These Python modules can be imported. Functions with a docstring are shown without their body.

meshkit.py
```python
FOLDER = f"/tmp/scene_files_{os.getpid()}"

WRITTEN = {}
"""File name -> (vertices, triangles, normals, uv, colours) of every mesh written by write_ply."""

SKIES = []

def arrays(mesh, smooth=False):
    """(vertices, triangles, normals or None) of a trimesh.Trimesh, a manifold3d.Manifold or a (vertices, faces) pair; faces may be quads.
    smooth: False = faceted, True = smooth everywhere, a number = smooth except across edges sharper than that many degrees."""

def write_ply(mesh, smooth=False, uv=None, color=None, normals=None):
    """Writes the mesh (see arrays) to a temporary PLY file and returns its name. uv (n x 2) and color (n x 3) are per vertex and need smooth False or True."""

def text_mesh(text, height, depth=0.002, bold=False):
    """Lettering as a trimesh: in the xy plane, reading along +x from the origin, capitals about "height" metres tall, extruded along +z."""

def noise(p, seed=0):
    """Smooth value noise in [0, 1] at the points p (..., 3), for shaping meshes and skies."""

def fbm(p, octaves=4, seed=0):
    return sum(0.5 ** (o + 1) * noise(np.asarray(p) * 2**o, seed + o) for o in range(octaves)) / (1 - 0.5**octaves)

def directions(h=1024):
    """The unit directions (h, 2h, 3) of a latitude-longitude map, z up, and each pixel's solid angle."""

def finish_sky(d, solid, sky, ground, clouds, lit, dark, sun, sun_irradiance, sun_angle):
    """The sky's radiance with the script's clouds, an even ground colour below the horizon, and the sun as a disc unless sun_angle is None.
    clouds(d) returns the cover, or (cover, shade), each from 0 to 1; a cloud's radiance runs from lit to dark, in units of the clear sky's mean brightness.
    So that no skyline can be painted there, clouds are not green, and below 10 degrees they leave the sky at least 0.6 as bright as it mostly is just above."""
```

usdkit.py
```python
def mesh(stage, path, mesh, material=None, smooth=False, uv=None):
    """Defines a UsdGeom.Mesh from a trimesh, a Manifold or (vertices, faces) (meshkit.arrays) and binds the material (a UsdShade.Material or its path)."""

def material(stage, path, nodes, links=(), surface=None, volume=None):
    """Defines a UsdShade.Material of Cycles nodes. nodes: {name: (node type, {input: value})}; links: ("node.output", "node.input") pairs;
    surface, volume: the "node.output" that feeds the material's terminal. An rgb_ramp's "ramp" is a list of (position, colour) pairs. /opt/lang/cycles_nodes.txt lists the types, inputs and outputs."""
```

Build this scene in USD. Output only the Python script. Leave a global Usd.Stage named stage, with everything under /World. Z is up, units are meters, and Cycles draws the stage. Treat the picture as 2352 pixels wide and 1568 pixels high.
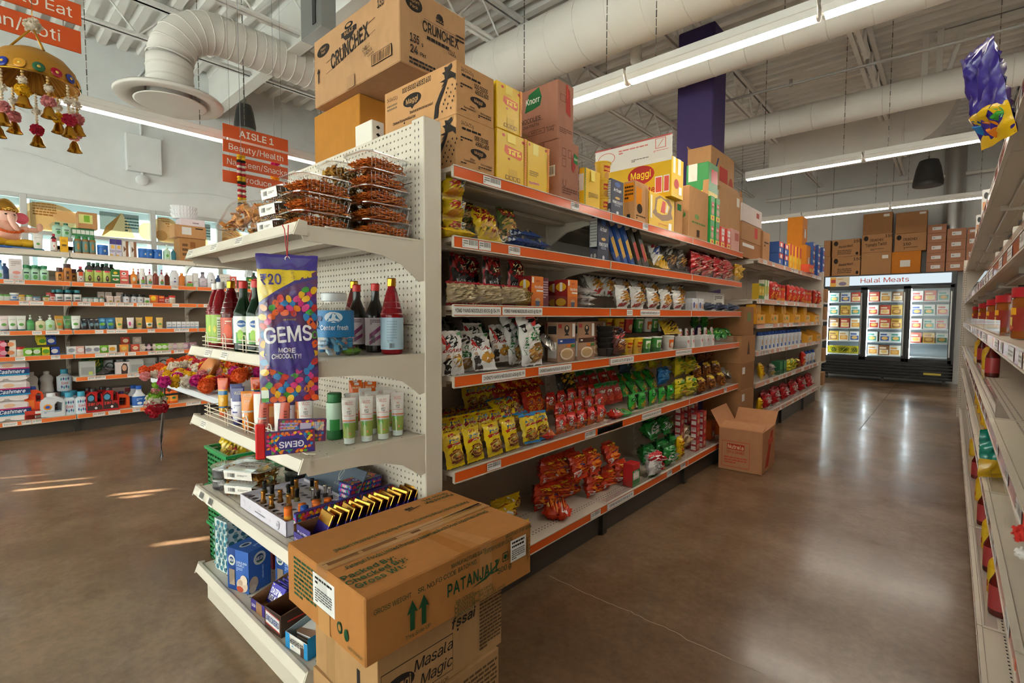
import math, random, sys
import numpy as np, trimesh, manifold3d
from shapely.geometry import Polygon, Point, box as sbox
from shapely import affinity
from shapely.ops import unary_union
import usdkit, meshkit
from pxr import Usd, UsdGeom, UsdLux, UsdShade, Gf, Sdf, Vt
stage = Usd.Stage.CreateInMemory()
UsdGeom.SetStageUpAxis(stage, 'Z'); UsdGeom.SetStageMetersPerUnit(stage, 1.0)
UsdGeom.Xform.Define(stage, '/World'); UsdGeom.Scope.Define(stage, '/World/Looks')
rnd = random.Random(7)
# ---------------------------------------------------------------- camera, sky, sun, exposure
EXPOSURE = 1.6
FPX, PITCH, ROLL, YAW, EYE = 1134.8, -.05268, .002975, -.72568, np.array([0, 0, 1.32])
_F = np.array([math.sin(YAW)*math.cos(PITCH), math.cos(YAW)*math.cos(PITCH), math.sin(PITCH)])
_r0 = np.array([math.cos(YAW), -math.sin(YAW), 0]); _u0 = np.cross(_r0, _F)
_R = math.cos(ROLL)*_r0 + math.sin(ROLL)*_u0; _U = -math.sin(ROLL)*_r0 + math.cos(ROLL)*_u0
cam = UsdGeom.Camera.Define(stage, '/World/camera')
cm = np.eye(4); cm[0, :3], cm[1, :3], cm[2, :3], cm[3, :3] = _R, _U, -_F, EYE
cam.AddTransformOp().Set(Gf.Matrix4d(*cm.ravel().tolist()))
cam.CreateHorizontalApertureAttr(36.0); cam.CreateVerticalApertureAttr(24.0)
cam.CreateFocalLengthAttr(36.0*FPX/2352); cam.CreateClippingRangeAttr((0.03, 1000))
cam.CreateFStopAttr(5.6); cam.CreateFocusDistanceAttr(2.4); cam.CreateExposureAttr(EXPOSURE)
dome = UsdLux.DomeLight.Define(stage, '/World/sky'); dome.CreateIntensityAttr(1.0)
usdkit.material(stage, '/World/Looks/sky', {'s': ('sky_texture', {'sky_type': 'hosek_wilkie', 'sun_direction': (-.45, -.75, .5), 'turbidity': 3.0}),
 'b': ('background_shader', {'strength': 7.0})}, [('s.color', 'b.color')], surface='b.background')
UsdShade.MaterialBindingAPI.Apply(dome.GetPrim()).Bind(UsdShade.Material.Get(stage, '/World/Looks/sky'))
sun = UsdLux.DistantLight.Define(stage, '/World/sun')
sun.CreateIntensityAttr(6.0); sun.CreateNormalizeAttr(True); sun.CreateAngleAttr(0.53); sun.CreateColorAttr((1, .93, .82))
sun.AddRotateXYZOp().Set((62.0, 0, -28.0))      # travels towards +x +y and down
LAMP = 17.0                                      # emission of the lamp diffusers
def at(x, y, **k):
 """a pixel of the photograph as a point on a plane X=, Y= or Z="""
 d = _F*FPX + _R*(x-1176) - _U*(y-784); a, v = next(iter(k.items())); i = 'XYZ'.index(a)
 return EYE + d*((v-EYE[i])/d[i])
def ya(x, X, y=725): return float(at(x, y, X=X)[1])
def xa(x, Y, y=725): return float(at(x, y, Y=Y)[0])
# ---------------------------------------------------------------- colours and materials
def col(c):
 if not isinstance(c, str): return tuple(c)
 c = c.lstrip('#'); c = ''.join(2*q for q in c) if len(c) == 3 else c; v = [int(c[i:i+2], 16)/255 for i in (0, 2, 4)]
 return tuple(x/12.92 if x <= .04045 else ((x+.055)/1.055)**2.4 for x in v)
MATS = {}
def mat(name, nodes, links, surface='p.BSDF'):
 MATS[name] = usdkit.material(stage, '/World/Looks/'+name, nodes, links, surface=surface)
A = ('attribute', {'attribute': 'col'})
def printed(name, rough, **k):
 mat(name, {'a': A, 'p': ('principled_bsdf', {'roughness': rough, **k})}, [('a.color', 'p.base_color')])
printed('matte', .7, specular_ior_level=.25); printed('satin', .42); printed('gloss', .16); printed('paint', .38)
printed('foil', .3, metallic=.55); printed('metal', .3, metallic=1.0); printed('gold', .22, metallic=1.0); printed('chrome', .1, metallic=1.0)
mat('film', {'a': A, 'n': ('noise_texture', {'scale': 60.0, 'detail': 2.0}), 'g': ('texture_coordinate', {}), 'b': ('bump', {'strength': .35, 'distance': .004}),
 'p': ('principled_bsdf', {'roughness': .24, 'specular_ior_level': .6})}, [('a.color', 'p.base_color'), ('g.object', 'n.vector'), ('n.fac', 'b.height'), ('b.normal', 'p.normal')])
mat('card', {'a': A, 'g': ('texture_coordinate', {}), 'm': ('mapping', {'scale': (9., 9., 4.)}), 'n': ('noise_texture', {'scale': 3.0, 'detail': 5.0}),
 'n2': ('noise_texture', {'scale': 400.0, 'detail': 1.0}), 'r': ('rgb_ramp', {'ramp': [(.3, (.94, .94, .94)), (.7, (1.04, 1.035, 1.03))]}), 'x': ('mix', {'mix_type': 'multiply', 'fac': 1.0}),
 'b': ('bump', {'strength': .12, 'distance': .001}), 'p': ('principled_bsdf', {'roughness': .78, 'specular_ior_level': .2})},
 [('g.object', 'm.vector'), ('m.vector', 'n.vector'), ('g.object', 'n2.vector'), ('n.fac', 'r.fac'), ('a.color', 'x.color1'), ('r.color', 'x.color2'), ('x.color', 'p.base_color'), ('n2.fac', 'b.height'), ('b.normal', 'p.normal')])
def clearmat(name, tint, ior, rough, amt):
 mat(name, {'t': ('transparent_bsdf', {'color': tint}), 'g': ('glossy_bsdf', {'color': (1, 1, 1), 'roughness': rough}), 'f': ('fresnel', {'IOR': ior}), 'q': ('geometry', {}), 'i': ('math', {'math_type': 'subtract', 'value1': 1.0}), 'j': ('math', {'math_type': 'multiply'}),
  'k': ('math', {'math_type': 'multiply_add', 'value2': .9, 'value3': amt}), 'm': ('mix_closure', {})},
  [('f.fac', 'k.value1'), ('q.backfacing', 'i.value2'), ('k.value', 'j.value1'), ('i.value', 'j.value2'), ('j.value', 'm.fac'), ('t.BSDF', 'm.closure1'), ('g.BSDF', 'm.closure2')], 'm.closure')
clearmat('clear', (.975, .975, .975), 1.5, .05, .025); clearmat('rim', (.9, .9, .9), 1.5, .16, .2); clearmat('pane', (.93, .96, .96), 1.45, .02, .0); clearmat('guard', (.96, .96, .97), 1.3, .08, .05)
mat('liquid', {'a': A, 'p': ('principled_bsdf', {'roughness': .06, 'transmission_weight': .72, 'ior': 1.38})}, [('a.color', 'p.base_color')])
def emit(name, c, s):
 mat(name, {'e': ('emission', {'color': c, 'strength': s})}, [], 'e.emission')
emit('lamp', (1.0, .90, .76), LAMP); emit('cold_lamp', (.85, .95, 1.0), 9.0); emit('lit_sign', (.80, .93, 1.0), .3)
mat('floor', {'g': ('geometry', {}), 'n': ('noise_texture', {'scale': .9, 'detail': 6.0, 'roughness': .6}), 'n2': ('noise_texture', {'scale': 28.0, 'detail': 5.0, 'roughness': .7}),
 'r': ('rgb_ramp', {'ramp': [(.3, col('#5d4836')), (.5, col('#70573f')), (.7, col('#82684e'))]}), 'r2': ('rgb_ramp', {'ramp': [(.35, (.82, .82, .82)), (.62, (1.1, 1.1, 1.1))]}),
 'x': ('mix', {'mix_type': 'multiply', 'fac': 1.0}), 'rr': ('map_range', {'from_min': .3, 'from_max': .7, 'to_min': .17, 'to_max': .34}),
 'b': ('bump', {'strength': .05, 'distance': .01}), 'p': ('principled_bsdf', {'specular_ior_level': .55, 'coat_weight': .15, 'coat_roughness': .12})},
 [('g.position', 'n.vector'), ('g.position', 'n2.vector'), ('n.fac', 'r.fac'), ('n2.fac', 'r2.fac'), ('r.color', 'x.color1'), ('r2.color', 'x.color2'), ('x.color', 'p.base_color'),
  ('n.fac', 'rr.value'), ('rr.result', 'p.roughness'), ('n.fac', 'b.height'), ('b.normal', 'p.normal')])
def plaster(name, c, sc=6.0):
 k = col(c)
 mat(name, {'g': ('geometry', {}), 'n': ('noise_texture', {'scale': sc, 'detail': 4.0}), 'r': ('rgb_ramp', {'ramp': [(.3, tuple(.94*x for x in k)), (.7, k)]}),
  'b': ('bump', {'strength': .08, 'distance': .01}), 'p': ('principled_bsdf', {'roughness': .65, 'specular_ior_level': .3})},
  [('g.position', 'n.vector'), ('n.fac', 'r.fac'), ('r.color', 'p.base_color'), ('n.fac', 'b.height'), ('b.normal', 'p.normal')])
plaster('wall_paint', '#dfe3e3'); plaster('deck_paint', '#e6e4df', 3.0); plaster('duct_paint', '#dcd6ce', 2.0); plaster('back_wall_paint', '#cfcdca', 2.0); plaster('column_paint', '#453668', 9.0)
mat('poster', {'a': A, 'd': ('diffuse_bsdf', {}), 't': ('translucent_bsdf', {}), 'm': ('mix_closure', {'fac': .55})}, [('a.color', 'd.color'), ('a.color', 't.color'), ('d.BSDF', 'm.closure1'), ('t.BSDF', 'm.closure2')], 'm.closure')
mat('petal', {'a': A, 'd': ('principled_bsdf', {'roughness': .8}), 't': ('translucent_bsdf', {}), 'm': ('mix_closure', {'fac': .25})}, [('a.color', 'd.base_color'), ('a.color', 't.color'), ('d.BSDF', 'm.closure1'), ('t.BSDF', 'm.closure2')], 'm.closure')
mat('brocade', {'a': A, 'g': ('texture_coordinate', {}), 'v': ('noise_texture', {'scale': 160.0, 'detail': 2.0}), 'b': ('bump', {'strength': .5, 'distance': .002}), 'p': ('principled_bsdf', {'roughness': .42, 'metallic': .35})},
 [('a.color', 'p.base_color'), ('g.object', 'v.vector'), ('v.fac', 'b.height'), ('b.normal', 'p.normal')])
# ---------------------------------------------------------------- mesh builder: pieces with a colour each, one Mesh per part
class MB:
 def __init__(s): s.V, s.F, s.N, s.C, s.n = [], [], [], [], 0
 def add(s, v, f, c, smooth=0, M=None):
  v = np.asarray(v, float); f = np.asarray(f, int)
  if f.shape[1] == 4: f = np.vstack([f[:, [0, 1, 2]], f[:, [0, 2, 3]]])
  if M is not None: v = v @ M[:3, :3].T + M[:3, 3]
  cc = np.asarray(c if not isinstance(c, str) else col(c), float)
  if smooth is True or smooth == 1:
   v, f, n = meshkit.arrays((v, f), True)
   C = cc if cc.ndim == 2 else np.tile(cc, (len(v), 1))
  else:
   if cc.ndim == 2: cc = cc[f].reshape(-1, 3) if len(cc) == len(v) else np.repeat(cc, 3, 0)
   v = v[f].reshape(-1, 3); n = np.cross(v[1::3]-v[::3], v[2::3]-v[::3])
   n = n/np.maximum(np.linalg.norm(n, axis=1, keepdims=True), 1e-12); n = np.repeat(n, 3, 0); f = np.arange(len(v)).reshape(-1, 3)
   C = cc if cc.ndim == 2 else np.tile(cc, (len(v), 1))
  s.V.append(v); s.F.append(f+s.n); s.N.append(n); s.C.append(C); s.n += len(v); return s
 def join(s, o, M=None):
  for v, f, n, c in zip(o.V, o.F, o.N, o.C):
   if M is not None: v = v @ M[:3, :3].T + M[:3, 3]; n = n @ M[:3, :3].T
   s.V.append(v); s.N.append(n); s.C.append(c); s.F.append(f-f.min()+s.n); s.n += len(v)
  return s
 def box(s, x0, y0, z0, x1, y1, z1, c, b=0, M=None):
  v, f = cboxm(x0, y0, z0, x1, y1, z1, b); return s.add(v, f, c, 0, M)
 def lathe(s, prof, c, n=20, M=None, smooth=True):
  """prof: [(r, z)] or [(r, z, colour)]: rings turned about z; a sharp corner is a repeated point"""
  segs, cur = [], [prof[0]]
  for p in prof[1:]:
   if p[:2] == cur[-1][:2]: segs.append(cur); cur = [p]
   else: cur.append(p)
  segs.append(cur)
  a = np.arange(n)*2*np.pi/n
  for g in segs:
   if len(g) < 2: continue
   r = np.array([p[0] for p in g]); z = np.array([p[1] for p in g])
   v = np.stack([np.outer(r, np.cos(a)), np.outer(r, np.sin(a)), np.repeat(z[:, None], n, 1)], -1).reshape(-1, 3)
   i, j = np.meshgrid(np.arange(len(g)-1), np.arange(n), indexing='ij')
   q = np.stack([i*n+j, i*n+(j+1) % n, (i+1)*n+(j+1) % n, (i+1)*n+j], -1).reshape(-1, 4)
   cc = g[0][2] if len(g[0]) > 2 else c
   s.add(v, q, cc, smooth, M)
  return s
 def tube(s, pts, r, c, n=6, M=None, closed=False):
  p = np.asarray(pts, float)
  t = (np.roll(p, -1, 0)-np.roll(p, 1, 0)) if closed else np.gradient(p, axis=0)
  t /= np.linalg.norm(t, axis=1, keepdims=True)+1e-12
  a = np.cross(t, [0, 0, 1.]); bad = np.linalg.norm(a, axis=1) < .2
  if bad.any(): a = np.cross(t, [1., 0, 0]) if bad.all() else np.where(bad[:, None], np.cross(t, [.9, .3, .1]), a)
  a /= np.linalg.norm(a, axis=1, keepdims=True)+1e-12; b = np.cross(t, a); g = np.arange(n)*2*np.pi/n
  rr = np.broadcast_to(r, (len(p),))
  v = (p[:, None]+rr[:, None, None]*(np.cos(g)[None, :, None]*a[:, None]+np.sin(g)[None, :, None]*b[:, None])).reshape(-1, 3)
  L = len(p); I = np.arange(L if closed else L-1); i, j = np.meshgrid(I, np.arange(n), indexing='ij'); k = (i+1) % L
  q = np.stack([i*n+j, i*n+(j+1) % n, k*n+(j+1) % n, k*n+j], -1).reshape(-1, 4)
  f = np.vstack([q[:, [0, 1, 2]], q[:, [0, 2, 3]]])
  if not closed:
   f = np.vstack([f, [[0, j+1, j] for j in range(1, n-1)], [[(L-1)*n, (L-1)*n+j, (L-1)*n+j+1] for j in range(1, n-1)]])
  return s.add(v, f[:, ::-1], c, True, M)
 def prism(s, poly, h, c, M=None, z=0):
  m = trimesh.creation.extrude_polygon(poly if not isinstance(poly, (list, np.ndarray)) else Polygon(poly), h)
  v = np.array(m.vertices); v[:, 2] += z; return s.add(v, m.faces, c, 0, M)
 def ball(s, p, r, c, sub=1, M=None):
  m = ICO[sub]; return s.add(m[0]*np.asarray(r)+np.asarray(p), m[1], c, True, M)
ICO = {k: (np.array(m.vertices), np.array(m.faces)) for k in (1, 2) for m in [trimesh.creation.icosphere(subdivisions=k)]}
_cb = {}
def cboxm(x0, y0, z0, x1, y1, z1, b=0):
 lo, hi = np.array([x0, y0, z0]), np.array([x1, y1, z1])
 if b <= 0:
  m = _cb.setdefault('b', trimesh.creation.box()); return (np.array(m.vertices)+.5)*(hi-lo)+lo, np.array(m.faces)
 if 'c' not in _cb:     # chamfered box: three points per corner, the hull's triangles
  s = np.array([[i, j, k] for i in (-1, 1) for j in (-1, 1) for k in (-1, 1)], float)
  pts = np.array([[q*(1 if a == ax else .8) for a, q in enumerate(c)] for c in s for ax in range(3)])
  h = trimesh.convex.convex_hull(pts); _cb['c'] = (np.array(h.vertices), np.array(h.faces))
 v, f = _cb['c']; sg = np.sign(v); k = (np.abs(v) < .9)
 c, e = (lo+hi)/2, (hi-lo)/2
 return c+sg*(e-b*k), f
def TR(x=0, y=0, z=0, rz=0, ry=0, rx=0, s=1):
 cz, sz, cy, sy, cx, sx = [g(math.radians(t)) for t in (rz, ry, rx) for g in (math.cos, math.sin)]
 M = np.eye(4); M[:3, :3] = np.array([[cz, -sz, 0], [sz, cz, 0], [0, 0, 1]]) @ np.array([[cy, 0, sy], [0, 1, 0], [-sy, 0, cy]]) @ np.array([[1, 0, 0], [0, cx, -sx], [0, sx, cx]]) @ np.diag(np.broadcast_to(s, 3).astype(float))
 M[:3, 3] = x, y, z; return M
# ---------------------------------------------------------------- prims
COUNT = {}
def numbered(path):
 n = COUNT.get(path, 0); COUNT[path] = n+1
 return path if n == 0 else f'{path}_{n:03d}'
def setdata(p, **k):
 for a, v in k.items():
  if v: p.SetCustomDataByKey(a, v)
def thing(name, label, cat, M=None, group=None, kind=None):
 path = numbered('/World/'+name); x = UsdGeom.Xform.Define(stage, path)
 x.AddTransformOp().Set(Gf.Matrix4d(*(np.eye(4) if M is None else M).T.ravel().tolist()))
 setdata(x.GetPrim(), label=label, category=cat, group=group, kind=kind); return path
def part(parent, name, mb, m, label=None, kind=None, M=None):
 path = numbered(parent+'/'+name)
 V, F, N, C = np.vstack(mb.V), np.vstack(mb.F), np.vstack(mb.N), np.vstack(mb.C)
 if M is not None: V = V @ M[:3, :3].T + M[:3, 3]; N = N @ M[:3, :3].T
 g = UsdGeom.Mesh.Define(stage, path)
 g.CreatePointsAttr(Vt.Vec3fArray.FromNumpy(V.astype(np.float32)))
 g.CreateFaceVertexCountsAttr(Vt.IntArray.FromNumpy(np.full(len(F), 3, np.int32)))
 g.CreateFaceVertexIndicesAttr(Vt.IntArray.FromNumpy(F.astype(np.int32).ravel()))
 g.CreateSubdivisionSchemeAttr('none'); g.CreateNormalsAttr(Vt.Vec3fArray.FromNumpy(N.astype(np.float32))); g.SetNormalsInterpolation('vertex')
 UsdGeom.PrimvarsAPI(g).CreatePrimvar('col', Sdf.ValueTypeNames.Color3fArray, 'vertex').Set(Vt.Vec3fArray.FromNumpy(C.astype(np.float32)))
 UsdShade.MaterialBindingAPI.Apply(g.GetPrim()).Bind(MATS[m])
 setdata(g.GetPrim(), label=label, kind=kind); return path
def struct(name, mb, m, label, cat, kind='structure'):
 p = part('/World', name, mb, m, label); setdata(stage.GetPrimAtPath(p), category=cat, kind=kind); return p
KIND = {}
def put(kind, label, M, group=None, cat=None, name=None):
 """the first of a kind is built, later ones refer to it"""
 b = BUILD[kind] if not callable(kind) else kind
 key = kind
 if key not in KIND:
  nm, ct, fn = b; p = thing(name or nm, label, cat or ct, M, group); fn(p); KIND[key] = (p, nm, ct); return p
 src, nm, ct = KIND[key]; p = thing(name or nm, label, cat or ct, M, group); pr = stage.GetPrimAtPath(p)
 pr.GetReferences().AddInternalReference(src); pr.SetInstanceable(True)
 if not group: pr.ClearCustomDataByKey('group')
 return p
BUILD = {}
ORD = ['first', 'second', 'third', 'fourth', 'fifth', 'sixth', 'seventh', 'eighth', 'ninth', 'tenth', 'eleventh', 'twelfth', 'thirteenth', 'fourteenth', 'fifteenth', 'sixteenth']
def ordinal(i, n):
 if n == 1: return ''
 if n == 2: return ('left', 'right')[i]
 if i == 0: return 'leftmost'
 if i == n-1: return 'rightmost'
 if n == 3: return 'middle'
 return ORD[i] if i < 16 else f'{i+1}th'
# ---------------------------------------------------------------- flat print: decals in face coordinates
_gl = {}
def glyph(ch, bold):
 if (ch, bold) not in _gl:
  try:
   m = meshkit.text_mesh(ch, 1.0, .01, bold); v = np.array(m.vertices); f = np.array(m.faces)
   up = (v[f][:, :, 2] > .005).all(1); f = f[up]; u, inv = np.unique(f, return_inverse=True); _gl[ch, bold] = (v[u][:, :2], inv.reshape(-1, 3))
  except Exception: _gl[ch, bold] = (np.zeros((0, 2)), np.zeros((0, 3), int))
 return _gl[ch, bold]
def text2d(t, bold=False, gap=.13):
 V, F, x, n = [], [], 0, 0
 for ch in t:
  if ch == ' ': x += .34; continue
  v, f = glyph(ch, bold)
  if not len(v): x += .5; continue
  a, b = v[:, 0].min(), v[:, 0].max()
  V.append(v+[x-a, 0]); F.append(f+n); n += len(v); x += b-a+gap*(1.4 if ch in 'lIi1' else 1)
 if not V: return np.zeros((0, 2)), np.zeros((0, 3), int), 0
 return np.vstack(V), np.vstack(F), x-gap
def tri2d(poly):
 V, F, n = [], [], 0
 for g in (poly.geoms if hasattr(poly, 'geoms') else [poly]):
  rings = [np.array(g.exterior.coords)[:-1]]+[np.array(r.coords)[:-1] for r in g.interiors]
  if not g.exterior.is_ccw: rings[0] = rings[0][::-1]
  rings = [rings[0]]+[r if not i.is_ccw else r[::-1] for r, i in zip(rings[1:], g.interiors)]
  t = manifold3d.triangulate(rings); v = np.vstack(rings); V.append(v); F.append(np.asarray(t)+n); n += len(v)
 return np.vstack(V), np.vstack(F)
def ell(cx, cy, rx, ry, n=20, rot=0):
 a = np.arange(n)*2*np.pi/n; p = np.stack([rx*np.cos(a), ry*np.sin(a)], 1); r = math.radians(rot)
 return p @ np.array([[math.cos(r), math.sin(r)], [-math.sin(r), math.cos(r)]])+[cx, cy]
def decal2d(d, W, H):
 """one decal as (points in metres, triangles). kinds: r rect, e ellipse, p polygon, t text, l little lines of small print, b bar code"""
 k = d[0]
 if k == 'r': return np.array([[d[1]*W, d[2]*H], [d[3]*W, d[2]*H], [d[3]*W, d[4]*H], [d[1]*W, d[4]*H]]), np.array([[0, 1, 2], [0, 2, 3]])
 if k == 'e':
  p = ell(d[1]*W, d[2]*H, d[3]*W, d[4]*H, 18); return p, np.array([[0, i, i+1] for i in range(1, 17)])
 if k in 'pc':
  p = Polygon([(x*W, y*H) for x, y in d[1]]).buffer(0); return tri2d(p)
 if k == 't':                     # ('t', text, cx, cy, height, colour, {sx, bold, rot, fit, sk})
  o = d[6] if len(d) > 6 else {}; v, f, w = text2d(d[1], o.get('bold', 1))
  h = d[4]*H; sx = o.get('sx', 1)
  if o.get('fit') and w*h*sx > o['fit']*W:
   q = o['fit']*W/(w*h*sx); sx *= max(q, .6); h *= min(q/.6, 1)
  v = (v-[w/2, .5])*[h*sx, h]; v = v+np.stack([o.get('sk', 0)*v[:, 1], o.get('sky', 0)*v[:, 0]], 1); r = math.radians(o.get('rot', 0))
  return v @ np.array([[math.cos(r), math.sin(r)], [-math.sin(r), math.cos(r)]])+[d[2]*W, d[3]*H], f
 if k in 'lb':                    # ('l', x0, y0, x1, y1, n, colour)
  R = random.Random(int(1e4*(d[1]+d[2]+d[3]))); V, n = [], d[5]
  x0, y0, x1, y1 = d[1]*W, d[2]*H, d[3]*W, d[4]*H
  for i in range(n):
   if k == 'l':
    y = y1-(i+.5)*(y1-y0)/n; t = .27*(y1-y0)/n; x = x0
    while x < x1-(x1-x0)*.04:
     w = min((x1-x0)*R.uniform(.08, .22), x1-x); V.append((x, y-t, x+w, y+t)); x += w+(x1-x0)*.025
     if i == n-1 and R.random() < .3: break
   else:
    x = x0+(i+.1)*(x1-x0)/n; V.append((x, y0, x+(x1-x0)/n*R.uniform(.25, .75), y1))
  P = np.array([[(a, b), (c, b), (c, e), (a, e)] for a, b, c, e in V]).reshape(-1, 2); i = np.arange(len(V))[:, None]*4
  return P, np.vstack([i+[0, 1, 2], i+[0, 2, 3]])
def dcol(d): return d[6] if d[0] in 'lb' else d[2] if d[0] in 'pc' else d[5]
def decals(mb, ds, W, H, P, maxe=None, eps=.0003):
 nl = sum(d[0] != 'c' for d in ds)+1; eps = min(eps, .006/nl); i = -1
 for j, d in enumerate(ds):
  if d[0] != 'c' or j == 0 or ds[j-1][0] != 'c': i += 1
  v, f = decal2d(d, W, H)
  if not len(f): continue
  if maxe and (d[0] != 't' or maxe < d[4]*H*1.5):
   v3, f = trimesh.remesh.subdivide_to_size(np.c_[v, np.zeros(len(v))], f, maxe, max_iter=8); v = v3[:, :2]
  mb.add(P(v[:, 0], v[:, 1], eps*(i+1.5)), f, dcol(d), 1 if maxe else 0)
def faceP(o, u, v):
 o, u, v = (np.array(t, float) for t in (o, u, v)); n = np.cross(u, v)
 return lambda a, b, e: o+np.outer(a, u)+np.outer(b, v)+n*e
def boxfaces(w, d, h):
 """front is +x, w along y, d along x: frames and sizes of the six faces"""
 return {'F': (w, h, faceP((d/2, -w/2, 0), (0, 1, 0), (0, 0, 1))), 'B': (w, h, faceP((-d/2, w/2, 0), (0, -1, 0), (0, 0, 1))),
   'R': (d, h, faceP((d/2, w/2, 0), (-1, 0, 0), (0, 0, 1))), 'L': (d, h, faceP((-d/2, -w/2, 0), (1, 0, 0), (0, 0, 1))),
   'T': (w, d, faceP((d/2, -w/2, h), (0, 1, 0), (-1, 0, 0)))}
def cartonmb(w, d, h, c, faces, b=.0015):
 mb = MB().box(-d/2, -w/2, 0, d/2, w/2, h, c, b); fr = boxfaces(w, d, h)
 for k, ds in faces.items(): W, H, P = fr[k]; decals(mb, ds, W, H, P)
 return mb
def carton(key, w, d, h, c, faces, m='satin', name='carton', cat='box', b=.0015, flaps=None, fc=None):
 """a printed box of one body; flaps: list of (edge of the open top, length, lean) for opened cartons"""
 def fn(p):
  part(p, 'body', cartonmb(w, d, h, c, faces, b), m)
  for e, L, a in flaps or []:
   q = MB().box(0, -(w if e in 'FB' else d)/2+.004, 0, .003, (w if e in 'FB' else d)/2-.004, L, fc or c, .001)
   rz = {'F': 0, 'B': 180, 'R': 90, 'L': -90}[e]; off = (d if e in 'FB' else w)/2-.004
   part(p, 'flap', q, m, M=TR(*{'F': (off, 0), 'B': (-off, 0), 'R': (0, off), 'L': (0, -off)}[e], h-.001, rz) @ TR(ry=a))
 BUILD[key] = (name, cat, fn)
# ---------------------------------------------------------------- the setting
class T:
 """a thing with its base at a point of the world; parts are given in world coordinates"""
 def __init__(s, name, label, cat, base=(0, 0, 0), group=None, kind=None):
  s.b = np.array(base, float); s.path = thing(name, label, cat, TR(*base), group, kind)
 def p(s, name, mb, m, label=None, kind=None, under=None): return part(under or s.path, name, mb, m, label, kind, TR(*-s.b))
XL, YB, YF, XR, ZD = -7.9, 13.0, -4.0, 4.5, 4.62
fl = T('floor', 'brown polished concrete floor with control joints and a long pale crack', 'floor', kind='structure')
fl.p('slab', MB().box(XL, YF, -.1, XR, YB, 0, '#6a543f'), 'floor')
def strip(pts, w, c, z=.0006):
 mb = MB(); pts = np.array(pts, float); t = np.gradient(pts, axis=0); t /= np.linalg.norm(t, axis=1, keepdims=True); n = np.c_[-t[:, 1], t[:, 0]]
 ww = np.broadcast_to(w, len(pts))[:, None]; a, b = pts+n*ww/2, pts-n*ww/2; N = len(pts)
 v = np.c_[np.vstack([a, b]), np.full(2*N, z)]; f = [[i, i+N, i+1+N] for i in range(N-1)]+[[i, i+1+N, i+1] for i in range(N-1)]
 return mb.add(v, f, c)
for ln in ([(-7.3, -.08), (-2.7, -.08)], [(XL, 6.9), (XR, 6.9)], [(-.75, 6.9), (-.75, 13)]): fl.p('control_joint', strip(ln, .008, '#3a2d22'), 'matte')
R = np.random.default_rng(3)
c0, c1 = at(1262, 1322, Z=0)[:2], at(1750, 1545, Z=0)[:2]
ts = np.linspace(0, 1, 40); pts = c0+np.outer(ts, c1-c0)+np.cumsum(R.normal(0, .006, (40, 2)), 0)*np.sin(ts*3.1)[:, None]
fl.p('crack', strip(pts, .004, '#a08c76'), 'matte', 'hairline crack')
def wallbox(name, label, b, m, holes=()):
 w = T(name, label, 'wall', kind='structure'); w.p('panel', MB().box(*b, '#dfe3e3'), m); return w
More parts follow.
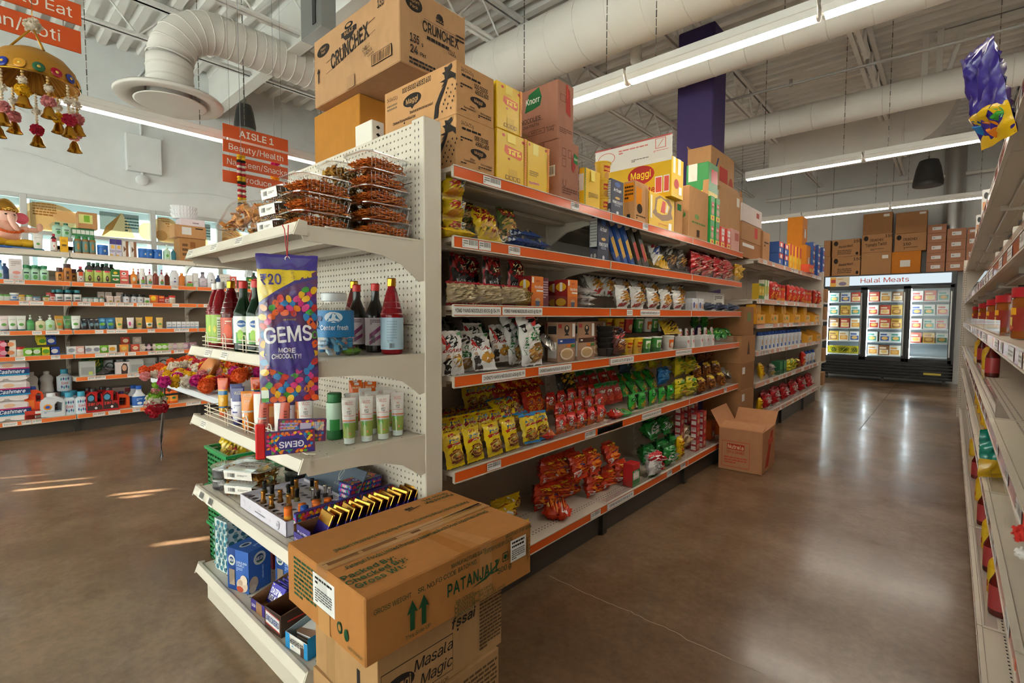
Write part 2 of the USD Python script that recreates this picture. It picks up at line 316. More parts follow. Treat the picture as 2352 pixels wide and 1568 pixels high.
# left wall around its band of windows
wl = T('wall_left', 'cool white painted side wall above the beauty shelves', 'wall', (XL, 4, 0), kind='structure')
WZ0, WZ1, WY1 = 1.35, 2.68, 4.6
for b in ((XL-.15, YF, 0, XL, YB, WZ0), (XL-.15, YF, WZ1, XL, YB, ZD+.1), (XL-.15, WY1, WZ0, XL, YB, WZ1)): wl.p('wall_panel', MB().box(*b, '#dfe3e3'), 'wall_paint')
mull = [-3.9, -2.6, -1.2, ya(54, XL, 490), ya(351, XL, 520), ya(503, XL, 540), 3.3, WY1]
for i in range(len(mull)-1):
 y0, y1 = mull[i], mull[i+1]
 w = T(f'window_{i+1}', ['window pane', 'window pane', 'window pane beyond the statue', 'wide window with savoury pastry poster', 'window with burger poster behind stacked cartons', 'window at the far end', 'last window'][i]+' in grey frame of left wall', 'window', (XL, (y0+y1)/2, WZ0), kind='structure')
 fr = MB(); k = '#c4c6c5'
 for a in ((y0-.03, WZ0, y0+.03, WZ1),)+(((y1-.03, WZ0, y1+.03, WZ1),) if i == len(mull)-2 else ()): fr.box(XL-.07, a[0], a[1], XL+.03, a[2], a[3], k, .004)
 w.p('mullion', fr, 'satin')
 rl = MB()
 for z in (WZ0, 2.235, WZ1-.045): rl.box(XL-.07, y0+.031, z, XL+.028, y1-.031, z+.045, k, .004)
 w.p('rail', rl, 'satin')
 for z0, z1 in ((WZ0+.045, 2.235), (2.28, WZ1-.045)):
  w.p('pane', MB().box(XL-.045, y0+.03, z0, XL-.038, y1-.03, z1, '#dfe8e8'), 'pane')
 P = faceP((XL-.03, y0+.055, 2.285), (0, 1, 0), (0, 0, 1)); W, H = y1-y0-.085, WZ1-.05-2.285
 mb = MB(); R0 = random.Random(i)
 ds = [('r', 0, 0, 1, 1, '#96a09c'), ('r', .55, .25, .9, .9, '#8b9692')]
 if i % 2 == 1 or i == 4:
  ds += [('e', .13, .5, .24, .46, '#d9b27f'), ('e', .17, .38, .22, .4, '#f1dcae'), ('e', .27, .2, .13, .2, '#e6efd2'), ('e', .3, .55, .14, .2, '#f0d3a6'), ('l', .02, .5, .2, .95, 5, '#b98a52'),
      ('p', [(.56, 0), (.6, .35), (.745, .93), (.8, .6), (.86, .05)], '#efdcae'), ('p', [(.56, 0), (.6, .38), (.745, .93), (.66, .3)], '#c9a468'), ('l', .77, .25, .9, .8, 5, '#57767a')]
 ds += [('e', .98, .35, .09, .33, '#f2dfb3')] if i == 3 else [('p', [(0, .6), (.03, .85), (.12, .75), (.3, .3), (.36, 0), (0, 0)], '#eed9ae'), ('e', .06, .25, .1, .2, '#d8b783')]
 decals(mb, ds, W, H, P); w.p('poster', mb, 'poster', 'teal poster of pale savoury pastries')
 mb = MB(); P2 = faceP((XL-.03, y0+.03, WZ0+.05), (0, 1, 0), (0, 0, 1)); decals(mb, [('r', .025, 0, .975, .975, '#b7c0bd')], y1-y0-.06, .88, P2); w.p('frosted_film', mb, 'poster')
# far wall, right wall, storefront behind the camera
wb = T('wall_back', 'pale grey far wall with panel joints above the freezer', 'wall', (-2, YB, 0), kind='structure')
wb.p('wall_panel', MB().box(XL, YB, 0, XR, YB+.15, ZD+.1, '#cfcdca'), 'back_wall_paint')
for i in range(12): x = XL+.6+i*1.05; wb.p('panel_joint', MB().box(x, YB-.004, .1, x+.012, YB, ZD, '#8e8a86'), 'matte')
for z in (2.9, 3.6): wb.p('panel_joint', MB().box(XL, YB-.004, z, XR, YB, z+.012, '#a5a19c'), 'matte')
wr = T('wall_right', 'white side wall beyond the right hand shelving', 'wall', (XR, 4, 0), kind='structure'); wr.p('wall_panel', MB().box(XR, YF, 0, XR+.15, YB, ZD+.1, '#dfe3e3'), 'wall_paint')
wf = T('wall_front', 'storefront wall behind the viewer with papered windows', 'wall', (-2, YF, 0), kind='structure')
fx = [XL, -7.73, -7.65, -7.51, -7.43, -7.12, -7.06, -7.02, -6.96, -5.94, -5.86]
solid = [(XL, YF-.15, 0, XR, YF, .4), (XL, YF-.15, 3.2, XR, YF, ZD+.1), (XL, YF-.15, .4, -7.73, YF, 3.2), (4.0, YF-.15, .4, XR, YF, 3.2)]
for b in solid: wf.p('wall_panel', MB().box(*b, '#dfe3e3'), 'wall_paint')
slits = [(-7.7, 2.62, 2.86), (-7.5, 2.6, 2.83), (-7.1, 2.88, 3.05), (-7.0, 2.9, 2.98), (-5.92, 2.88, 3.02)]
def film(x0, x1, z0, z1): wf.p('window_film', MB().box(x0, YF-.06, z0, x1, YF-.055, z1, '#e9eeee'), 'poster')
cur = -7.73
for x, z0, z1 in slits:
 if x > cur+.001: film(cur, x, .4, 3.2)
 film(x, x+.035, .4, z0); film(x, x+.035, z1, 3.2); cur = x+.035
film(cur, 4.0, .4, 3.2)
# ceiling deck and joists
ce = T('ceiling', 'white corrugated steel roof deck', 'ceiling', (-2, 4, ZD), kind='structure')
pr, y = [], YF-.1
while y < YB+.1:
 pr += [(y, ZD), (y+.06, ZD), (y+.085, ZD+.075), (y+.155, ZD+.075), (y+.18, ZD)]; y += .2
pr = np.array(pr); n = len(pr); v = np.vstack([np.c_[np.full(n, x), pr] for x in (XL-.1, XR+.1)])
ce.p('deck', MB().add(v, [[i, i+n, i+n+1, i+1] for i in range(n-1)], '#e6e4df'), 'deck_paint')
ce.p('roof_slab', MB().box(XL-.1, YF-.1, ZD+.08, XR+.1, YB+.1, ZD+.2, '#d8d6d2'), 'deck_paint')
def joist_parts(p):
 L = YB-YF; k = '#e4e1dc'
 for s in (-1, 1):
  part(p, 'top_chord', MB().box(s*.012, 0, -.05, s*.055, L, -.005, k).box(s*.012, 0, -.05, s*.018, L, -.005, k), 'deck_paint')
  part(p, 'bottom_chord', MB().box(s*.012, 0, -.42, s*.055, L, -.413, k).box(s*.012, 0, -.42, s*.018, L, -.375, k), 'deck_paint')
 y, s, i = .1, 1, 0
 while y < L-.4:
  a, b = (y, -.40 if s > 0 else -.02), (y+.33, -.02 if s > 0 else -.40)
  part(p, 'web_rod', MB().tube([(0, *a), (0, *b)], .011, k, 6), 'deck_paint'); y += .33; s = -s
BUILD['joist'] = ('roof_joist', 'roof joist', joist_parts)
for i, x in enumerate((-6.45, -5.15, -3.72, -2.3, -.85, .6, 2.1)):
 p = put('joist', f'white open web steel roof joist, {ordinal(i, 7)} one counted from the left wall', TR(x, YF, ZD))
bm = T('roof_beam', 'flat white steel beam crossing under the deck near the elbow duct', 'beam', (-5, 2.5, 4.1))
bm.p('flange', MB().box(XL, 2.42, 4.08, -3, 2.56, 4.1, '#e4e1dc', .002), 'deck_paint'); bm.p('web', MB().box(XL, 2.485, 4.1, -3, 2.495, ZD, '#e4e1dc'), 'deck_paint')
cl = T('column', 'purple painted square column rising between the two shelving runs', 'column', (-2.03, 5.12, 0), kind='structure')
cl.p('shaft', MB().box(-2.225, 5.1, 0, -1.85, 5.45, 4.24, '#453668', .012), 'column_paint')
for x in (-2.13, -1.95): cl.p('bearing_plate', MB().box(x-.05, 5.11, 4.24, x+.05, 5.43, 4.3, '#d8d4ce', .004), 'deck_paint')
cl.p('bolt_arm', MB().tube([(-2.0, 5.1, 3.98), (-2.06, 4.97, 3.86)], .016, '#e8e5e0', 8), 'deck_paint')
# ---------------------------------------------------------------- ducts, pipes, lamps
def ring(p, d, R0, r, n=28):
 d = np.array(d, float)/np.linalg.norm(d); a = np.cross(d, [0, 0, 1.]) if abs(d[2]) < .9 else np.array([1., 0, 0]); a /= np.linalg.norm(a); b = np.cross(d, a); g = np.arange(n)*2*np.pi/n
 return np.array(p)+R0*(np.outer(np.cos(g), a)+np.outer(np.sin(g), b)), r
def duct(name, label, path, R0, step, cat='duct', base=None, m='duct_paint', seam=.004):
 path = np.array(path, float); t = T(name, label, cat, path[0] if base is None else base)
 t.p('pipe', MB().tube(path, R0, '#dcd6ce', 32), m)
 L = np.r_[0, np.cumsum(np.linalg.norm(np.diff(path, axis=0), axis=1))]
 for q in np.arange(step*.6, L[-1], step):
  c = np.array([np.interp(q, L, path[:, i]) for i in range(3)]); c2 = np.array([np.interp(q+.02, L, path[:, i]) for i in range(3)])
  pts, r = ring(c, c2-c, R0, seam); t.p('seam', MB().tube(pts, seam, '#d3ccc3', 6, closed=True), m)
 return t
duct('spiral_duct', 'large pale spiral duct crossing overhead, nearest of the straight ducts', [(-6, 4.0, 3.97), (3.5, 4.0, 3.97)], .28, .32)
duct('spiral_duct', 'thin pale spiral duct passing in front of the purple column', [(-3.4, 4.72, 3.66), (3.5, 4.72, 3.74)], .15, .3)
duct('spiral_duct', 'pale spiral duct ending behind the purple column, farthest from the viewer', [(-2.9, 7.0, 3.74), (3.5, 7.0, 3.735)], .155, .34)
ex, ey = -5.5, 1.41
pth = [(ex, ey, 3.32), (ex, ey, 3.62)]+[(ex, ey+.44*(1-math.cos(a)), 3.62+.44*math.sin(a)) for a in np.linspace(.08, math.pi/2, 12)]+[(ex, ey+.44+q, 4.06) for q in (.3, 1.0, 2.0, 3.2, 4.2)]
el = duct('elbow_duct', 'pale segmented elbow duct with a round diffuser over the left aisle', pth, .185, .1, base=(ex, ey, 3.3), seam=.007)
el.p('diffuser_collar', MB().lathe([(.19, .1), (.22, .05), (.41, .03), (.43, .01), (.42, -.015), (.33, -.01), (.29, .02), (.2, .07)], '#d8d0ca', 40, TR(ex, ey, 3.3)), 'duct_paint')
el.p('diffuser_cone', MB().lathe([(.325, -.004), (.29, .02), (.26, .05)], '#6d655f', 40, TR(ex, ey, 3.3)), 'chrome', 'shiny dark inner ring')
el.p('diffuser_plate', MB().lathe([(0, -.035), (.27, -.035), (.285, -.03), (.27, -.02), (0, -.02)], '#d8d0ca', 40, TR(ex, ey, 3.3)), 'duct_paint')
for a in range(3): el.p('hanger_clip', MB().box(.2, -.012, -.03, .21, .012, .06, '#b9b4ae', M=TR(ex, ey, 3.3, 40+120*a)), 'metal')
for x, y in ((ex, 2.6), (ex, 4.0)): el.p('hanger_wire', MB().tube([(x, y, 4.24), (x, y, ZD)], .003, '#9a958f', 5), 'metal')
rd = T('rectangular_duct', 'white rectangular duct curving up to the roof near the far wall', 'duct', (-1.2, 9.3, 3.3))
s0, s1 = at(1765, 392, Y=9.2), at(1765, 290, Y=9.2); x0, x1, zb, zt = float(s0[0]), xa(2075, 9.2, 330), float(s0[2]), float(s1[2])
rd.p('duct_run', MB().box(x0, 9.2, zb, x1, 9.75, zt, '#dcd6ce', .004), 'duct_paint')
arc = [(x1, zb)]+[(x1+.62*math.sin(a), zb+.9*(1-math.cos(a))) for a in np.linspace(0, 1.5, 10)][1:]+[(x1+.66, ZD), (x1+.2, ZD)]+[(x1+.2*math.sin(a), zt+.12*(1-math.cos(a))) for a in np.linspace(1.4, 0, 6)]
rd.p('duct_elbow', MB().prism(Polygon(arc).buffer(0), .55, '#dcd6ce', M=np.array([[1, 0, 0, 0], [0, 0, -1, 9.75], [0, 1, 0, 0], [0, 0, 0, 1.]])), 'duct_paint')
for x in (x0+.22, x1-.02): rd.p('flange', MB().box(x, 9.19, zb-.01, x+.02, 9.76, zt+.01, '#cfc9c1', .003), 'duct_paint')
dp = T('drain_pipe', 'short white bent pipe below the large duct beside the column', 'pipe', (-2.35, 4.5, 3.6))
a0, a1, a2 = at(1461, 95, Y=4.6), at(1461, 140, Y=4.6), at(1490, 152, Y=4.6)
dp.p('pipe', MB().tube([a0+[0, 0, .2], a0, a1, a1+(a2-a1)*.35-[0, 0, .05], a2, a2+[.25, 0, .02]], .055, '#ddd8d1', 14), 'duct_paint')
cd = T('conduit', 'thin grey conduit running from the column towards the right', 'pipe', (-.6, 5.6, 3.9))
ca, cb_ = at(1668, 232, Y=5.6), at(2170, 104, Y=5.6); cd.p('tube', MB().tube([ca, cb_, cb_+(cb_-ca)], .014, '#8f8a84', 8), 'satin')
for q in (.35, .7): cd.p('clamp', MB().box(-.012, -.012, -.02, .012, .012, .05, '#b5b0aa', M=TR(*(ca+(cb_-ca)*q))), 'metal')
wp = T('wall_pipe', 'long white sprinkler pipe along the far wall above the freezer', 'pipe', (-2, 12.8, 3.5))
pa, pb = at(1760, 462, Y=12.8), at(2290, 388, Y=12.8); wp.p('pipe', MB().tube([pa, pb+(pb-pa)*.5], .035, '#dad6d1', 10), 'duct_paint')
for i, (x, yy) in enumerate(((2200, 400), (2215, 400))): pass
vs = T('vent_stack', 'vertical galvanized vent pipe with a dark collar behind the freezer cartons', 'pipe', (.1, 12.75, 2.2)); vx = xa(2192, 12.75, 450)
vs.p('pipe', MB().lathe([(.15, 2.2), (.15, 2.55)], '#b9b6b2', 24, TR(vx, 12.83, 0)), 'metal')
vs.p('collar', MB().lathe([(.15, 2.55), (.175, 2.56), (.175, 2.85), (.15, 2.87)], '#2b2926', 24, TR(vx, 12.83, 0)), 'satin', 'black collar')
vs.p('upper_pipe', MB().lathe([(.16, 2.87), (.2, 2.9), (.2, 2.95), (.16, 2.96), (.16, ZD)], '#c3c1be', 24, TR(vx, 12.83, 0)), 'metal')
jb = T('junction_box', 'large square white junction box on the left wall below the strip lamp', 'electrical box', (XL, 1.4, 2.9)); q0, q1 = at(288, 395, X=XL), at(366, 328, X=XL)
jb.p('cover', MB().box(XL, q0[1], q0[2]+.02, XL+.09, q1[1], q1[2]+.02, '#dfe2e2', .006), 'wall_paint'); jb.p('lid_screw', MB().box(XL+.09, q0[1]+.02, q0[2]+.05, XL+.094, q0[1]+.04, q0[2]+.07, '#bfc4c4'), 'satin')
wc = T('wall_conduit', 'white conduit climbing the left wall to a round junction cap', 'pipe', (XL, 1.3, 3.2)); yc = ya(322, XL, 300)
wc.p('tube', MB().tube([(XL+.03, yc, 3.05), (XL+.03, yc, 4.35), (XL+.05, yc+.1, 4.5)], .016, '#dfe2e2', 8), 'wall_paint')
wc.p('round_cap', MB().lathe([(0, .06), (.06, .055), (.07, .03), (.07, 0)], '#dfe2e2', 20, TR(XL, yc, 3.05, 0, 90)), 'wall_paint')
wc.p('cable', MB().tube([(XL+.012, y, 3.07+.08*math.sin(3*y)-.06*(y-.4)) for y in np.linspace(-.2, 3.4, 30)], .007, '#d6dada', 6), 'wall_paint')
def lampmod(p):
 k = '#d9d5cf'
 part(p, 'housing', MB().box(-.07, 0, .035, .07, 1.2, .085, k, .004).add([(-.07, 0, .05), (-.07, 1.2, .05), (-.045, 1.2, 0), (-.045, 0, 0)], [[0, 1, 2, 3]], k).add([(.07, 0, .05), (.07, 1.2, .05), (.045, 1.2, 0), (.045, 0, 0)], [[0, 3, 2, 1]], k), 'paint')
 a = np.linspace(0, math.pi, 7); pr = [(-.052*math.cos(q), .036-.052*math.sin(q)) for q in a]; n = len(pr)
 v = np.array([(x, y, z) for y in (.012, 1.188) for x, z in pr]); f = [[i, i+1, i+1+n, i+n] for i in range(n-1)]
 part(p, 'diffuser', MB().add(v, f, '#ffffff', 1).add(v, [[0, i, i+1] for i in range(1, n-1)]+[[n, n+i+1, n+i] for i in range(1, n-1)], '#ffffff'), 'lamp', 'glowing white diffuser')
 for y in (0, 1.19): part(p, 'end_cap', MB().prism([(x, z) for x, z in pr]+[(.052, .05), (-.052, .05)], .012, k, M=np.array([[1, 0, 0, 0], [0, 0, -1, y+.011], [0, 1, 0, 0], [0, 0, 0, 1.]])), 'paint')
 for y in (.18, 1.0):
  c = MB()
  for i in range(26): c.box(-.004, -.0015, .09+i*.06, .004, .0015, .14+i*.06, '#8b8781', M=TR(0, y, 0, 90*(i % 2)))
  part(p, 'chain', c, 'metal')
BUILD['lamp'] = ('strip_lamp', 'strip lamp', lampmod)
def lamprow(label, x, y, z, rz, n, group):
 for i in range(n):
  d = np.array([-math.sin(math.radians(rz)), math.cos(math.radians(rz))])*1.22*i
  put('lamp', f'{label}, {ordinal(i, n)} module of its row', TR(x+d[0], y+d[1], z, rz))
lamprow('white suspended strip lamp over the left aisle', -5.42, .62, 3.02, 0, 8, None)
lamprow('white suspended strip lamp in the overhead row nearest the viewer', .6+1.22*2-.01, 3.36, 3.03, 90, 5, None)
lamprow('white suspended strip lamp in the middle overhead row', 2.87, 6.68, 3.03, 90, 4, None)
lamprow('white suspended strip lamp in the farthest overhead row', 1.65, 9.85, 3.03, 90, 4, None)
hs = T('sheet_metal_hanger', 'galvanized slotted metal box hanging at the top edge above the cartons', 'metal box', (-3.9, 2.0, 3.9))
h0, h1 = at(690, 0, Y=1.9), at(738, 58, Y=1.9); hs.p('casing', MB().box(h0[0], 1.9, h1[2], h1[0], 2.02, h1[2]+.9, '#aeb2b4', .003), 'metal')
hs.p('slot', MB().box(h0[0]*.4+h1[0]*.6, 1.895, h1[2]+.05, h0[0]*.25+h1[0]*.75, 1.9, h1[2]+.8, '#55585a', 0), 'metal')
tr = T('truss_post', 'pair of vertical white steel angles standing below the roof at the right', 'steel post', (-.3, 8.0, 3.5))
t0, t1 = at(2116, 180, Y=7.7), at(2136, 40, Y=7.7)
for x in (t0[0], t0[0]+.13): tr.p('angle', MB().box(x, 7.65, t0[2]-.3, x+.06, 7.71, ZD, '#dcd8d2', .003), 'deck_paint')
for k in range(4): tr.p('girder_bar', MB().tube([(t0[0]+.2+k*.75, 7.7, ZD-.65), (t0[0]+.35+k*.75, 7.7, ZD-.05)], .03, '#dcd8d2', 6), 'deck_paint')
for z in (ZD-.05, ZD-.7): tr.p('girder_chord', MB().box(t0[0]+.1, 7.66, z-.03, 4.4, 7.74, z+.03, '#dcd8d2', .004), 'deck_paint')
def speaker(label, top, c, r, h):
 t = T('speaker', label, 'speaker', (c[0], c[1], c[2]))
 t.p('cabinet', MB().lathe([(0, h), (r*.45, h), (r*.62, h*.97), (r*.8, h*.7), (r, h*.15), (r*.98, h*.02), (r*.9, 0), (0, 0)], '#2c2a29', 20, TR(*c)), 'satin')
 t.p('bracket', MB().box(-.012, -.012, h, .012, .012, h+.06, '#8b8781', M=TR(*c)), 'metal'); t.p('cable', MB().tube([(c[0], c[1], c[2]+h+.06), (c[0], c[1], top)], .004, '#8b8781', 5), 'metal')
speaker('black pendant speaker hanging above the far aisle', ZD, at(2131, 428, Y=10.5), .2, .42)
speaker('black pendant speaker hanging behind the aisle sign', ZD, at(563, 298, X=-5.9), .11, .27)
# ---------------------------------------------------------------- shelving
CREAM, STRIP = '#cfc4b4', '#dd5d22'
def pgn(M4, poly, h, c): return MB().prism(poly, h, c, M=M4)
def plate_xz(y, h, s=1, x0=0): return np.array([[s, 0, 0, x0], [0, 0, s, y], [0, 1, 0, 0], [0, 0, 0, 1.]])   # polygon (x,z) pushed along y
def holes_mb(pts, n, u, w, r=.0035, c='#1d1a17', k=6):
 """rows of small round punched holes: dark discs lying in the sheet"""
 pts = np.asarray(pts, float); a = np.arange(k)*2*np.pi/k; q = np.outer(np.cos(a), u)*r+np.outer(np.sin(a), w)*r
 v = (pts[:, None]+q[None]).reshape(-1, 3)+np.asarray(n)*.0004; f = np.array([[0, i, i+1] for i in range(1, k-1)])
 return MB().add(v, (np.arange(len(pts))[:, None, None]*k+f[None]).reshape(-1, 3), c)
def tag_mb(y0, y1, z0, z1, x, s, text=None, bar=False, c='#e9e6e2', R=rnd):
 """a price tag in the channel of a shelf that faces s*x"""
 mb = MB(); W, H = y1-y0, z1-z0
 P = faceP((x, y0 if s > 0 else y1, z0), (0, s, 0), (0, 0, 1)); ds = [('r', 0, 0, 1, 1, c)]
 if text: ds.append(('t', text, .5, .5, .42, '#4a4641', {'fit': .93, 'bold': 1, 'sx': .9}))
 elif bar: ds += [('b', .4, .35, .95, .95, 12, '#55504a'), ('l', .05, .1, .35, .9, 3, '#77726b')]
 else: ds += [('l', .06, .25, .94, .8, 2, '#8f8a84')]
 decals(mb, ds, W, H, P, eps=.0006); return mb
def gondola(name, label, X, s, ys, zs, depth, base_z, panel_z, guards=(), tags=None, tagp=.5, strip=STRIP, kick=True, panel_c='#bfb3a2', holes=(), skip=(), ends=(), plain=(), seed=1, back=True, half=False):
 """shelving against a panel: fronts at X facing s*x, sections between the ys, shelves with their tops at zs"""
 R = random.Random(seed); t = T(name, label, 'shelving unit', (X-s*depth/2, (ys[0]+ys[-1])/2, 0)); xb = X-s*depth
 bx = lambda mb, a0, y0, z0, a1, y1, z1, c, b=0: mb.box(min(a0, a1), y0, z0, max(a0, a1), y1, z1, c, b)
 for i, y in enumerate(ys):
  mb = bx(MB(), xb-s*.005, y-.02, 0, xb+s*.012, y+.02, panel_z, CREAM, .002)
  t.p('upright', mb, 'paint')
  sl = [(xb+s*.0122, y+dy, z) for z in np.arange(.12, panel_z-.03, .05) for dy in (-.008, .008)]
  t.p('upright_slot', holes_mb(np.array(sl), (s, 0, 0), (0, .6, 0), (0, 0, 3.2), .004, k=4), 'matte', kind='stuff')
 for i in range(len(ys)-1):
  y0, y1 = ys[i]+.003, ys[i+1]-.003
  if back: t.p('back_panel', bx(MB(), xb-s*.012, y0, base_z-.03, xb, y1, panel_z-.02, panel_c), 'paint')
  if kick: t.p('kick_plate', bx(MB(), X-s*.06, y0, .0, X-s*.045, y1, base_z-.05, '#3b352f'), 'satin')
  if not half: t.p('foot', bx(MB(), X-s*.06, ys[i]-.025, 0, X-s*.02, ys[i]+.025, base_z-.04, '#2d2925', .003), 'satin')
  for j, z in enumerate([base_z]+list(zs)):
   if (i, j) in skip: continue
   sh = t.p('shelf', bx(MB(), xb+s*.005, y0, z-.02, X-s*.012, y1, z, CREAM, .002), 'paint')
   fr = bx(MB(), X-s*.016, y0, z-.045, X-s*.004, y1, z+.004, CREAM, .002); bx(fr, X-s*.006, y0, z+.001, X, y1, z+.005, CREAM); bx(fr, X-s*.006, y0, z-.046, X, y1, z-.041, CREAM)
   t.p('front_channel', fr, 'paint', under=sh)
   if j not in plain: t.p('price_strip', bx(MB(), X-s*.004, y0+.006, z-.0405, X-s*.002, y1-.006, z+.0005, strip), 'gloss', under=sh)
   if j:
    rb = MB(); bx(rb, X-s*.14, y0+.03, z-.04, X-s*.09, y1-.03, z-.02, '#c4b8a6', .004); bx(rb, X-s*.36, y0+.03, z-.04, X-s*.31, y1-.03, z-.02, '#c4b8a6', .004); t.p('rib', rb, 'paint', under=sh)
    for y in (y0+.004, y1-.006):
     po = [(0, z-.02), (depth*.86, z-.02), (depth*.86, z-.045), (depth*.55, z-.055), (depth*.3, z-.075), (depth*.12, z-.12), (0, z-.15)]
     M = np.array([[s, 0, 0, xb+s*.01], [0, 0, 1, y], [0, 1, 0, 0], [0, 0, 0, 1.]])
     t.p('bracket', MB().prism(po, .003, CREAM, M=M), 'paint', under=sh)
   if (i, j) in guards or j in guards:
    g = bx(MB(), X-s*.022, y0+.01, z+.001, X-s*.0195, y1-.01, z+.062, '#ffffff'); bx(g, X-s*.06, y0+.01, z+.001, X-s*.0195, y1-.01, z+.003, '#ffffff')
    t.p('guard', g, 'guard', 'clear plastic front guard', under=sh)
   if j in holes:
    hp = [(X-s*d, y, z) for d in (.075, .095, .27) for y in np.arange(y0+.02, y1-.02, .0254)]
    t.p('hole', holes_mb(hp, (0, 0, 1), (1, 0, 0), (0, 1.5, 0)), 'matte', kind='stuff', under=sh)
   if j not in plain:
    y = y0+R.uniform(.02, .2)
    while y < y1-.12 and tagp:
     w = R.choice((.075, .075, .11, .16))
     if R.random() < tagp and not any(b[0] == j and y < b[2]+.02 and y+w > b[1]-.02 for b in tags or []):
      t.p('price_tag', tag_mb(y, y+w, z-.038, z-.003, X-s*.0015, s, bar=R.random() < .5), 'satin', under=sh)
     y += w+R.choice((.004, .03, .12, .2))
   for b in tags or []:
    if b[0] == j and y0-.05 <= (b[1]+b[2])/2 < y1+.05: t.p('price_tag', tag_mb(b[1], b[2], z-.038, z-.003, X-s*.0012, s, text=b[3], bar=not b[3]), 'satin', under=sh)
 return t
AX = -1.5; AZ = [.672, 1.068, 1.36, 1.636, 1.915]; AB = .19
ay = lambda x, y: ya(x, AX, y)
atags = [(3, ay(1041, 735), ay(1151, 730), 'YING YANG NOODLES 800G @ $4.99'), (3, ay(1154, 730), ay(1246, 728), 'YING YANG NOODLES 400G @ $2.99'), (3, ay(1471, 725), ay(1516, 725), "CHING'S NOODLES 240G @ $1.49"),
   (2, ay(1107, 880), ay(1207, 868), "CHING'S HAKKA NOODLES 140G @ $1.99"), (2, ay(1237, 862), ay(1313, 850), "CHING'S HAKKA NOODLES 560G @ $4.99"), (2, ay(1402, 840), ay(1456, 830), 'QUAKER OATS 1KG @ $4.29'), (2, ay(1552, 815), ay(1589, 810), 'NISSIN CUP NOODLES @ $1.29'),
   (1, ay(1119, 1087), ay(1151, 1075), None), (1, ay(1373, 990), ay(1430, 975), 'YIPPEE NOODLES 70G @ $0.99'), (1, ay(1475, 955), ay(1519, 940), 'KNORR NOODLES 66G @ $0.99'),
   (0, ay(1396, 1150), ay(1456, 1115), 'YIPPEE NOODLES 280G @ $3.99'), (0, ay(1357, 1178), ay(1380, 1160), None), (0, ay(1532, 1080), ay(1544, 1070), None), (0, ay(1563, 1062), ay(1575, 1050), None),
   (4, ay(1062, 565), ay(1098, 570), None), (4, ay(1100, 570), ay(1128, 575), None), (4, ay(1168, 580), ay(1195, 585), None)]
gondola('gondola_shelving', 'cream gondola shelving with orange price strips holding noodles and pasta', AX, 1, [1.335, 2.565, 3.785, 5.0], AZ, .47, AB, 1.98, guards=[(i, j) for i in range(3) for j in (1, 2, 3, 4)]+[(2, 0), (1, 0)], tags=atags, tagp=.06, holes=(0,), seed=4)
gondola('gondola_shelving', 'rear side of the noodle shelving, facing the left aisle', -2.55, -1, [1.31, 2.53, 3.75, 4.97], AZ[1:], .47, AB, 1.98, tagp=0, seed=5)
BX, BZ = -1.5, [.61, .945, 1.235, 1.497, 1.915]
BYS = [5.53, 6.75, 7.97, 8.88]
gondola('gondola_shelving', 'cream gondola shelving beyond the cardboard stack, with yellow lentil and spice packs', BX, 1, BYS, BZ, .47, .235, 2.0, guards=(1, 0), tagp=.75, strip='#e0a48c', seed=6)
gondola('gondola_shelving', 'rear side of the farther shelving run, facing the left aisle', -2.55, -1, BYS, BZ[1:], .47, .235, 2.0, tagp=0, seed=5)
CX = .12; CY = [-1.06+1.22*i for i in range(9)]; CZ = [.65, .935, 1.245, 1.525, 1.945]
gondola('gondola_shelving', 'long shelving at the right edge with perforated shelves and red price strips', CX, -1, CY, CZ, .5, .12, 2.0, guards=[(i, j) for i in range(3, 8) for j in (0, 1, 2, 3)]+[(i, 4) for i in range(8)], tagp=.8, strip='#a4452f', holes=(0, 1, 2, 3, 5), seed=8)
pe = T('shelving_end', 'perforated cream end frame closing the right hand shelving', 'shelving panel', (.35, 8.74, 0))
pe.p('post', MB().box(.10, 8.72, 0, .14, 8.75, 2.05, CREAM, .002), 'paint'); pe.p('slot', holes_mb([(.1, 8.735, z) for z in np.arange(.05, 2.0, .03)], (-1, 0, 0), (0, .6, 0), (0, 0, 1.6), .006, k=4).join(holes_mb([(x, 8.72, z) for z in np.arange(.05, 2.0, .03) for x in (.11, .13)], (0, -1, 0), (.6, 0, 0), (0, 0, 1.6), .005, k=4)), 'matte', kind='stuff')
pe.p('panel', MB().box(.14, 8.72, .1, .62, 8.74, 2.0, CREAM), 'paint')
WX = -7.3; WZ = [.61, .87, 1.14, 1.455, 1.675, 1.995]; WYS = [-1.57, -.35, .87, 2.09, 3.31, 4.53]
gondola('wall_shelving', 'wall shelving with brown back panels holding beauty and cleaning products', WX, 1, WYS, WZ, .46, .19, 1.84, tagp=.85, strip='#e8763c', guards=(2, 3, 4, 5), skip=[(0, 1), (1, 1)], panel_c='#8b7d6d', plain=(6,), seed=9)
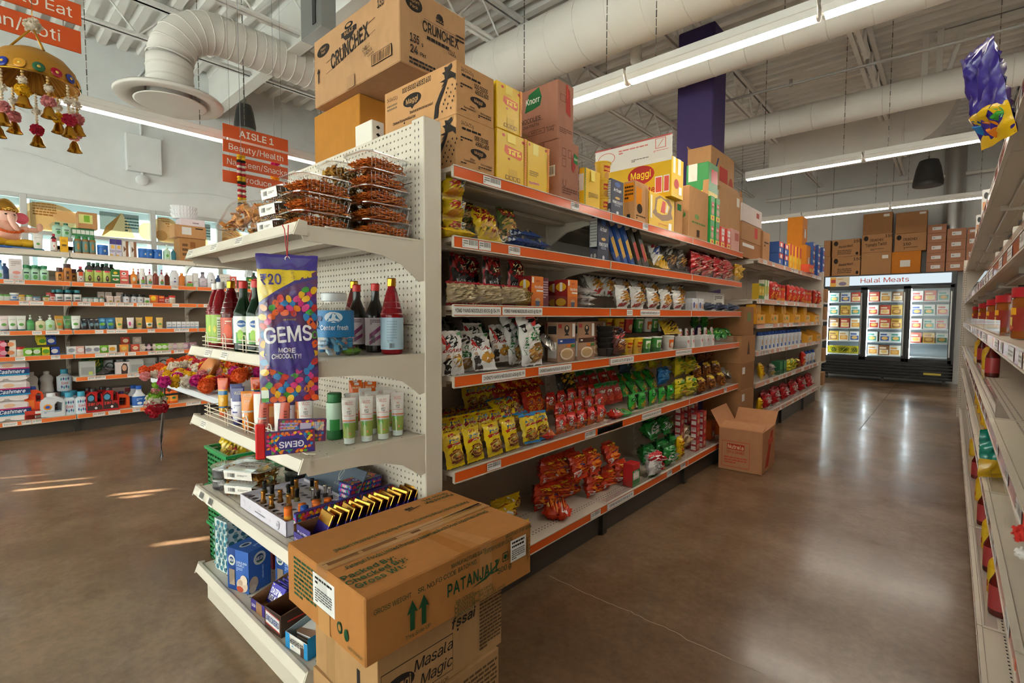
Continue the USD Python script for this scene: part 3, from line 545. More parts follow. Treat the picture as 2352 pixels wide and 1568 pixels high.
# ---------------------------------------------------------------- end cap shelving in front
EY, EF, EX0, EX1 = 1.19, .705, -2.565, -1.505; EZ = [.53, .858, 1.172, 1.6]
en = T('end_cap_shelving', 'cream end cap shelving with pegboard back, wire fences and deep shelves', 'shelving unit', (-2.03, .95, 0))
def pegboard(x0, x1, z0, z1, y, pitch=.0254, r=.0042):
 nx, nz = int((x1-x0)/pitch), int((z1-z0)/pitch); px, pz = (x1-x0)/nx, (z1-z0)/nz
 a = np.arange(8)*np.pi/4+np.pi/8; ci = np.stack([np.cos(a), np.sin(a)], 1)*r
 sq = np.array([(.5, .2), (.2, .5), (-.2, .5), (-.5, .2), (-.5, -.2), (-.2, -.5), (.2, -.5), (.5, -.2)])*[px, pz]
 cs = np.array([(.5, .5), (-.5, .5), (-.5, -.5), (.5, -.5)])*[px, pz]
 P = np.vstack([ci, sq, cs, ci]); F = []
 for i in range(8): j = (i+1) % 8; F += [(i, j, 8+j), (i, 8+j, 8+i), (20+i, 20+j, j), (20+i, j, i)]
 F += [(8, 9, 16), (10, 11, 17), (12, 13, 18), (14, 15, 19)]
 c = np.array([(x0+(i+.5)*px, z0+(k+.5)*pz) for i in range(nx) for k in range(nz)])
 v = (c[:, None]+P[None]).reshape(-1, 2); yy = np.tile(np.r_[np.full(20, y), np.full(8, y+.004)], len(c))
 f = (np.arange(len(c))[:, None, None]*28+np.array(F)[None]).reshape(-1, 3)
 return MB().add(np.c_[v[:, 0], yy, v[:, 1]], f[:, ::-1] if False else f, CREAM)
for z0, z1 in ((.16, .8), (.803, 1.28), (1.283, 1.83), (1.833, 2.055)):
 en.p('pegboard', pegboard(-2.56, -1.575, z0, z1, EY+.004), 'paint')
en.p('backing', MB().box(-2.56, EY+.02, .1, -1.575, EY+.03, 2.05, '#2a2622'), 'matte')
for x0, x1 in ((-1.575, -1.5), (-2.635, -2.56)):
 en.p('upright', MB().box(x0, EY, 0, x1, EY+.085, 2.065, CREAM, .003), 'paint')
 sl = [(x0+.022+d, EY, z) for z in np.arange(.1, 2.05, .0256) for d in (0, .022)]
 en.p('upright_slot', holes_mb(sl, (0, -1, 0), (.5, 0, 0), (0, 0, 1.5), .0052, k=4), 'matte', kind='stuff')
xm = (EX0+EX1)/2
ytag = [(3, .02, '#'), (3, .3, '#'), (3, .55, '#'), (2, .2, '#'), (2, .38, '#'), (1, .12, None), (0, .06, 'b'), (0, .17, 'b')]
for j, z in enumerate([.165]+EZ):
 d = MB().box(EX0+.004, EF+.02, z-.018, EX1-.004, EY-.004, z, CREAM, .002)
 sh = en.p('shelf' if j else 'base_deck', d, 'paint')
 ch = MB().prism([(0, z+.006), (.012, z+.006), (.02, z), (.02, z-.022), (.01, z-.028), (-.008, z-.032), (-.012, z-.026)], EX1-EX0, CREAM, M=np.array([[0, 0, 1, EX0], [1, 0, 0, EF], [0, 1, 0, 0], [0, 0, 0, 1.]]))
 en.p('front_channel', ch, 'paint', under=sh)
 for x in (EX0-.006, EX1): en.p('channel_cap', MB().prism([(-.014, z-.036), (.03, z-.036), (.03, z+.008), (.004, z+.012)], .006, CREAM, M=np.array([[0, 0, 1, x], [1, 0, 0, EF], [0, 1, 0, 0], [0, 0, 0, 1.]])), 'paint', under=sh)
 if j:
  for yy in (EF+.10, EF+.28): en.p('rib', MB().prism([(0, z-.018), (.075, z-.018), (.06, z-.045), (.015, z-.045)], EX1-EX0-.12, '#c8bdac', M=np.array([[0, 0, 1, EX0+.06], [1, 0, 0, yy], [0, 1, 0, 0], [0, 0, 0, 1.]])), 'paint', under=sh)
  for x in (EX0-.001, EX1-.003):
   po = [(0, z-.002), (.485, z-.002), (.485, z-.15), (.46, z-.155), (.43, z-.13), (.38, z-.095), (.30, z-.07), (.2, z-.058), (.02, z-.05)]
   en.p('bracket', MB().prism(po, .004, CREAM, M=np.array([[0, 0, 1, x], [1, 0, 0, EF], [0, 1, 0, 0], [0, 0, 0, 1.]])), 'paint', under=sh)
   en.p('bracket_fold', MB().box(x, EF+.09, z-.004, x+.006, EY-.002, z+.003, CREAM), 'paint', under=sh)
 hp = [(x, EF+dd, z) for dd in (.055,) for x in np.arange(EX0+.03, EX1-.03, .0254/2 if j == 1 else .0254)]+[(x, EF+dd, z) for dd in (.1, .2, .3, .4) for x in np.arange(EX0+.03, EX1-.03, .05)]
 en.p('hole', holes_mb(hp, (0, 0, 1), (1, 0, 0), (0, 1, 0), .003), 'matte', kind='stuff', under=sh)
 for q in [q for q in ytag if q[0] == j-1 and j]:
  W, H = .075, .032; mb = MB(); P = faceP((EX0+q[1]*1.05, EF-.0125, z-.028), (1, 0, 0), (0, .32, .947))
  decals(mb, [('r', 0, 0, 1, 1, '#ddd6cc')]+([('b', .3, .2, .97, .97, 14, '#4b4640')] if q[2] == 'b' else [('l', .08, .2, .9, .9, 3, '#7f786f')]), W, H, P, eps=.0006); en.p('price_tag', mb, 'satin', under=sh)
 if j in (2, 3):
  w = MB(); X0, X1, yf = EX0+.02, EX1-.02, EF+.035
  for k, zz in enumerate((.012, .03, .048)): w.tube([(X0, EY-.2, z+zz), (X0, yf+.02, z+zz), (X0+.02, yf, z+zz), (X1-.02, yf, z+zz), (X1, yf+.02, z+zz)], .0022, '#d8cbb8', 6)
  for x in np.linspace(X0+.08, X1-.08, 5): w.tube([(x-.015, yf-.001, z), (x-.015, yf-.002, z+.055), (x-.008, yf-.002, z+.068), (x+.008, yf-.002, z+.068), (x+.015, yf-.002, z+.055), (x+.015, yf-.001, z)], .0022, '#d8cbb8', 6)
  en.p('wire_fence', w, 'paint', under=sh)
 if j in (0,):
  g = MB().add([(EX0-.01, EF-.02, z+.035), (EX1, EF-.02, z+.035), (EX1, EF+.012, z), (EX0-.01, EF+.012, z)], [[0, 1, 2, 3]], '#ffffff').add([(EX0-.01, EF-.02, z+.035), (EX1, EF-.02, z+.035), (EX1, EF+.012, z), (EX0-.01, EF+.012, z)], [[3, 2, 1, 0]], '#ffffff')
  en.p('label_holder', g, 'guard', 'clear tilted label holder', under=sh)
en.p('kick_plate', MB().box(EX0+.02, EF+.03, 0, EX1-.02, EF+.045, .13, CREAM, .002), 'paint')
for x in (EX0+.02, EX1-.03): en.p('side_kick', MB().box(x, EF+.045, 0, x+.012, EY-.01, .13, CREAM, .002), 'paint')
# ---------------------------------------------------------------- shapes of packaging (front is +x, base at z = 0)
def pouch_surface(w, h, t, seed, crimp, amp):
 R = np.random.default_rng(seed); ks = R.uniform(2, 9, (5, 2)); ph = R.uniform(0, 6, 5); pinch = .05
 def S(u, v, e=0, s=1):
  a, b = np.clip(np.asarray(u)/w, 0, 1), np.clip(np.asarray(v)/h, 0, 1)
  f = np.maximum(1-np.abs(2*a-1)**2.6, 0)**.6; c = crimp/h if crimp else 0
  bb = np.clip((b-c)/(1-2*c), 0, 1); g = np.maximum(1-np.abs(2*bb-1)**3.2, 0)**.55
  wr = sum(np.sin(k[0]*6*a+k[1]*5*b+p) for k, p in zip(ks, ph))/5
  x = s*(t/2*f*g*(1+amp*wr*1.6)+amp*.05*t*wr)+(.0016*np.sin(a*w*900) if 0 else 0)+s*(e+.0004)+t/2
  edge = amp*.012*wr*min(w, .12)/.12
  y = (a-.5)*w*(1-pinch*g)+edge; z = b*h+edge*.7
  return np.stack([x, y, z], -1)
 return S
def pouchmb(w, h, t, c, ds=(), bands=(), seed=0, crimp=.011, amp=.55, nu=12, nv=16, back=None):
 S = pouch_surface(w, h, t, seed, crimp, amp); mb = MB()
 vv = np.unique(np.r_[np.linspace(0, 1, nv+1), [min(crimp/h, .2), 1-min(crimp/h, .2)] if crimp else [], [q for b in bands for q in b[:2]]])
 uu = np.linspace(0, 1, nu+1); U, Vv = np.meshgrid(uu*w, vv*h); nc = nu+1
 i, j = np.meshgrid(np.arange(len(vv)-1), np.arange(nu), indexing='ij'); q = np.stack([i*nc+j, i*nc+j+1, (i+1)*nc+j+1, (i+1)*nc+j], -1).reshape(-1, 4)
 row = i.ravel()
 for s in (1, -1):
  P = S(U.ravel(), Vv.ravel(), 0, s); qq = q if s > 0 else q[:, ::-1]; done = np.zeros(len(q), bool)
  for b0, b1, bc in bands:
   k = (vv[row] >= b0-1e-6) & (vv[row+1] <= b1+1e-6); mb.add(P, qq[k], bc, 1); done |= k
  if (~done).any(): mb.add(P, qq[~done], c if s > 0 or not back else back, 1)
 decals(mb, ds, w, h, lambda u, v, e: S(u, v, e+.0004), maxe=max(w, h)/10); return mb
def pouch(key, w, h, t, c, ds=(), bands=(), m='film', name='pouch', cat='packet', seeds=1, **k):
 """a filled bag; the same print in a few crumples"""
 for s in range(seeds):
  BUILD[key if seeds == 1 else f'{key}{s}'] = (name, cat, lambda p, s=s: part(p, 'bag', pouchmb(w, h, t, c, ds, bands, seed=s*7+len(key), **k), m))
def bandP(r, w, z0, flat=1.0):
 return lambda u, v, e: np.stack([(r+e)*flat*np.cos((u-w/2)/r), (r+e)*np.sin((u-w/2)/r), z0+v], -1)
def bottle(key, R, H, bc, cc, style='round', lab=None, m='satin', capm='satin', flat=1.0, caph=None, capr=None, name='bottle', cat='bottle', n=20, fill=None):
 def fn(p):
  ch = caph if caph is not None else .12*H; S = np.diag([flat, 1, 1, 1.])
  hb = H-ch; nk = (capr or R*.45)*.86
  prof = {'round': [(0, 0), (R*.9, 0), (R, .02*H), (R, hb*.74), (R*.93, hb*.82), (R*.6, hb*.92), (nk, hb*.96), (nk, hb+ch*.5)],
    'straight': [(0, 0), (R*.95, 0), (R, .02*H), (R, hb*.93), (R*.94, hb*.985), (nk, hb), (nk, hb+ch*.5)],
    'taper': [(0, 0), (R*.86, 0), (R*.95, .02*H), (R*.95, .05*H), (R, .07*H), (R, hb*.56), (R*.98, hb*.58), (R*.74, hb*.74), (R*.5, hb*.9), (nk, hb*.97), (nk, hb+ch*.5)],
    'neck': [(0, 0), (R*.94, 0), (R, .03*H), (R, hb*.55), (R*.95, hb*.62), (R*.62, hb*.75), (nk*1.1, hb*.86), (nk, hb+ch*.5)],
    'waist': [(0, 0), (R*.92, 0), (R, .05*H), (R*.93, hb*.35), (R*.84, hb*.5), (R*.95, hb*.66), (R, hb*.76), (R*.8, hb*.87), (nk, hb*.97), (nk, hb+ch*.5)],
    'cone': [(0, 0), (R*.97, 0), (R, .03*H), (R*.93, hb*.5), (R*.8, hb*.93), (R*.7, hb), (nk, hb), (nk, hb+ch*.5)]}[style]
  mb = MB().lathe(prof[:2]+[prof[1]]+prof[1:], bc, n, S); part(p, 'body', mb, m)
  if fill: part(p, 'contents', MB().lathe([(r*.95, z+.002) for r, z in prof if z <= fill[0]*H]+[(0, fill[0]*H)], fill[1], n, S), fill[2] if len(fill) > 2 else 'satin', kind='stuff' if len(fill) > 3 else None)
  cr = capr or R*.45
  c = MB().lathe([(cr, hb-.002), (cr, H-.004), (cr, H-.004), (cr*.93, H), (0, H)], cc, 16, S if style in ('cone',) else None); part(p, 'cap', c, capm)
  if lab:
   z0, z1, lc, ds = lab[:4]; W = 2*math.pi*R; r = R+.0005; q = MB(); P = bandP(r, W, z0*H, flat)
   q.lathe([(r, z0*H), (r, z1*H)], lc, n, S); decals(q, [shift(d, W, lab[4] if len(lab) > 4 else 1.2*R) for d in ds], W, (z1-z0)*H, P, maxe=R*.35); part(p, 'label', q, 'satin')
 BUILD[key] = (name, cat, fn)
def shift(d, W, fw):
 """a decal given across the front width fw, moved to the middle of a wrap of length W"""
 k = fw/W; o = .5-k/2; f = lambda x: o+x*k
 if d[0] == 'r': return ('r', f(d[1]), d[2], f(d[3]), d[4], d[5])
 if d[0] == 'e': return ('e', f(d[1]), d[2], d[3]*k, d[4], d[5])
 if d[0] == 'p': return ('p', [(f(x), y) for x, y in d[1]], d[2])
 if d[0] == 't':
  o2 = dict(d[6]) if len(d) > 6 else {}
  if o2.get('fit'): o2['fit'] *= k
  return ('t', d[1], f(d[2]), d[3], d[4], d[5], o2)
 return (d[0], f(d[1]), d[2], f(d[3]), d[4], d[5], d[6])
def jar(key, R, H, bc, lc, lab=None, lidh=.25, m='satin', name='jar', lm='satin', lidr=1.03, cat='jar', inner=None):
 def fn(p):
  h = H*(1-lidh); part(p, 'body', MB().lathe([(0, 0), (R*.94, 0), (R*.94, 0), (R, .006), (R, h*.94), (R*.9, h), (R*.9, h+.004)], bc, 20), m)
  if inner: part(p, 'contents', MB().lathe([(R*.95, .004), (R*.95, h*inner[0]), (R*.95, h*inner[0]), (0, h*inner[0])], inner[1], 20), 'satin', kind='stuff')
  part(p, 'lid', MB().lathe([(R*lidr, h), (R*lidr, H-.003), (R*lidr, H-.003), (R*lidr*.95, H), (0, H)], lc, 20), lm)
  if lab:
   z0, z1, c, ds = lab[:4]; W = 2*math.pi*R; q = MB().lathe([(R+.0005, z0*H), (R+.0005, z1*H)], c, 20); decals(q, [shift(d, W, 1.2*R) for d in ds], W, (z1-z0)*H, bandP(R+.0005, W, z0*H), maxe=R*.35); part(p, 'label', q, 'satin')
 BUILD[key] = (name, cat, fn)
def tubec(key, w, H, d, bc, cc, ds=(), caph=.14, capr=.9, m='gloss', bands=(), name='cream_tube', down=True, cat='tube'):
 """a squeeze tube standing on its cap, crimped flat at the top"""
 def fn(p):
  ch = caph*H; h = H-ch; n = 20; a = np.arange(n+1)*2*np.pi/n
  def S(t): return d/2*max(1-t, 0)**.75*.98+.0011, w/2*(.84+.16*t)
  lv = sorted(set(list(np.linspace(0, .94, 9))+[q for b in bands for q in b[:2]]+[.94, 1.])); mb = MB()
  rings = [np.stack([S(min(t/.94, 1))[0]*np.cos(a), S(min(t/.94, 1))[1]*np.sin(a), np.full(n+1, ch+t*h)], -1) for t in lv]
  for i in range(len(lv)-1):
   c = next((b[2] for b in bands if lv[i] >= b[0]-1e-6 and lv[i+1] <= b[1]+1e-6), bc)
   mb.add(np.vstack([rings[i], rings[i+1]]), [[j, j+1, n+2+j, n+1+j] for j in range(n)], c, 1)
  def P(u, v, e):
   t = np.clip(v/h/.94, 0, 1); hx = d/2*np.maximum(1-t, 0)**.75*.98+.0011; hy = w/2*(.84+.16*t); y = (u-w/2)*.86
   return np.stack([hx*np.sqrt(np.maximum(1-(y/hy)**2, 0.02))+e+.0003, y, ch+v], -1)
  decals(mb, ds, w, h, P, maxe=w/6); part(p, 'tube', mb, m)
  r = w/2*.84*capr; part(p, 'cap', MB().lathe([(0, 0), (r*.97, 0), (r, .002), (r, ch), (r, ch), (r*.9, ch+.001)], cc, 18, np.diag([d/w*1.12, 1, 1, 1.])), 'satin')
 BUILD[key] = (name, cat, fn)
def pump(key, R, H, bc, cc, lab=None, flat=.7, style='round', m='satin', name='pump_bottle'):
 bottle('_'+key, R, H*.8, bc, cc, style, lab, m, flat=flat, caph=.1*H, capr=R*.36); b = BUILD.pop('_'+key)[2]
 def fn(p):
  b(p); z = H*.8; part(p, 'pump_head', MB().tube([(0, 0, z-.005), (0, 0, z+.11*H)], R*.13, cc, 8).tube([(-R*.2, 0, z+.12*H), (R*.35, 0, z+.125*H), (R*1.0, 0, z+.1*H)], R*.16, cc, 8).lathe([(R*.22, z+.1*H), (R*.3, z+.16*H), (0, z+.165*H)], cc, 12), 'satin')
 BUILD[key] = (name, 'bottle', fn)
def jug(key, w, h, d, bc, cc, ds=(), name='detergent_jug', capw=.4, out=None, hole=None, lc=None):
 """a moulded jug with a handle hole, its outline pushed through the depth with rounded faces"""
 o = out or [(0, 0), (1, 0), (1, .62), (.93, .75), (.7, .84), (.62, .87), (.3, .87), (.24, .84), (.06, .74), (0, .6)]
 hl = hole or [(.62, .36), (.84, .36), (.86, .66), (.72, .7), (.62, .62)]
 def fn(p):
  g = Polygon([((x-.5)*w, y*h) for x, y in o]).buffer(-.006).buffer(.006); q = g.difference(Polygon([((x-.5)*w, y*h) for x, y in hl]).buffer(.004)); mb = MB()
  for s, k in ((0, 1), (.006, .8)):
   gg = q.buffer(-s) if s else q; mb.prism(gg, d*k if not s else d*1.0, bc, M=np.array([[0, 0, 1, -d/2*(k if not s else 1)], [1, 0, 0, 0], [0, 1, 0, 0], [0, 0, 0, 1.]]), z=0) if not s else mb.prism(gg, d+.01, bc, M=np.array([[0, 0, 1, -d/2-.005], [1, 0, 0, 0], [0, 1, 0, 0], [0, 0, 0, 1.]]))
  part(p, 'jug', mb, 'satin'); cr = capw*w/2; cx = (.46-.5)*w
  part(p, 'cap', MB().lathe([(cr, .86*h), (cr*.96, .99*h), (cr*.9, h), (0, h)], cc, 16, TR(0, cx, 0)), 'satin')
  if ds: q = MB(); decals(q, ds, w, h*.87, faceP((d/2+.006, -w/2, 0), (0, 1, 0), (0, 0, 1))); part(p, 'label', q, 'satin')
 BUILD[key] = (name, 'bottle', fn)
def cup(key, R0, R1, H, c, lidc, ds=(), name='noodle_cup', bands=()):
 def fn(p):
  pr = [(0, 0), (R0, 0), (R0, 0), (R0, .003)]; mb = MB().lathe(pr, c, 20)
  zs = sorted(set([.003/H, .92]+[q for b in bands for q in b[:2]])); rr = lambda t: R0+(R1-R0)*t
  for a, b in zip(zs, zs[1:]): mb.lathe([(rr(a), a*H), (rr(b), b*H)], next((x[2] for x in bands if a >= x[0]-1e-6 and b <= x[1]+1e-6), c), 20)
  W = 2*math.pi*R0; decals(mb, [shift(d, W, 1.3*R0) for d in ds], W, .92*H, lambda u, v, e: np.stack([(rr(v/H)+e+.0004)*np.cos((u-W/2)/R0), (rr(v/H)+e+.0004)*np.sin((u-W/2)/R0), v], -1), maxe=R0*.35); part(p, 'body', mb, 'satin')
  part(p, 'lid', MB().lathe([(R1*.98, H*.91), (R1*1.07, H*.92), (R1*1.07, H*.98), (R1, H), (0, H*.99)], lidc, 20), 'satin')
 BUILD[key] = (name, 'cup', fn)
BOWL = [('e', .5, .3, .36, .2, '#7a2f1c'), ('e', .5, .31, .33, .175, '#d9a647'), ('e', .42, .34, .1, .05, '#8aa032'), ('e', .6, .28, .09, .05, '#c75a28'), ('e', .52, .37, .12, .04, '#ecd08a'), ('e', .34, .27, .07, .04, '#b07a2c'), ('e', .64, .36, .05, .03, '#5f8a2c')]
# ---------------------------------------------------------------- cartons on the top shelf of the noodle shelving
KRAFT = '#b98a5e'; INK = '#2f2824'
def boxpx(key, label, xl, xc, xr, yt, z0, X, c=KRAFT, faces={}, m='card', name='cardboard_box', cat='box', d=None, b=.003, flaps=None, fc=None, h=None, dy=0, group=None, rz=0):
 """a carton whose front (facing +x) runs from pixel xc to xr at plane X; its side runs back to pixel xl, or d deep"""
 y0, y1 = ya(xc, X, yt), ya(xr, X, yt)
 if h is None: h = float(at(xc, yt, X=X)[2])-z0
 if d is None: d = X-xa(xl, y0, yt)
 carton(key, y1-y0, d, h, c, faces, m, name, cat, b, flaps, fc)
 return put(key, label, TR(X-d/2, (y0+y1)/2+dy, z0, rz), group=group)
ZT = 1.9205
HEN = [('p', [(.72, .05), (.74, .3), (.80, .5), (.87, .66), (.86, .80), (.93, .84), (1.0, .74), (1.0, .62), (.96, .7), (.9, .7), (.885, .62), (.84, .45), (.79, .28), (.775, .05)], INK),
    ('p', [(.86, .80), (.83, .86), (.87, .86), (.86, .95), (.9, .93), (.95, .97), (.96, .9), (.93, .84)], INK), ('p', [(.86, .72), (.8, .7), (.86, .67), (.82, .6), (.88, .62), (.89, .72)], INK), ]+\
   [('e', .83+.055*(i % 3)+.02*(i//3), .14+.095*(i//3)+.03*(i % 2), .007, .022, INK) for i in range(15)]
def maggi_box(n):
 side = [('t', '24/24/21g', .12, .82, .07, INK, {'sx': .8, 'bold': 0}), ('l', .04, .58, .2, .72, 2, '#7c654c'), ('t', '000 55000 48053 600', .48, .88, .1, INK, {'sx': .62, 'fit': .5}), ('e', .42, .62, .13, .13, INK), ('p', [(.37, .56), (.42, .44), (.47, .52)], INK), ('t', 'Maggi', .42, .62, .1, KRAFT, {'fit': .2}),
   ('t', 'Bouillon aromatisé au poulet', .55, .38, .055, INK, {'sx': .75, 'fit': .32}), ('t', 'Chicken Flavoured Bouillon', .3, .28, .055, INK, {'sx': .75, 'fit': .34}), ('l', .3, .18, .5, .24, 1, INK)]+HEN
 fr = [('t', '24/24/21g', .28, .88, .07, INK, {'sx': .7, 'bold': 0, 'fit': .45}), ('l', .14, .74, .8, .82, 1, INK), ('t', '000 55000', .64, .68, .085, INK, {'sx': .62, 'fit': .5}), ('t', '48053 600', .66, .575, .085, INK, {'sx': .62, 'fit': .48}), ('l', .1, .52, .4, .63, 2, INK),
    ('e', .56, .4, .21, .075, INK), ('p', [(.48, .36), (.58, .27), (.66, .37)], INK), ('t', 'Maggi', .56, .4, .06, KRAFT, {'fit': .34}), ('t', 'Chicken', .4, .24, .035, INK, {'sx': .7}), ('t', 'Flavoured Bouillon', .33, .19, .035, INK, {'sx': .7, 'fit': .38}), ('t', 'Bouillon aromatisé', .76, .2, .035, INK, {'sx': .7, 'fit': .4}), ('l', .1, .11, .5, .15, 1, INK), ('l', .55, .09, .92, .16, 2, INK)]
 return {'L': side, 'F': fr}
carton('maggi', .225, .49, .215, '#c08f60', maggi_box(0), 'card', 'cardboard_box', 'box', .003, [])
put('maggi', 'brown bouillon carton printed with a hen, lower of two', TR(-1.53-.245, 1.492, ZT))
put('maggi', 'brown bouillon carton printed with a hen, stacked on its twin', TR(-1.535-.245, 1.492, ZT+.2165, .8))
def crx(side):
 big = [('e', .13, .78, .085, .085, INK), ('t', 'Export', .13, .81, .035, KRAFT, {'fit': .14}), ('t', 'Pack', .13, .755, .035, KRAFT), ('e', .46, .88, .05, .045, INK), ('r', .37, .76, .55, .83, INK), ('p', [(.39, .76), (.53, .76), (.5, .7), (.42, .7)], INK), ('t', 'BALAJI', .46, .795, .045, KRAFT, {'fit': .16}), ('e', .46, .885, .03, .02, KRAFT),
     ('t', 'CRUNCHEX', .46, .585, .2, INK, {'sx': .66, 'rot': 7, 'fit': .6}), ('p', [(.17, .56), (.76, .73), (.76, .736), (.17, .566)], INK), ('p', [(.17, .40), (.76, .57), (.76, .576), (.17, .406)], INK), ('t', 'CHILLI', .66, .42, .05, INK, {'rot': 7, 'sx': .8, 'bold': 0}), ('t', 'TADKA', .68, .35, .055, INK, {'rot': 7, 'sx': .8, 'bold': 0}), ('t', 'FLAVOUR', .71, .295, .022, INK, {'rot': 7}),
     ('t', '135', .82, .87, .1, INK, {'sx': .6}), ('t', 'g', .92, .845, .035, INK, {}), ('r', .72, .12, .93, .27, INK), ('r', .727, .128, .923, .262, KRAFT), ('b', .735, .135, .915, .255, 22, INK), ('p', [(.07, .32), (.07, .5), (.055, .48), (.085, .48), (.085, .48), (.07, .52), (.055, .48), (.065, .48), (.065, .32)], INK), ('r', .064, .34, .076, .5, INK), ('p', [(.05, .48), (.09, .48), (.07, .55)], INK), ('r', .44, .0, .53, .17, '#a9825e')]
 small = [('e', .2, .8, .12, .1, INK), ('t', 'Export', .2, .835, .04, KRAFT, {'fit': .2}), ('t', 'Pack', .2, .765, .04, KRAFT), ('e', .58, .8, .05, .05, INK), ('r', .52, .73, .64, .79, INK), ('t', 'BALAJI', .58, .76, .03, KRAFT), ('t', 'CRUNCHEX', .6, .59, .13, INK, {'sx': .66, 'fit': .56}), ('r', .34, .68, .82, .684, INK), ('l', .38, .42, .72, .5, 1, INK), ('t', 'CHILLI', .75, .44, .03, INK), ('t', 'TADKA', .77, .4, .03, INK), ('l', .84, .62, .97, .72, 2, INK),
    ('t', '135', .2, .36, .1, INK, {'sx': .6}), ('t', 'g', .31, .335, .04, INK), ('t', '24', .19, .22, .1, INK, {'sx': .75}), ('t', 'Pkt', .32, .2, .045, INK), ('l', .12, .02, .5, .12, 2, INK)]
 return {'L': big, 'F': small}
# Deep carton and the big carton on it
yd = 1.42; dx0, dx1 = xa(722, yd, 300), xa(826, yd, 300); dxr = dx1; dw = ya(893, dxr, 290)-yd; dz = float(at(826, 212, Y=yd)[2])
carton('deep', dw, dx1-dx0, dz-ZT, '#b5792f', {'L': [('r', .08, .1, .22, .36, '#7d5426'), ('r', .095, .12, .205, .34, '#b5792f'), ('t', 'UP', .15, .3, .05, INK), ('p', [(.12, .15), (.12, .22), (.105, .22), (.13, .26), (.145, .22), (.135, .22), (.135, .15)], INK), ('p', [(.165, .15), (.165, .22), (.15, .22), (.175, .26), (.19, .22), (.18, .22), (.18, .15)], INK), ('t', 'deep', .45, .3, .1, INK, {'bold': 0}), ('e', .45, .17, .08, .05, INK), ('e', .45, .175, .07, .04, '#b5792f'), ('l', .7, .14, .9, .24, 4, INK)], 'F': [('t', 'deep', .75, .3, .12, INK, {})]}, 'card', 'cardboard_box', 'box', .004)
put('deep', 'orange brown carton marked deep under the big export carton', TR((dx0+dx1)/2, yd+dw/2, ZT))
yc_ = 1.37; cx0, cx1 = xa(722, yc_, 150), xa(918, yc_, 100); cz0 = float(at(918, 193, Y=yc_)[2]); cz1 = float(at(918, 4, Y=yc_)[2]); cw = ya(1069, cx1, 130)-yc_
carton('crunchex', cw, cx1-cx0, cz1-cz0, '#b48a63', crx(0), 'card', 'cardboard_box', 'box', .004, [('R', .02, 20)])
cz0 = max(cz0, dz+.002)
put('crunchex', 'large brown export carton topping the whole stack', TR((cx0+cx1)/2, yc_+cw/2, cz0))
wpx = T('plastic_bracket', 'white slotted plastic bracket standing behind the pegboard top', 'bracket', (-1.93, 1.36, ZT)); b0, b1 = at(828, 300, Y=1.36), at(866, 277, Y=1.36)
wb_ = MB().box(b0[0], 1.33, ZT, b1[0], 1.40, b1[2], '#e3dccf', .004); wpx.p('channel', wb_, 'satin'); wpx.p('slot', holes_mb([(b1[0], 1.365, b1[2]-.03-.035*i) for i in range(6)], (1, 0, 0), (0, 2, 0), (0, 0, 1.5), .006, k=4), 'matte', kind='stuff')
VY = '#e6b70c'; ZIG = [('r', 0, 0, .09, 1, '#d96a17')]+[('r', 0, .01+i*.033, .09, .022+i*.033, '#f0c020') for i in range(30)]
def vaif(zig): return [('e', .22, .91, .05, .03, '#c4291f'), ('e', .88, .9, .045, .03, '#c4291f'), ('p', [(.24, .62), (.27, .74), (.84, .7), (.84, .56), (.78, .52), (.34, .56), (.3, .58)], '#dd5a1c'), ('r', .36, .665, .78, .685, '#ffd93a'), ('r', .4, .58, .46, .67, '#ffd93a'), ('e', .53, .61, .035, .035, '#ffd93a'), ('r', .57, .57, .61, .67, '#ffd93a'), ('r', .68, .58, .73, .67, '#ffd93a'), ('e', .77, .61, .03, .03, '#ffd93a'), ('l', .36, .45, .72, .52, 1, '#c8443a'), ('r', .34, .8, .62, .97, '#efd04a'), ('r', .4, .02, .68, .3, '#d6a808')]+[('r', .28+.13*i, .08, .38+.13*i, .16, '#5a3a10') for i in range(4)]+[('r', .295+.13*i, .09, .365+.13*i, .15, VY) for i in range(4)]+zig
VZ = [('r', .92, 0, 1, 1, '#d96a17')]+[('r', .92, .01+i*.033, 1, .022+i*.033, '#f0c020') for i in range(30)]
boxpx('vaia', 'yellow carton with orange zigzag edges, lower of two beside the hen cartons', None, 1141, 1209, 292, ZT, -1.535, VY, {'F': vaif(VZ), 'L': ZIG}, 'satin', d=.2)
boxpx('vaib', 'yellow carton with orange zigzag edges, upper of two beside the hen cartons', None, 1141, 1198, 182, ZT+.238, -1.545, VY, {'F': vaif(VZ), 'L': ZIG}, 'satin', d=.2)
boxpx('vaic', 'opened yellow carton with one brown flap up, between yellow and pink cartons', None, 1212, 1261, 322, ZT, -1.535, VY, {'F': [('r', .25, .75, .5, .98, '#eed86a'), ('l', .1, .3, .5, .42, 3, '#8b6a12'), ('t', 'Goodness', .3, .17, .05, '#c0309a', {'rot': 4}), ('e', .08, .93, .04, .025, '#c4291f'), ('e', .85, .93, .05, .03, '#c4291f')]+VZ}, 'satin', d=.16, flaps=[('B', .1, -14)], fc='#8f683f')
PK = '#a5715c'
kf = [('r', .1, .72, .3, .86, '#7e5142'), ('r', .12, .735, .28, .845, PK), ('r', .1, .55, .3, .69, '#7e5142'), ('r', .12, .565, .28, .675, PK), ('r', .4, .72, .58, .86, '#7e5142'), ('r', .42, .735, .56, .845, PK), ('p', [(.6, .55), (.6, .8), (.8, .62), (.7, .5)], '#a23a30'), ('p', [(.7, .68), (.72, .84), (.92, .8), (.92, .66)], '#2f7a46'), ('t', 'Knorr', .82, .745, .05, '#e8e0d0', {'fit': .18}), ('l', .1, .1, .9, .22, 3, '#6c463a'), ('t', 'U', .2, .28, .12, '#6c463a', {'bold': 0})]
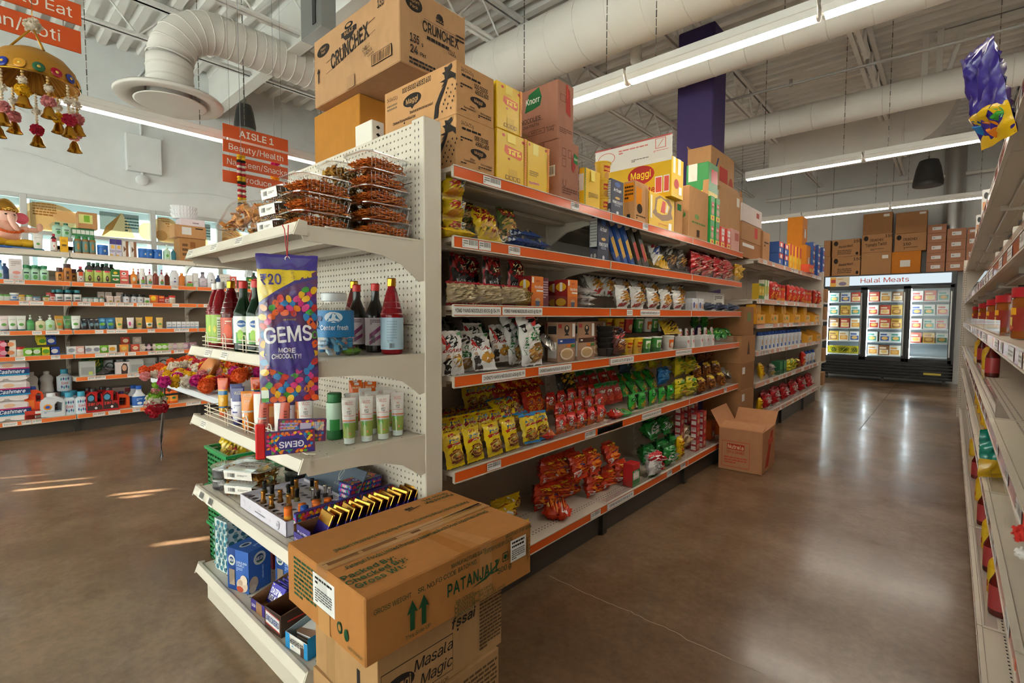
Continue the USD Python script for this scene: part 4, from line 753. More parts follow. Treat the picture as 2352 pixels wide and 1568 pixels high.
boxpx('knorr1', 'dusty pink noodle carton with green leaf logo, lower of two', 1250, 1287, 1330, 316, ZT, -1.53, PK, {'F': kf, 'L': [('r', .1, .4, .7, .58, '#ded7cf'), ('b', .15, .43, .65, .56, 14, '#333')]}, 'card')
zk = float(at(1287, 316, X=-1.53)[2])+.001
kl = [('p', [(.2, .6), (.3, .9), (.55, .98), (.62, .8), (.58, .66), (.4, .62)], '#2c6b3e'), ('t', 'Knorr', .4, .78, .1, '#dfd9c8', {'fit': .34}), ('t', 'NOODLES', .35, .45, .075, INK, {'bold': 0, 'fit': .5}), ('r', .1, .4, .66, .405, INK), ('t', 'CHATPATTA', .36, .34, .05, INK, {'bold': 0, 'fit': .4}), ('r', .3, .16, .7, .25, '#6c463a'), ('r', .31, .17, .69, .24, PK), ('t', 'PAKISTAN', .5, .205, .035, INK, {'bold': 0}), ('t', 'Net weight', .84, .23, .028, INK, {'bold': 0}), ('t', '3.6Kg', .84, .18, .04, INK, {'bold': 0})]
boxpx('knorr2', 'dusty pink noodle carton with green leaf logo, upper of two', 1188, 1282, 1318, 180, zk, -1.545, PK, {'F': [('r', .15, .66, .5, .78, '#7e5142'), ('r', .18, .67, .47, .77, PK), ('p', [(.5, .5), (.5, .98), (.75, .9), (.8, .45)], '#b03a30'), ('l', .1, .12, .9, .22, 3, '#6c463a'), ('r', .55, .75, .62, .98, '#c84a3c')], 'L': kl}, 'card')
GY = [('r', 0, 0, .08, 1, '#3f7a30')]+[('r', 0, .01+i*.04, .08, .026+i*.04, VY) for i in range(25)]
boxpx('vaig', 'yellow carton with green zigzag edge beside the stacked noodle cups', 1330, 1343, 1379, 383, ZT, -1.535, VY, {'F': GY+[('r', .35, .7, .6, .97, '#eed65a'), ('l', .2, .25, .8, .4, 4, '#7b6312')], 'L': [('r', .1, .42, .85, .85, '#ded9cd')]}, 'satin')
cup('cupy', .038, .048, .105, '#e3b51a', '#e5b924', [('r', .1, .45, .9, .8, '#b7271d'), ('t', 'Maggi', .5, .62, .2, '#f3cf2a', {'fit': .7}), ('e', .5, .22, .35, .2, '#c98d3f')])
for i in range(3): put('cupy', f'yellow instant noodle cup, {["bottom", "middle", "top"][i]} of the tower of three on the top shelf', TR(-1.6, ya(1384, -1.6, 430), ZT+.1055*i, -20))
NV = '#232b45'
penne = [('e', .5, .87, .22, .07, '#3a5a9a'), ('t', 'Artisan', .5, .72, .09, '#dfe3ea', {'fit': .6, 'sk': .2}), ('l', .35, .62, .65, .65, 1, '#98a1b5'), ('e', .5, .5, .2, .035, '#d3a654'), ('t', 'PENNE RIGATE', .5, .38, .075, '#dfe3ea', {'fit': .8, 'sx': .7}), ('l', .28, .27, .72, .33, 2, '#98a1b5'), ('e', .5, .09, .1, .05, '#d8dbe2')]
nutr = [('r', .08, .32, .92, .95, '#c9c7c2'), ('l', .12, .35, .88, .93, 9, '#8c8a88'), ('e', .3, .12, .14, .05, '#c9c7c2'), ('e', .7, .12, .14, .05, '#c9c7c2')]
boxpx('penne_top', 'navy penne pasta box standing alone on the top shelf', 1396, 1404, 1433, 408, ZT, -1.535, NV, {'F': penne, 'L': nutr}, 'satin', name='pasta_box')
boxpx('brownor', 'brown carton with orange warning label behind the pasta box', 1433, 1459, 1490, 413, ZT, -1.535, KRAFT, {'L': [('r', .05, .5, .9, .95, '#e08a14'), ('l', .1, .55, .85, .9, 4, '#4b3210'), ('r', .3, .05, .6, .2, '#222')], 'F': [('r', .1, .45, .5, .85, '#d88518'), ('e', .35, .35, .2, .12, '#3a2c1e'), ('l', .1, .08, .9, .2, 2, '#4b3720'), ('r', .8, .05, .95, .9, '#a67b50')]}, 'card')
boxpx('torny', 'torn yellow noodle carton showing packets inside its ragged hole', None, 1492, 1550, 437, ZT, -1.535, '#dcb016', {'F': [('p', [(.2, .55), (.22, .85), (.4, .98), (.6, .93), (.75, .96), (.9, .8), (.86, .58), (.93, .42), (.72, .32), (.5, .26), (.24, .34), (.12, .42)], '#8a6846'), ('p', [(.26, .56), (.3, .84), (.44, .92), (.66, .86), (.8, .74), (.7, .5), (.5, .44), (.3, .46)], '#e3bd20'), ('p', [(.42, .5), (.5, .86), (.62, .84), (.6, .5)], '#c43325'), ('p', [(.62, .56), (.68, .8), (.74, .74), (.7, .54)], '#e9e4d0'), ('l', .35, .1, .7, .18, 2, '#c0501c'), ('r', .75, .05, .88, .25, '#eee'), ('r', .03, .25, .1, .9, '#efe6c6')]}, 'satin', d=.2)
boxpx('brown9', 'plain brown carton wedged behind the torn yellow carton', None, 1551, 1569, 440, ZT, -1.56, KRAFT, {'F': [('r', .3, .6, .8, .75, '#2d6b3d')]}, 'card', d=.22)
zm = float(at(1492, 437, X=-1.535)[2])+.006
mg = [('e', .62, .66, .17, .24, '#b5241c'), ('p', [(.52, .5), (.62, .33), (.7, .48)], '#b5241c'), ('t', 'Maggi', .62, .67, .17, '#f3cf2a', {'fit': .26}), ('t', '2-Minute', .62, .25, .17, '#b5241c', {'fit': .36}), ('l', .5, .03, .74, .11, 1, '#b5241c'), ('r', .8, .12, .89, .55, '#f0e8e4'), ('r', .81, .15, .88, .52, '#d9544c'), ('r', .905, .12, .975, .55, '#f0e8e4'), ('r', .915, .15, .968, .52, '#d9544c'), ('r', 0, .9, 1, 1, '#e4e0da')]
lidp = [('r', 0, .93, 1, 1, '#b9564f'), ('t', 'Sülle Noodles', .3, .965, .06, INK, {'fit': .4}), ('e', .16, .5, .12, .28, '#d9807a'), ('e', .16, .5, .11, .25, '#e4e0da'), ('l', .33, .55, .72, .78, 2, '#d9807a'), ('r', .8, .45, .93, .9, '#d9807a'), ('r', .81, .48, .92, .87, '#e4e0da'), ('p', [(.83, .52), (.9, .84), (.905, .83), (.835, .51)], '#c23a30'), ('l', .78, .28, .96, .38, 2, '#d9807a'), ('l', .5, .06, .72, .2, 2, '#77726c')]
ym = ya(1543, -1.5, 400); mx0 = xa(1368, ym, 400); mx1 = -1.5; mh = float(at(1543, 356, X=-1.5)[2])-zm; mw = ya(1570, -1.5, 400)-ym
def maggi2(p):
 w, d, h = mw, mx1-mx0, mh
 part(p, 'body', cartonmb(w, d, h, '#dfb414', {'L': mg, 'F': [('r', .1, .6, .3, 1, '#e9e2d2'), ('r', .5, .6, .75, 1, '#e9e2d2'), ('e', .4, .35, .2, .12, '#b5241c'), ('r', .6, .1, .85, .3, '#eee')]}, .003), 'satin')
 q = MB().box(-d/2, 0, 0, d/2, .004, .155, '#e4e0da', .001); decals(q, lidp, d, .155, faceP((-d/2, 0, 0), (1, 0, 0), (0, 0, 1))); part(p, 'flap', q, 'satin', M=TR(0, -w/2, h-.001, 0, 0, 3))
BUILD['maggi2'] = ('cardboard_box', 'box', maggi2)
put('maggi2', 'opened yellow noodle carton with tall white lid flap standing up', TR((mx0+mx1)/2, ym+mw/2, zm))
boxpx('tallbrown', 'tall brown carton with its lid flap raised, at the shelf front', 1568, 1584, 1628, 424, ZT, -1.53, '#b08358', {'L': [('e', .4, .45, .12, .04, '#3d7a3a'), ('p', [(.15, .4), (.3, .4), (.22, .55)], '#3d7a3a')], 'F': [('e', .4, .45, .12, .05, '#6d8a50'), ('l', .15, .3, .85, .36, 1, '#5a7a40'), ('r', .4, .06, .55, .2, '#4a3420')]}, 'card', flaps=[('R', .13, 8)], fc='#b08358')
boxpx('greenpk', 'green and yellow pasta carton lying above the tall brown carton', 1577, 1628, 1650, 370, ZT+.394, -1.6, '#1f8a3c', {'L': [('r', 0, 0, 1, .28, '#e3c21c'), ('r', .1, .55, .5, 1, '#e7dccb'), ('r', .05, 0, .5, .15, '#eee')], 'F': [('r', .3, .5, .95, .85, '#c4302a'), ('r', 0, 0, 1, .25, '#e3c21c')]}, 'satin')
boxpx('patbig', 'large brown curry carton with open top, behind the green pasta carton', 1580, 1634, 1688, 332, ZT+.207, -1.72, '#b5875b', {'L': [('r', .1, .55, .65, .62, '#c4553a'), ('t', 'Swayam', .35, .585, .06, '#e8d0b8', {'fit': .4})], 'F': [('r', .35, .6, .7, .82, '#bb3a2e'), ('r', 0, .05, 1, .3, '#33406a'), ('e', .5, .3, .1, .12, '#e0c59a'), ('e', .85, .45, .14, .3, '#a8432e'), ('p', [(.05, .6), (.1, .6), (.32, .9), (.27, .9)], '#33406a')]}, 'card', flaps=[('B', .04, 20)], b=.003)
boxpx('patst', 'brown carton under the large curry carton, mostly hidden', None, 1646, 1705, 440, ZT, -1.66, KRAFT, {}, 'card', d=.3, h=.205)
boxpx('gsup', 'brown carton holding up the green pasta carton', None, 1630, 1645, 440, ZT, -1.62, KRAFT, {}, 'card', d=.2, h=.392)
GP = [('r', 0, .75, 1, 1, '#1f8a3c'), ('r', 0, 0, 1, .2, '#e3c21c'), ('r', .2, .55, .8, .75, '#c4302a'), ('e', .5, .38, .35, .14, '#b3876a'), ('t', 'Pasta', .5, .65, .09, '#f2e9d8', {'fit': .5}), ('r', .3, .05, .7, .15, '#c4302a')]
RP = [('r', 0, 0, 1, .22, '#e3c21c'), ('r', .1, .6, .9, .9, '#d9d2cc'), ('t', 'Soya', .5, .75, .1, '#c4302a', {'fit': .6}), ('e', .5, .42, .3, .12, '#e9d6cf'), ('r', .2, .06, .8, .16, '#c4302a')]
gz = [(1629, 1640, 'g', 0), (1641, 1652, 'g', 0), (1653, 1666, 'r', 0), (1667, 1679, 'r', 0), (1629, 1640, 'g', 1), (1641, 1652, 'g', 1)]
carton('pkg', .085, .05, .195, '#1f8a3c', {'F': GP}, 'satin', 'pasta_box'); carton('pkr', .085, .05, .175, '#c9423a', {'F': RP}, 'satin', 'pasta_box')
for i, (a, b, k, l) in enumerate(gz): put('pk'+k, f'{"green pasta" if k == "g" else "red soya"} box with yellow foot, {ordinal(i, 4) if l == 0 else ordinal(i-4, 2)} in the {"lower" if l == 0 else "upper"} row', TR(-1.54, ya((a+b)/2, -1.52, 530), ZT+.1965*l))
boxpx('brownopen', 'small brown carton with open lid resting on the pasta boxes', 1646, 1654, 1707, 425, ZT+.21, -1.62, '#b78a5e', {'F': [('r', .72, .7, .85, .92, '#e6ddd0')], 'L': [('r', .2, .5, .7, .9, '#e0d8ca')]}, 'card', flaps=[('B', .08, 15), ('R', .07, -20)])
boxpx('pinkbx', 'pale pink carton at the far end of the top shelf', None, 1681, 1699, 524, ZT, -1.53, '#cf9b90', {'F': [('r', .4, .5, .9, .85, '#b5665c')]}, 'card', d=.2)
# ---------------------------------------------------------------- packets on the noodle shelving
def PA(kind, px, z, label, X=-1.57, lie=0, rz=0, dz=0, ry=0, group=None, py=725):
 return put(kind, label, TR(X, ya(px, X, py), z+.002+dz, rz, -90 if lie else ry), group)
def many(kind, pxs, z, desc, where, X=-1.57, seeds=1, R=random.Random(2), **k):
 for i, px in enumerate(pxs):
  o = ordinal(i, len(pxs)); kk = kind if seeds == 1 else kind+str(R.randrange(seeds))
  PA(kk, px, z, f'{desc}, {o} {where}' if o else f'{desc}, {where}', X+R.uniform(-.006, .006), rz=k.get('rz', 0)+R.uniform(-4, 4), **{a: b for a, b in k.items() if a != 'rz'})
S1, S2, S3, S4, S5 = AZ
YL = '#e3c114'
MAG = [('e', .5, .9, .17, .045, '#b5241c'), ('t', 'Maggi', .5, .9, .04, '#f6d32c', {'fit': .26}), ('t', '2', .26, .73, .1, '#2478b8'), ('t', 'Minute', .6, .76, .05, '#2478b8', {'fit': .42}), ('t', 'noodles', .6, .7, .035, '#2478b8', {'fit': .4}), ('p', [(.12, .6), (.2, .57), (.9, .63), (.85, .67), (.12, .65)], '#b5241c'), ('l', .2, .595, .85, .63, 1, '#f2dccb')]+BOWL
pouch('mag', .108, .15, .03, YL, MAG, seeds=3, amp=.7); pouch('magb', .108, .15, .03, YL, MAG+[('r', 0, 0, 1, .09, '#2d7fb8')], bands=[(.9, 1, '#2d7fb8')], seeds=2, amp=.7)
YIP = [('t', 'YiPPee!', .5, .84, .11, '#f2c426', {'fit': .72}), ('e', .52, .4, .36, .3, '#f08a1c'), ('e', .5, .42, .2, .16, '#d95a14'), ('p', [(.3, .5), (.45, .62), (.7, .5), (.55, .3)], '#2a4a94'), ('e', .4, .3, .12, .1, '#f3b52a'), ('e', .7, .3, .09, .08, '#c22f14')]
pouch('yip', .105, .13, .034, '#d8331a', YIP, seeds=3, amp=.8); pouch('yipd', .105, .13, .034, '#a32416', YIP, seeds=2, amp=.8)
pouch('yipm', .12, .155, .07, '#d93a16', [('e', .5, .45, .42, .3, '#ef7d1a'), ('t', 'YiPPee!', .5, .8, .09, '#f2c426', {'fit': .7}), ('p', [(.3, .5), (.45, .6), (.7, .5), (.5, .34)], '#2a4a94'), ('r', .06, .1, .2, .3, '#e8ded8'), ('e', .7, .3, .12, .1, '#c22f14')], seeds=3, amp=.9, nu=14, nv=18)
# lowest shelf
many('yipm', [1234, 1256, 1279, 1304], AB, 'orange noodle multipack', 'in the back row of the base shelf', -1.78, 3)
many('yipm', [1246, 1272, 1298], AB, 'orange noodle multipack', 'stacked on the back row of the base shelf', -1.77, 3, dz=.15)
many('yipm', [1352, 1385, 1418], AB, 'orange noodle multipack', 'in the middle row of the base shelf', -1.68, 3, lie=0)
many('yipm', [1330, 1362, 1405], AB, 'orange noodle multipack', 'lying on the middle row of the base shelf', -1.62, 3, dz=.155, ry=-25)
PA('yipm1', 1316, AB, 'orange noodle multipack lying alone toward the front of the base shelf', -1.54, lie=1, rz=28)
MGM = [('e', .3, .62, .1, .14, '#b5241c'), ('t', 'Maggi', .3, .62, .1, '#f6d32c', {'fit': .16}), ('r', .22, .2, .42, .4, '#2d7fb8'), ('p', [(.46, .1), (.44, .7), (.55, .95), (.66, .7), (.66, .1)], '#efe9e2'), ('t', '₹57', .555, .35, .22, '#b5241c', {'fit': .17}), ('e', .83, .5, .15, .3, '#8a3a1c'), ('e', .83, .52, .13, .25, '#d9b04a'), ('e', .1, .4, .12, .25, '#cda53e')]
pouch('magm', .22, .085, .075, '#dcb512', MGM, seeds=2, crimp=.008, amp=.4)
for i, (px, X, dz, rz) in enumerate(((1118, -1.78, 0, 4), (1150, -1.78, .08, -3), (1100, -1.86, 0, 0), (1172, -1.62, 0, 3), (1140, -1.69, .082, 2))): PA('magm0' if i % 2 else 'magm1', px, AB, f'yellow noodle value pack with price burst, {ORD[i]} in the base shelf pile', X, dz=dz, rz=rz)
GR = '#1d8a35'
pouch('grm', .13, .15, .09, GR, [('r', .1, .2, .42, .62, '#dfe3da'), ('l', .13, .25, .4, .58, 5, '#7c867a'), ('t', 'Knorr', .68, .7, .1, '#e7efe0', {'fit': .36}), ('e', .7, .38, .2, .14, '#c9d86a')], bands=[(.9, 1, '#136326')], seeds=3, amp=1.0)
many('grm', [1478, 1510, 1538], AB, 'green noodle multipack', 'in the base shelf back row', -1.75, 3); many('grm', [1498, 1528], AB, 'green noodle multipack', 'stacked high on the base shelf', -1.73, 3, dz=.15, ry=-30); many('grm', [1530], AB, 'green noodle multipack', 'nearest the front of the base shelf', -1.6, 3, ry=-10)
PA('grm0', 1508, AB, 'green noodle multipack topping the base shelf heap', -1.7, dz=.31, lie=1)
carton('rwg', .1, .07, .15, '#c4262a', {'F': [('r', 0, 0, 1, .72, '#27803a'), ('r', .1, .3, .9, .62, '#e9e4da'), ('t', 'Knorr', .5, .66, .1, '#fff', {'fit': .5})]}, 'satin', 'noodle_box'); PA('rwg', 1456, AB, 'small red and green boxed noodles beside the orange packs', -1.56)
pouch('rww', .16, .17, .09, '#e6e1dc', [('r', 0, .7, 1, 1, '#c4202a'), ('p', [(.5, .12), (.55, .6), (1, .7), (1, .1)], '#c4202a'), ('l', .1, .2, .45, .6, 6, '#8f8880'), ('e', .8, .35, .16, .18, '#d7b24a'), ('r', 0, 0, 1, .12, '#2f8a3c')], amp=.9); PA('rww', 1494, AB, 'red and white noodle pack at the front of the base shelf', -1.58)
pouch('ypch', .1, .19, .05, '#e2b312', [('e', .5, .55, .3, .15, '#a8341c'), ('t', 'Kohinoor', .5, .78, .06, '#a8341c', {'fit': .7}), ('e', .5, .3, .32, .14, '#8f5a20')]); PA('ypch', 1559, AB, 'yellow spice pouch standing on the base shelf beside green packs', -1.58)
pouch('tanb', .2, .22, .09, '#b89a72', [('e', .5, .55, .3, .2, '#cfc0a4')], m='film', amp=1.1); PA('tanb', 1573, AB, 'clear bag of tan soya pieces leaning behind the yellow pouch', -1.68, ry=-14)
carton('redb', .072, .05, .105, '#a51f2a', {'F': [('r', .1, .66, .9, .9, '#c8463c'), ('e', .5, .38, .32, .2, '#c79a7a')], 'L': [('r', .1, .55, .9, .9, '#d8cfc8'), ('r', .1, .1, .9, .4, '#d8cfc8'), ('l', .15, .58, .85, .88, 3, '#8d3a3a')]}, 'satin', 'spice_box')
k = 0
for c, (px0, X) in enumerate(((1566, -1.66), (1582, -1.66), (1598, -1.66), (1603, -1.57), (1618, -1.57))):
 for l in range(4 if X < -1.6 else 3): PA('redb', px0, AB, f'dark red boxed spice, {["bottom", "second", "third", "top"][l]} of the {ordinal(c, 5)} column on the base shelf', X, dz=.106*l)
carton('orgb', .1, .06, .17, '#d9621a', {'F': [('r', .3, .5, .9, .7, '#c0301c'), ('e', .5, .3, .25, .15, '#e9d7bc')]}, 'satin', 'spice_box'); many('orgb', [1637, 1660], AB, 'orange boxed spice mix', 'at the far end of the base shelf', -1.62, dz=.0)
carton('yelb', .1, .1, .08, '#d9b41c', {'F': [('r', .2, .3, .8, .7, '#3f8a34')]}, 'satin', 'spice_box'); PA('yelb', 1684, AB, 'yellow and green low box at the last corner of the base shelf', -1.6)
# second shelf: the yellow, orange and green packets
many('mag', [1042, 1088, 1134, 1174], S1, 'yellow two minute noodle packet', 'standing in the front row', -1.56, 3, ry=-16)
many('mag', [1030, 1060, 1092, 1122, 1152, 1182, 1204], S1, 'yellow two minute noodle packet', 'leaning in the second row', -1.63, 3, ry=-38, dz=.05)
many('mag', [1024, 1050, 1076, 1102, 1130, 1158, 1186], S1, 'yellow two minute noodle packet', 'in the third row of the heap', -1.71, 3, ry=-58, dz=.07)
many('mag', [1030, 1056, 1082, 1110, 1136], S1, 'yellow two minute noodle packet', 'at the back of the heap', -1.8, 3, ry=-64, dz=.085)
many('magb', [1220, 1246], S1, 'blue footed yellow noodle packet', 'at the end of the yellow heap', -1.57, 2, ry=-20, rz=-12); many('magb', [1170, 1196], S1, 'blue footed yellow noodle packet', 'on top of the yellow heap', -1.66, 2, ry=-60, dz=.12)
many('mag', [1082, 1106, 1128], S1, 'yellow noodle packet', 'standing against the back panel', -1.9, 3, ry=-18, dz=.13)
many('yip', [1178, 1216, 1234], S1, 'bright orange noodle packet', 'standing behind the yellow heap', -1.78, 3, dz=.08, ry=-14); many('yipd', [1150, 1178, 1206, 1232], S1, 'darker orange noodle packet', 'in the rear row of the orange heap', -1.88, 2, dz=.11, ry=-20); many('yip', [1164, 1192, 1218, 1240], S1, 'bright orange noodle packet', 'lying on the top of the orange heap', -1.9, 3, dz=.2, ry=-62)
pouch('yr', .075, .105, .045, '#cf2a1c', [('r', 0, 0, 1, .45, '#dd651a'), ('r', .12, .3, .35, .78, '#e3dcd6'), ('b', .15, .34, .32, .74, 8, '#444'), ('e', .62, .3, .26, .2, '#e9902a'), ('e', .55, .34, .12, .1, '#35508f')], seeds=3, amp=.6)
many('yr', [1282, 1305, 1329, 1352, 1374], S1, 'red and orange noodle pack', 'in the front block', -1.6, 3, dz=.0); many('yr', [1278, 1300, 1323, 1346, 1369], S1, 'red and orange noodle pack', 'in the middle block', -1.68, 3, dz=.045); many('yr', [1258, 1282, 1306, 1330, 1354], S1, 'red and orange noodle pack', 'in the rear block', -1.77, 3, dz=.09)
PA('yr1', 1276, S1, 'red noodle pack lying flat before the red block', -1.545, lie=1, rz=60)
pouch('blk', .17, .19, .07, '#2a2a20', [('e', .5, .5, .42, .42, '#c99a1c'), ('e', .35, .62, .2, .14, '#1e3a2a'), ('e', .65, .4, .2, .14, '#1e3a2a'), ('e', .5, .3, .16, .1, '#1e3a2a')], amp=.7); PA('blk', 1298, S1, 'black and amber noodle pack leaning by the back panel', -1.86, dz=.12, ry=-18)
pouch('rgn', .1, .15, .035, '#a8281e', [('p', [(0, .8), (1, .7), (1, 1), (0, 1)], '#1e7a32'), ('r', .2, .52, .8, .64, '#e7d9c9'), ('e', .5, .28, .33, .17, '#cf4a24')], bands=[(.86, 1, '#1e7a32')], seeds=3, amp=.8)
many('rgn', [1324, 1346, 1368, 1392, 1414], S1, 'dark red noodle packet with green top', 'leaning in the upper row', -1.84, 3, dz=.12, ry=-26); many('rgn', [1385, 1402, 1420], S1, 'dark red noodle packet with green top', 'in the lower row', -1.7, 3, dz=.05, ry=-20)
pouch('grn', .085, .12, .04, '#2d9a34', [('r', .1, .6, .9, .78, '#14602a'), ('l', .15, .64, .85, .74, 1, '#e6efd8'), ('e', .6, .3, .32, .22, '#c98f2e'), ('e', .25, .3, .12, .1, '#e3cf3a')], seeds=3, amp=.6)
many('grn', [1447, 1470, 1494, 1516, 1536], S1, 'bright green noodle pack', 'in the front block', -1.61, 3); many('grn', [1438, 1460, 1482, 1504], S1, 'bright green noodle pack', 'in the raised block', -1.72, 3, dz=.06, ry=-40); many('grn', [1436, 1458, 1480, 1500], S1, 'bright green noodle pack', 'at the back of the block', -1.84, 3, dz=.11, ry=-55)
PA('yr0', 1428, S1, 'red noodle pack lying flat beside the green block', -1.56, lie=1, rz=80); PA('grn0', 1450, S1, 'pale green noodle pack lying loose at the shelf front', -1.54, lie=1, rz=70)
pouch('blu', .16, .14, .06, '#2a78bd', [('r', .1, .3, .9, .7, '#58a0d8')], amp=.9); PA('blu', 1516, S1, 'blue noodle pack behind the green block', -1.74, dz=.1)
pouch('dkb', .17, .17, .07, '#1f3550', [('r', .3, .3, .5, .8, '#9ab'), ('e', .7, .5, .15, .2, '#b04a2a')], amp=.6); PA('dkb', 1428, S1, 'dark blue noodle pack near the back panel', -1.93, dz=.2)
pouch('yg', .15, .16, .07, '#c9b81e', [('e', .5, .42, .38, .3, '#8c9a24'), ('e', .5, .42, .2, .16, '#c98a2c'), ('r', .1, .75, .9, .9, '#4d8a22')], seeds=3, amp=.9)
many('yg', [1462, 1492, 1524], S1, 'olive yellow noodle pack', 'in the rear upper row', -1.92, 3, dz=.2); many('yg', [1552, 1578], S1, 'olive yellow noodle pack', 'in the front row', -1.6, 3); many('yg', [1550, 1576], S1, 'olive yellow noodle pack', 'stacked in the middle', -1.7, 3, dz=.15)
pouch('brn', .12, .14, .06, '#6b3a1a', [('e', .5, .45, .38, .3, '#b06a24'), ('r', .1, .78, .9, .92, '#c9a21c')], bands=[(.88, 1, '#c9a21c')], seeds=3, amp=.9)
many('brn', [1550, 1576, 1602, 1622], S1, 'brown noodle pack with yellow top', 'on the upper pile', -1.82, 3, dz=.2); many('brn', [1592, 1615, 1636], S1, 'brown noodle pack with yellow top', 'in the middle pile', -1.66, 3, dz=.09); many('brn', [1602, 1624, 1648], S1, 'brown noodle pack with yellow top', 'at the front', -1.57, 3)
pouch('slv', .13, .16, .05, '#9a948c', [('r', .1, .2, .6, .5, '#c9b04a')], m='foil', seeds=2, amp=1.2); many('slv', [1662, 1684], S1, 'crinkled silver backed packet', 'at the far end of the second shelf', -1.58, 2, ry=-55, dz=.03)
pouch('ylie', .15, .16, .05, '#d9a81c', [], amp=1); PA('ylie', 1660, S1, 'yellow packet lying behind the silver packets', -1.72, dz=.08, lie=1)
# third shelf: chow mein, oats, cups
HW = '#e7e4e0'
chow = [('e', .4, .74, .26, .15, '#26211f'), ('t', "Ching's", .4, .74, .055, '#eee', {'fit': .4, 'sk': .2}), ('p', [(.0, .9), (.1, .93), (.3, .62), (.2, .55), (.08, .75)], '#cf2a26'), ('t', 'CHOWMEIN', .48, .54, .065, '#b32018', {'fit': .85}), ('l', .3, .48, .75, .51, 1, '#555'), ('e', .66, .3, .26, .15, '#c58b2c'), ('e', .6, .34, .12, .06, '#e8c24a'), ('e', .75, .27, .1, .05, '#5f8a2c'), ('p', [(.05, .02), (.05, .3), (.18, .38), (.32, .3), (.36, .02)], '#29251f'), ('e', .2, .4, .09, .05, '#c79a78'), ('t', 'MAKE', .22, .12, .05, '#eee', {'sx': .8}), ('p', [(.75, .93), (.98, .8), (.98, .98)], '#2e8a3c')]
pouch('chow', .12, .185, .03, HW, chow, seeds=2, amp=.7); pouch('hakb', .12, .18, .03, '#d9d6d1', [('e', .5, .78, .25, .12, '#26211f'), ('t', 'VEG', .5, .58, .08, '#1f7a34'), ('t', 'HAKKA', .5, .48, .08, '#1f7a34', {'fit': .8}), ('t', 'NOODLES', .5, .38, .08, '#1f7a34', {'fit': .85}), ('e', .5, .18, .36, .13, '#b58b4a')], seeds=2, amp=.7)
pouch('hak', .18, .265, .055, HW, [('e', .64, .84, .24, .1, '#26211f'), ('t', "Ching's", .64, .845, .05, '#eee', {'fit': .4, 'sk': .2}), ('p', [(.36, .95), (.46, .93), (.6, .75), (.56, .71), (.44, .8)], '#cf2a26'), ('t', 'VEG', .6, .655, .07, '#1f7a34'), ('t', 'HAKKA', .6, .565, .07, '#1f7a34', {'fit': .55}), ('t', 'NOODLES', .6, .475, .07, '#1f7a34', {'fit': .62}), ('e', .6, .22, .37, .18, '#a8793a'), ('e', .6, .23, .33, .155, '#c99f58'), ('e', .5, .27, .1, .04, '#5f8a2c'), ('e', .7, .17, .1, .04, '#b5562c'), ('e', .62, .3, .14, .04, '#e0c084'), ('t', 'VEG HAKKA', .12, .35, .06, '#1f7a34', {'rot': 80, 'fit': .5}), ('e', .12, .68, .1, .08, '#26211f')], amp=.8)
PA('chow0', 1036, S2, 'chow mein packet standing upright at the near end of its shelf', -1.56, ry=-8); PA('hakb0', 1062, S2, 'hakka noodle packet tucked behind the first chow mein packet', -1.62, ry=-6)
PA('chow1', 1113, S2, 'chow mein packet lying tilted across the shelf front', -1.55, ry=-30, rz=-14); PA('chow0', 1092, S2, 'chow mein packet standing behind the tilted one', -1.65, dz=.03, ry=-12); PA('chow1', 1146, S2, 'chow mein packet leaning right behind the tilted one', -1.65, dz=.02, ry=-10)
for i, (px, X, ry, dz) in enumerate(((1030, -1.74, -40, .09), (1060, -1.76, -50, .09), (1092, -1.78, -45, .1), (1122, -1.8, -48, .09), (1046, -1.86, -55, .12), (1080, -1.88, -58, .12), (1112, -1.9, -58, .12))): PA(f'hakb{i % 2}', px, S2, f'white hakka noodle packet, {ORD[i]} of those heaped at the back', X, ry=ry, dz=dz)
PA('hak', 1214, S2, 'large veg hakka noodle bag standing at the shelf front', -1.57, ry=-10, rz=6); PA('hak', 1180, S2, 'large veg hakka noodle bag leaning behind the front one', -1.66, ry=-14, rz=14)
pouch('svb', .16, .13, .035, '#cfcbc6', [('l', .2, .25, .8, .75, 5, '#77736e'), ('b', .7, .1, .9, .3, 10, '#333')], m='foil', amp=.9); PA('svb', 1276, S2, 'silver bag showing its printed back beside the oats', -1.58, ry=-50, rz=20, dz=.05)
oat = lambda c, t: [('r', 0, .58, 1, 1, '#a98063'), ('e', .5, .82, .14, .1, '#2a2523'), ('e', .5, .85, .06, .045, '#d8b898'), ('p', [(.35, .66), (.5, .74), (.65, .66)], '#2a2523'), ('r', 0, .46, .98, .58, c), ('l', .12, .49, .88, .56, 1, '#eee'), ('r', .8, .62, .96, .96, '#e7e2dc'), ('r', .02, .85, .2, .95, '#b5302c'), ('e', .5, .2, .38, .15, '#e8d6bc'), ('e', .5, .2, .3, .11, '#caa878'), ('r', .5, .36, .7, .43, '#d8741c'), ('r', .74, .36, .94, .43, '#3a7a34')]
for kk, c in (('oatb', '#2b4a94'), ('oatm', '#4a2b20'), ('oatr', '#8a2230')): carton(kk, .165, .07, .215, '#ab866a', {'F': oat(c, ''), 'L': [('r', .1, .1, .9, .5, '#dcd6cf'), ('r', .1, .7, .9, .9, '#2a2523')]}, 'satin', 'oats_box')
PA('oatb', 1290, S2, 'tan oats box with blue band beside the silver bag', -1.59); PA('oatm', 1336, S2, 'tan oats box with dark brown band', -1.585); PA('oatr', 1364, S2, 'tan oats box with maroon band, partly behind', -1.66); PA('oatb', 1262, S2, 'tan oats box with blue band, at the back', -1.75); PA('oatr', 1252, S2, 'tan oats box with maroon band, at the back', -1.83)
cup('bowlk', .05, .07, .05, '#201d1c', '#26211f', name='noodle_bowl')
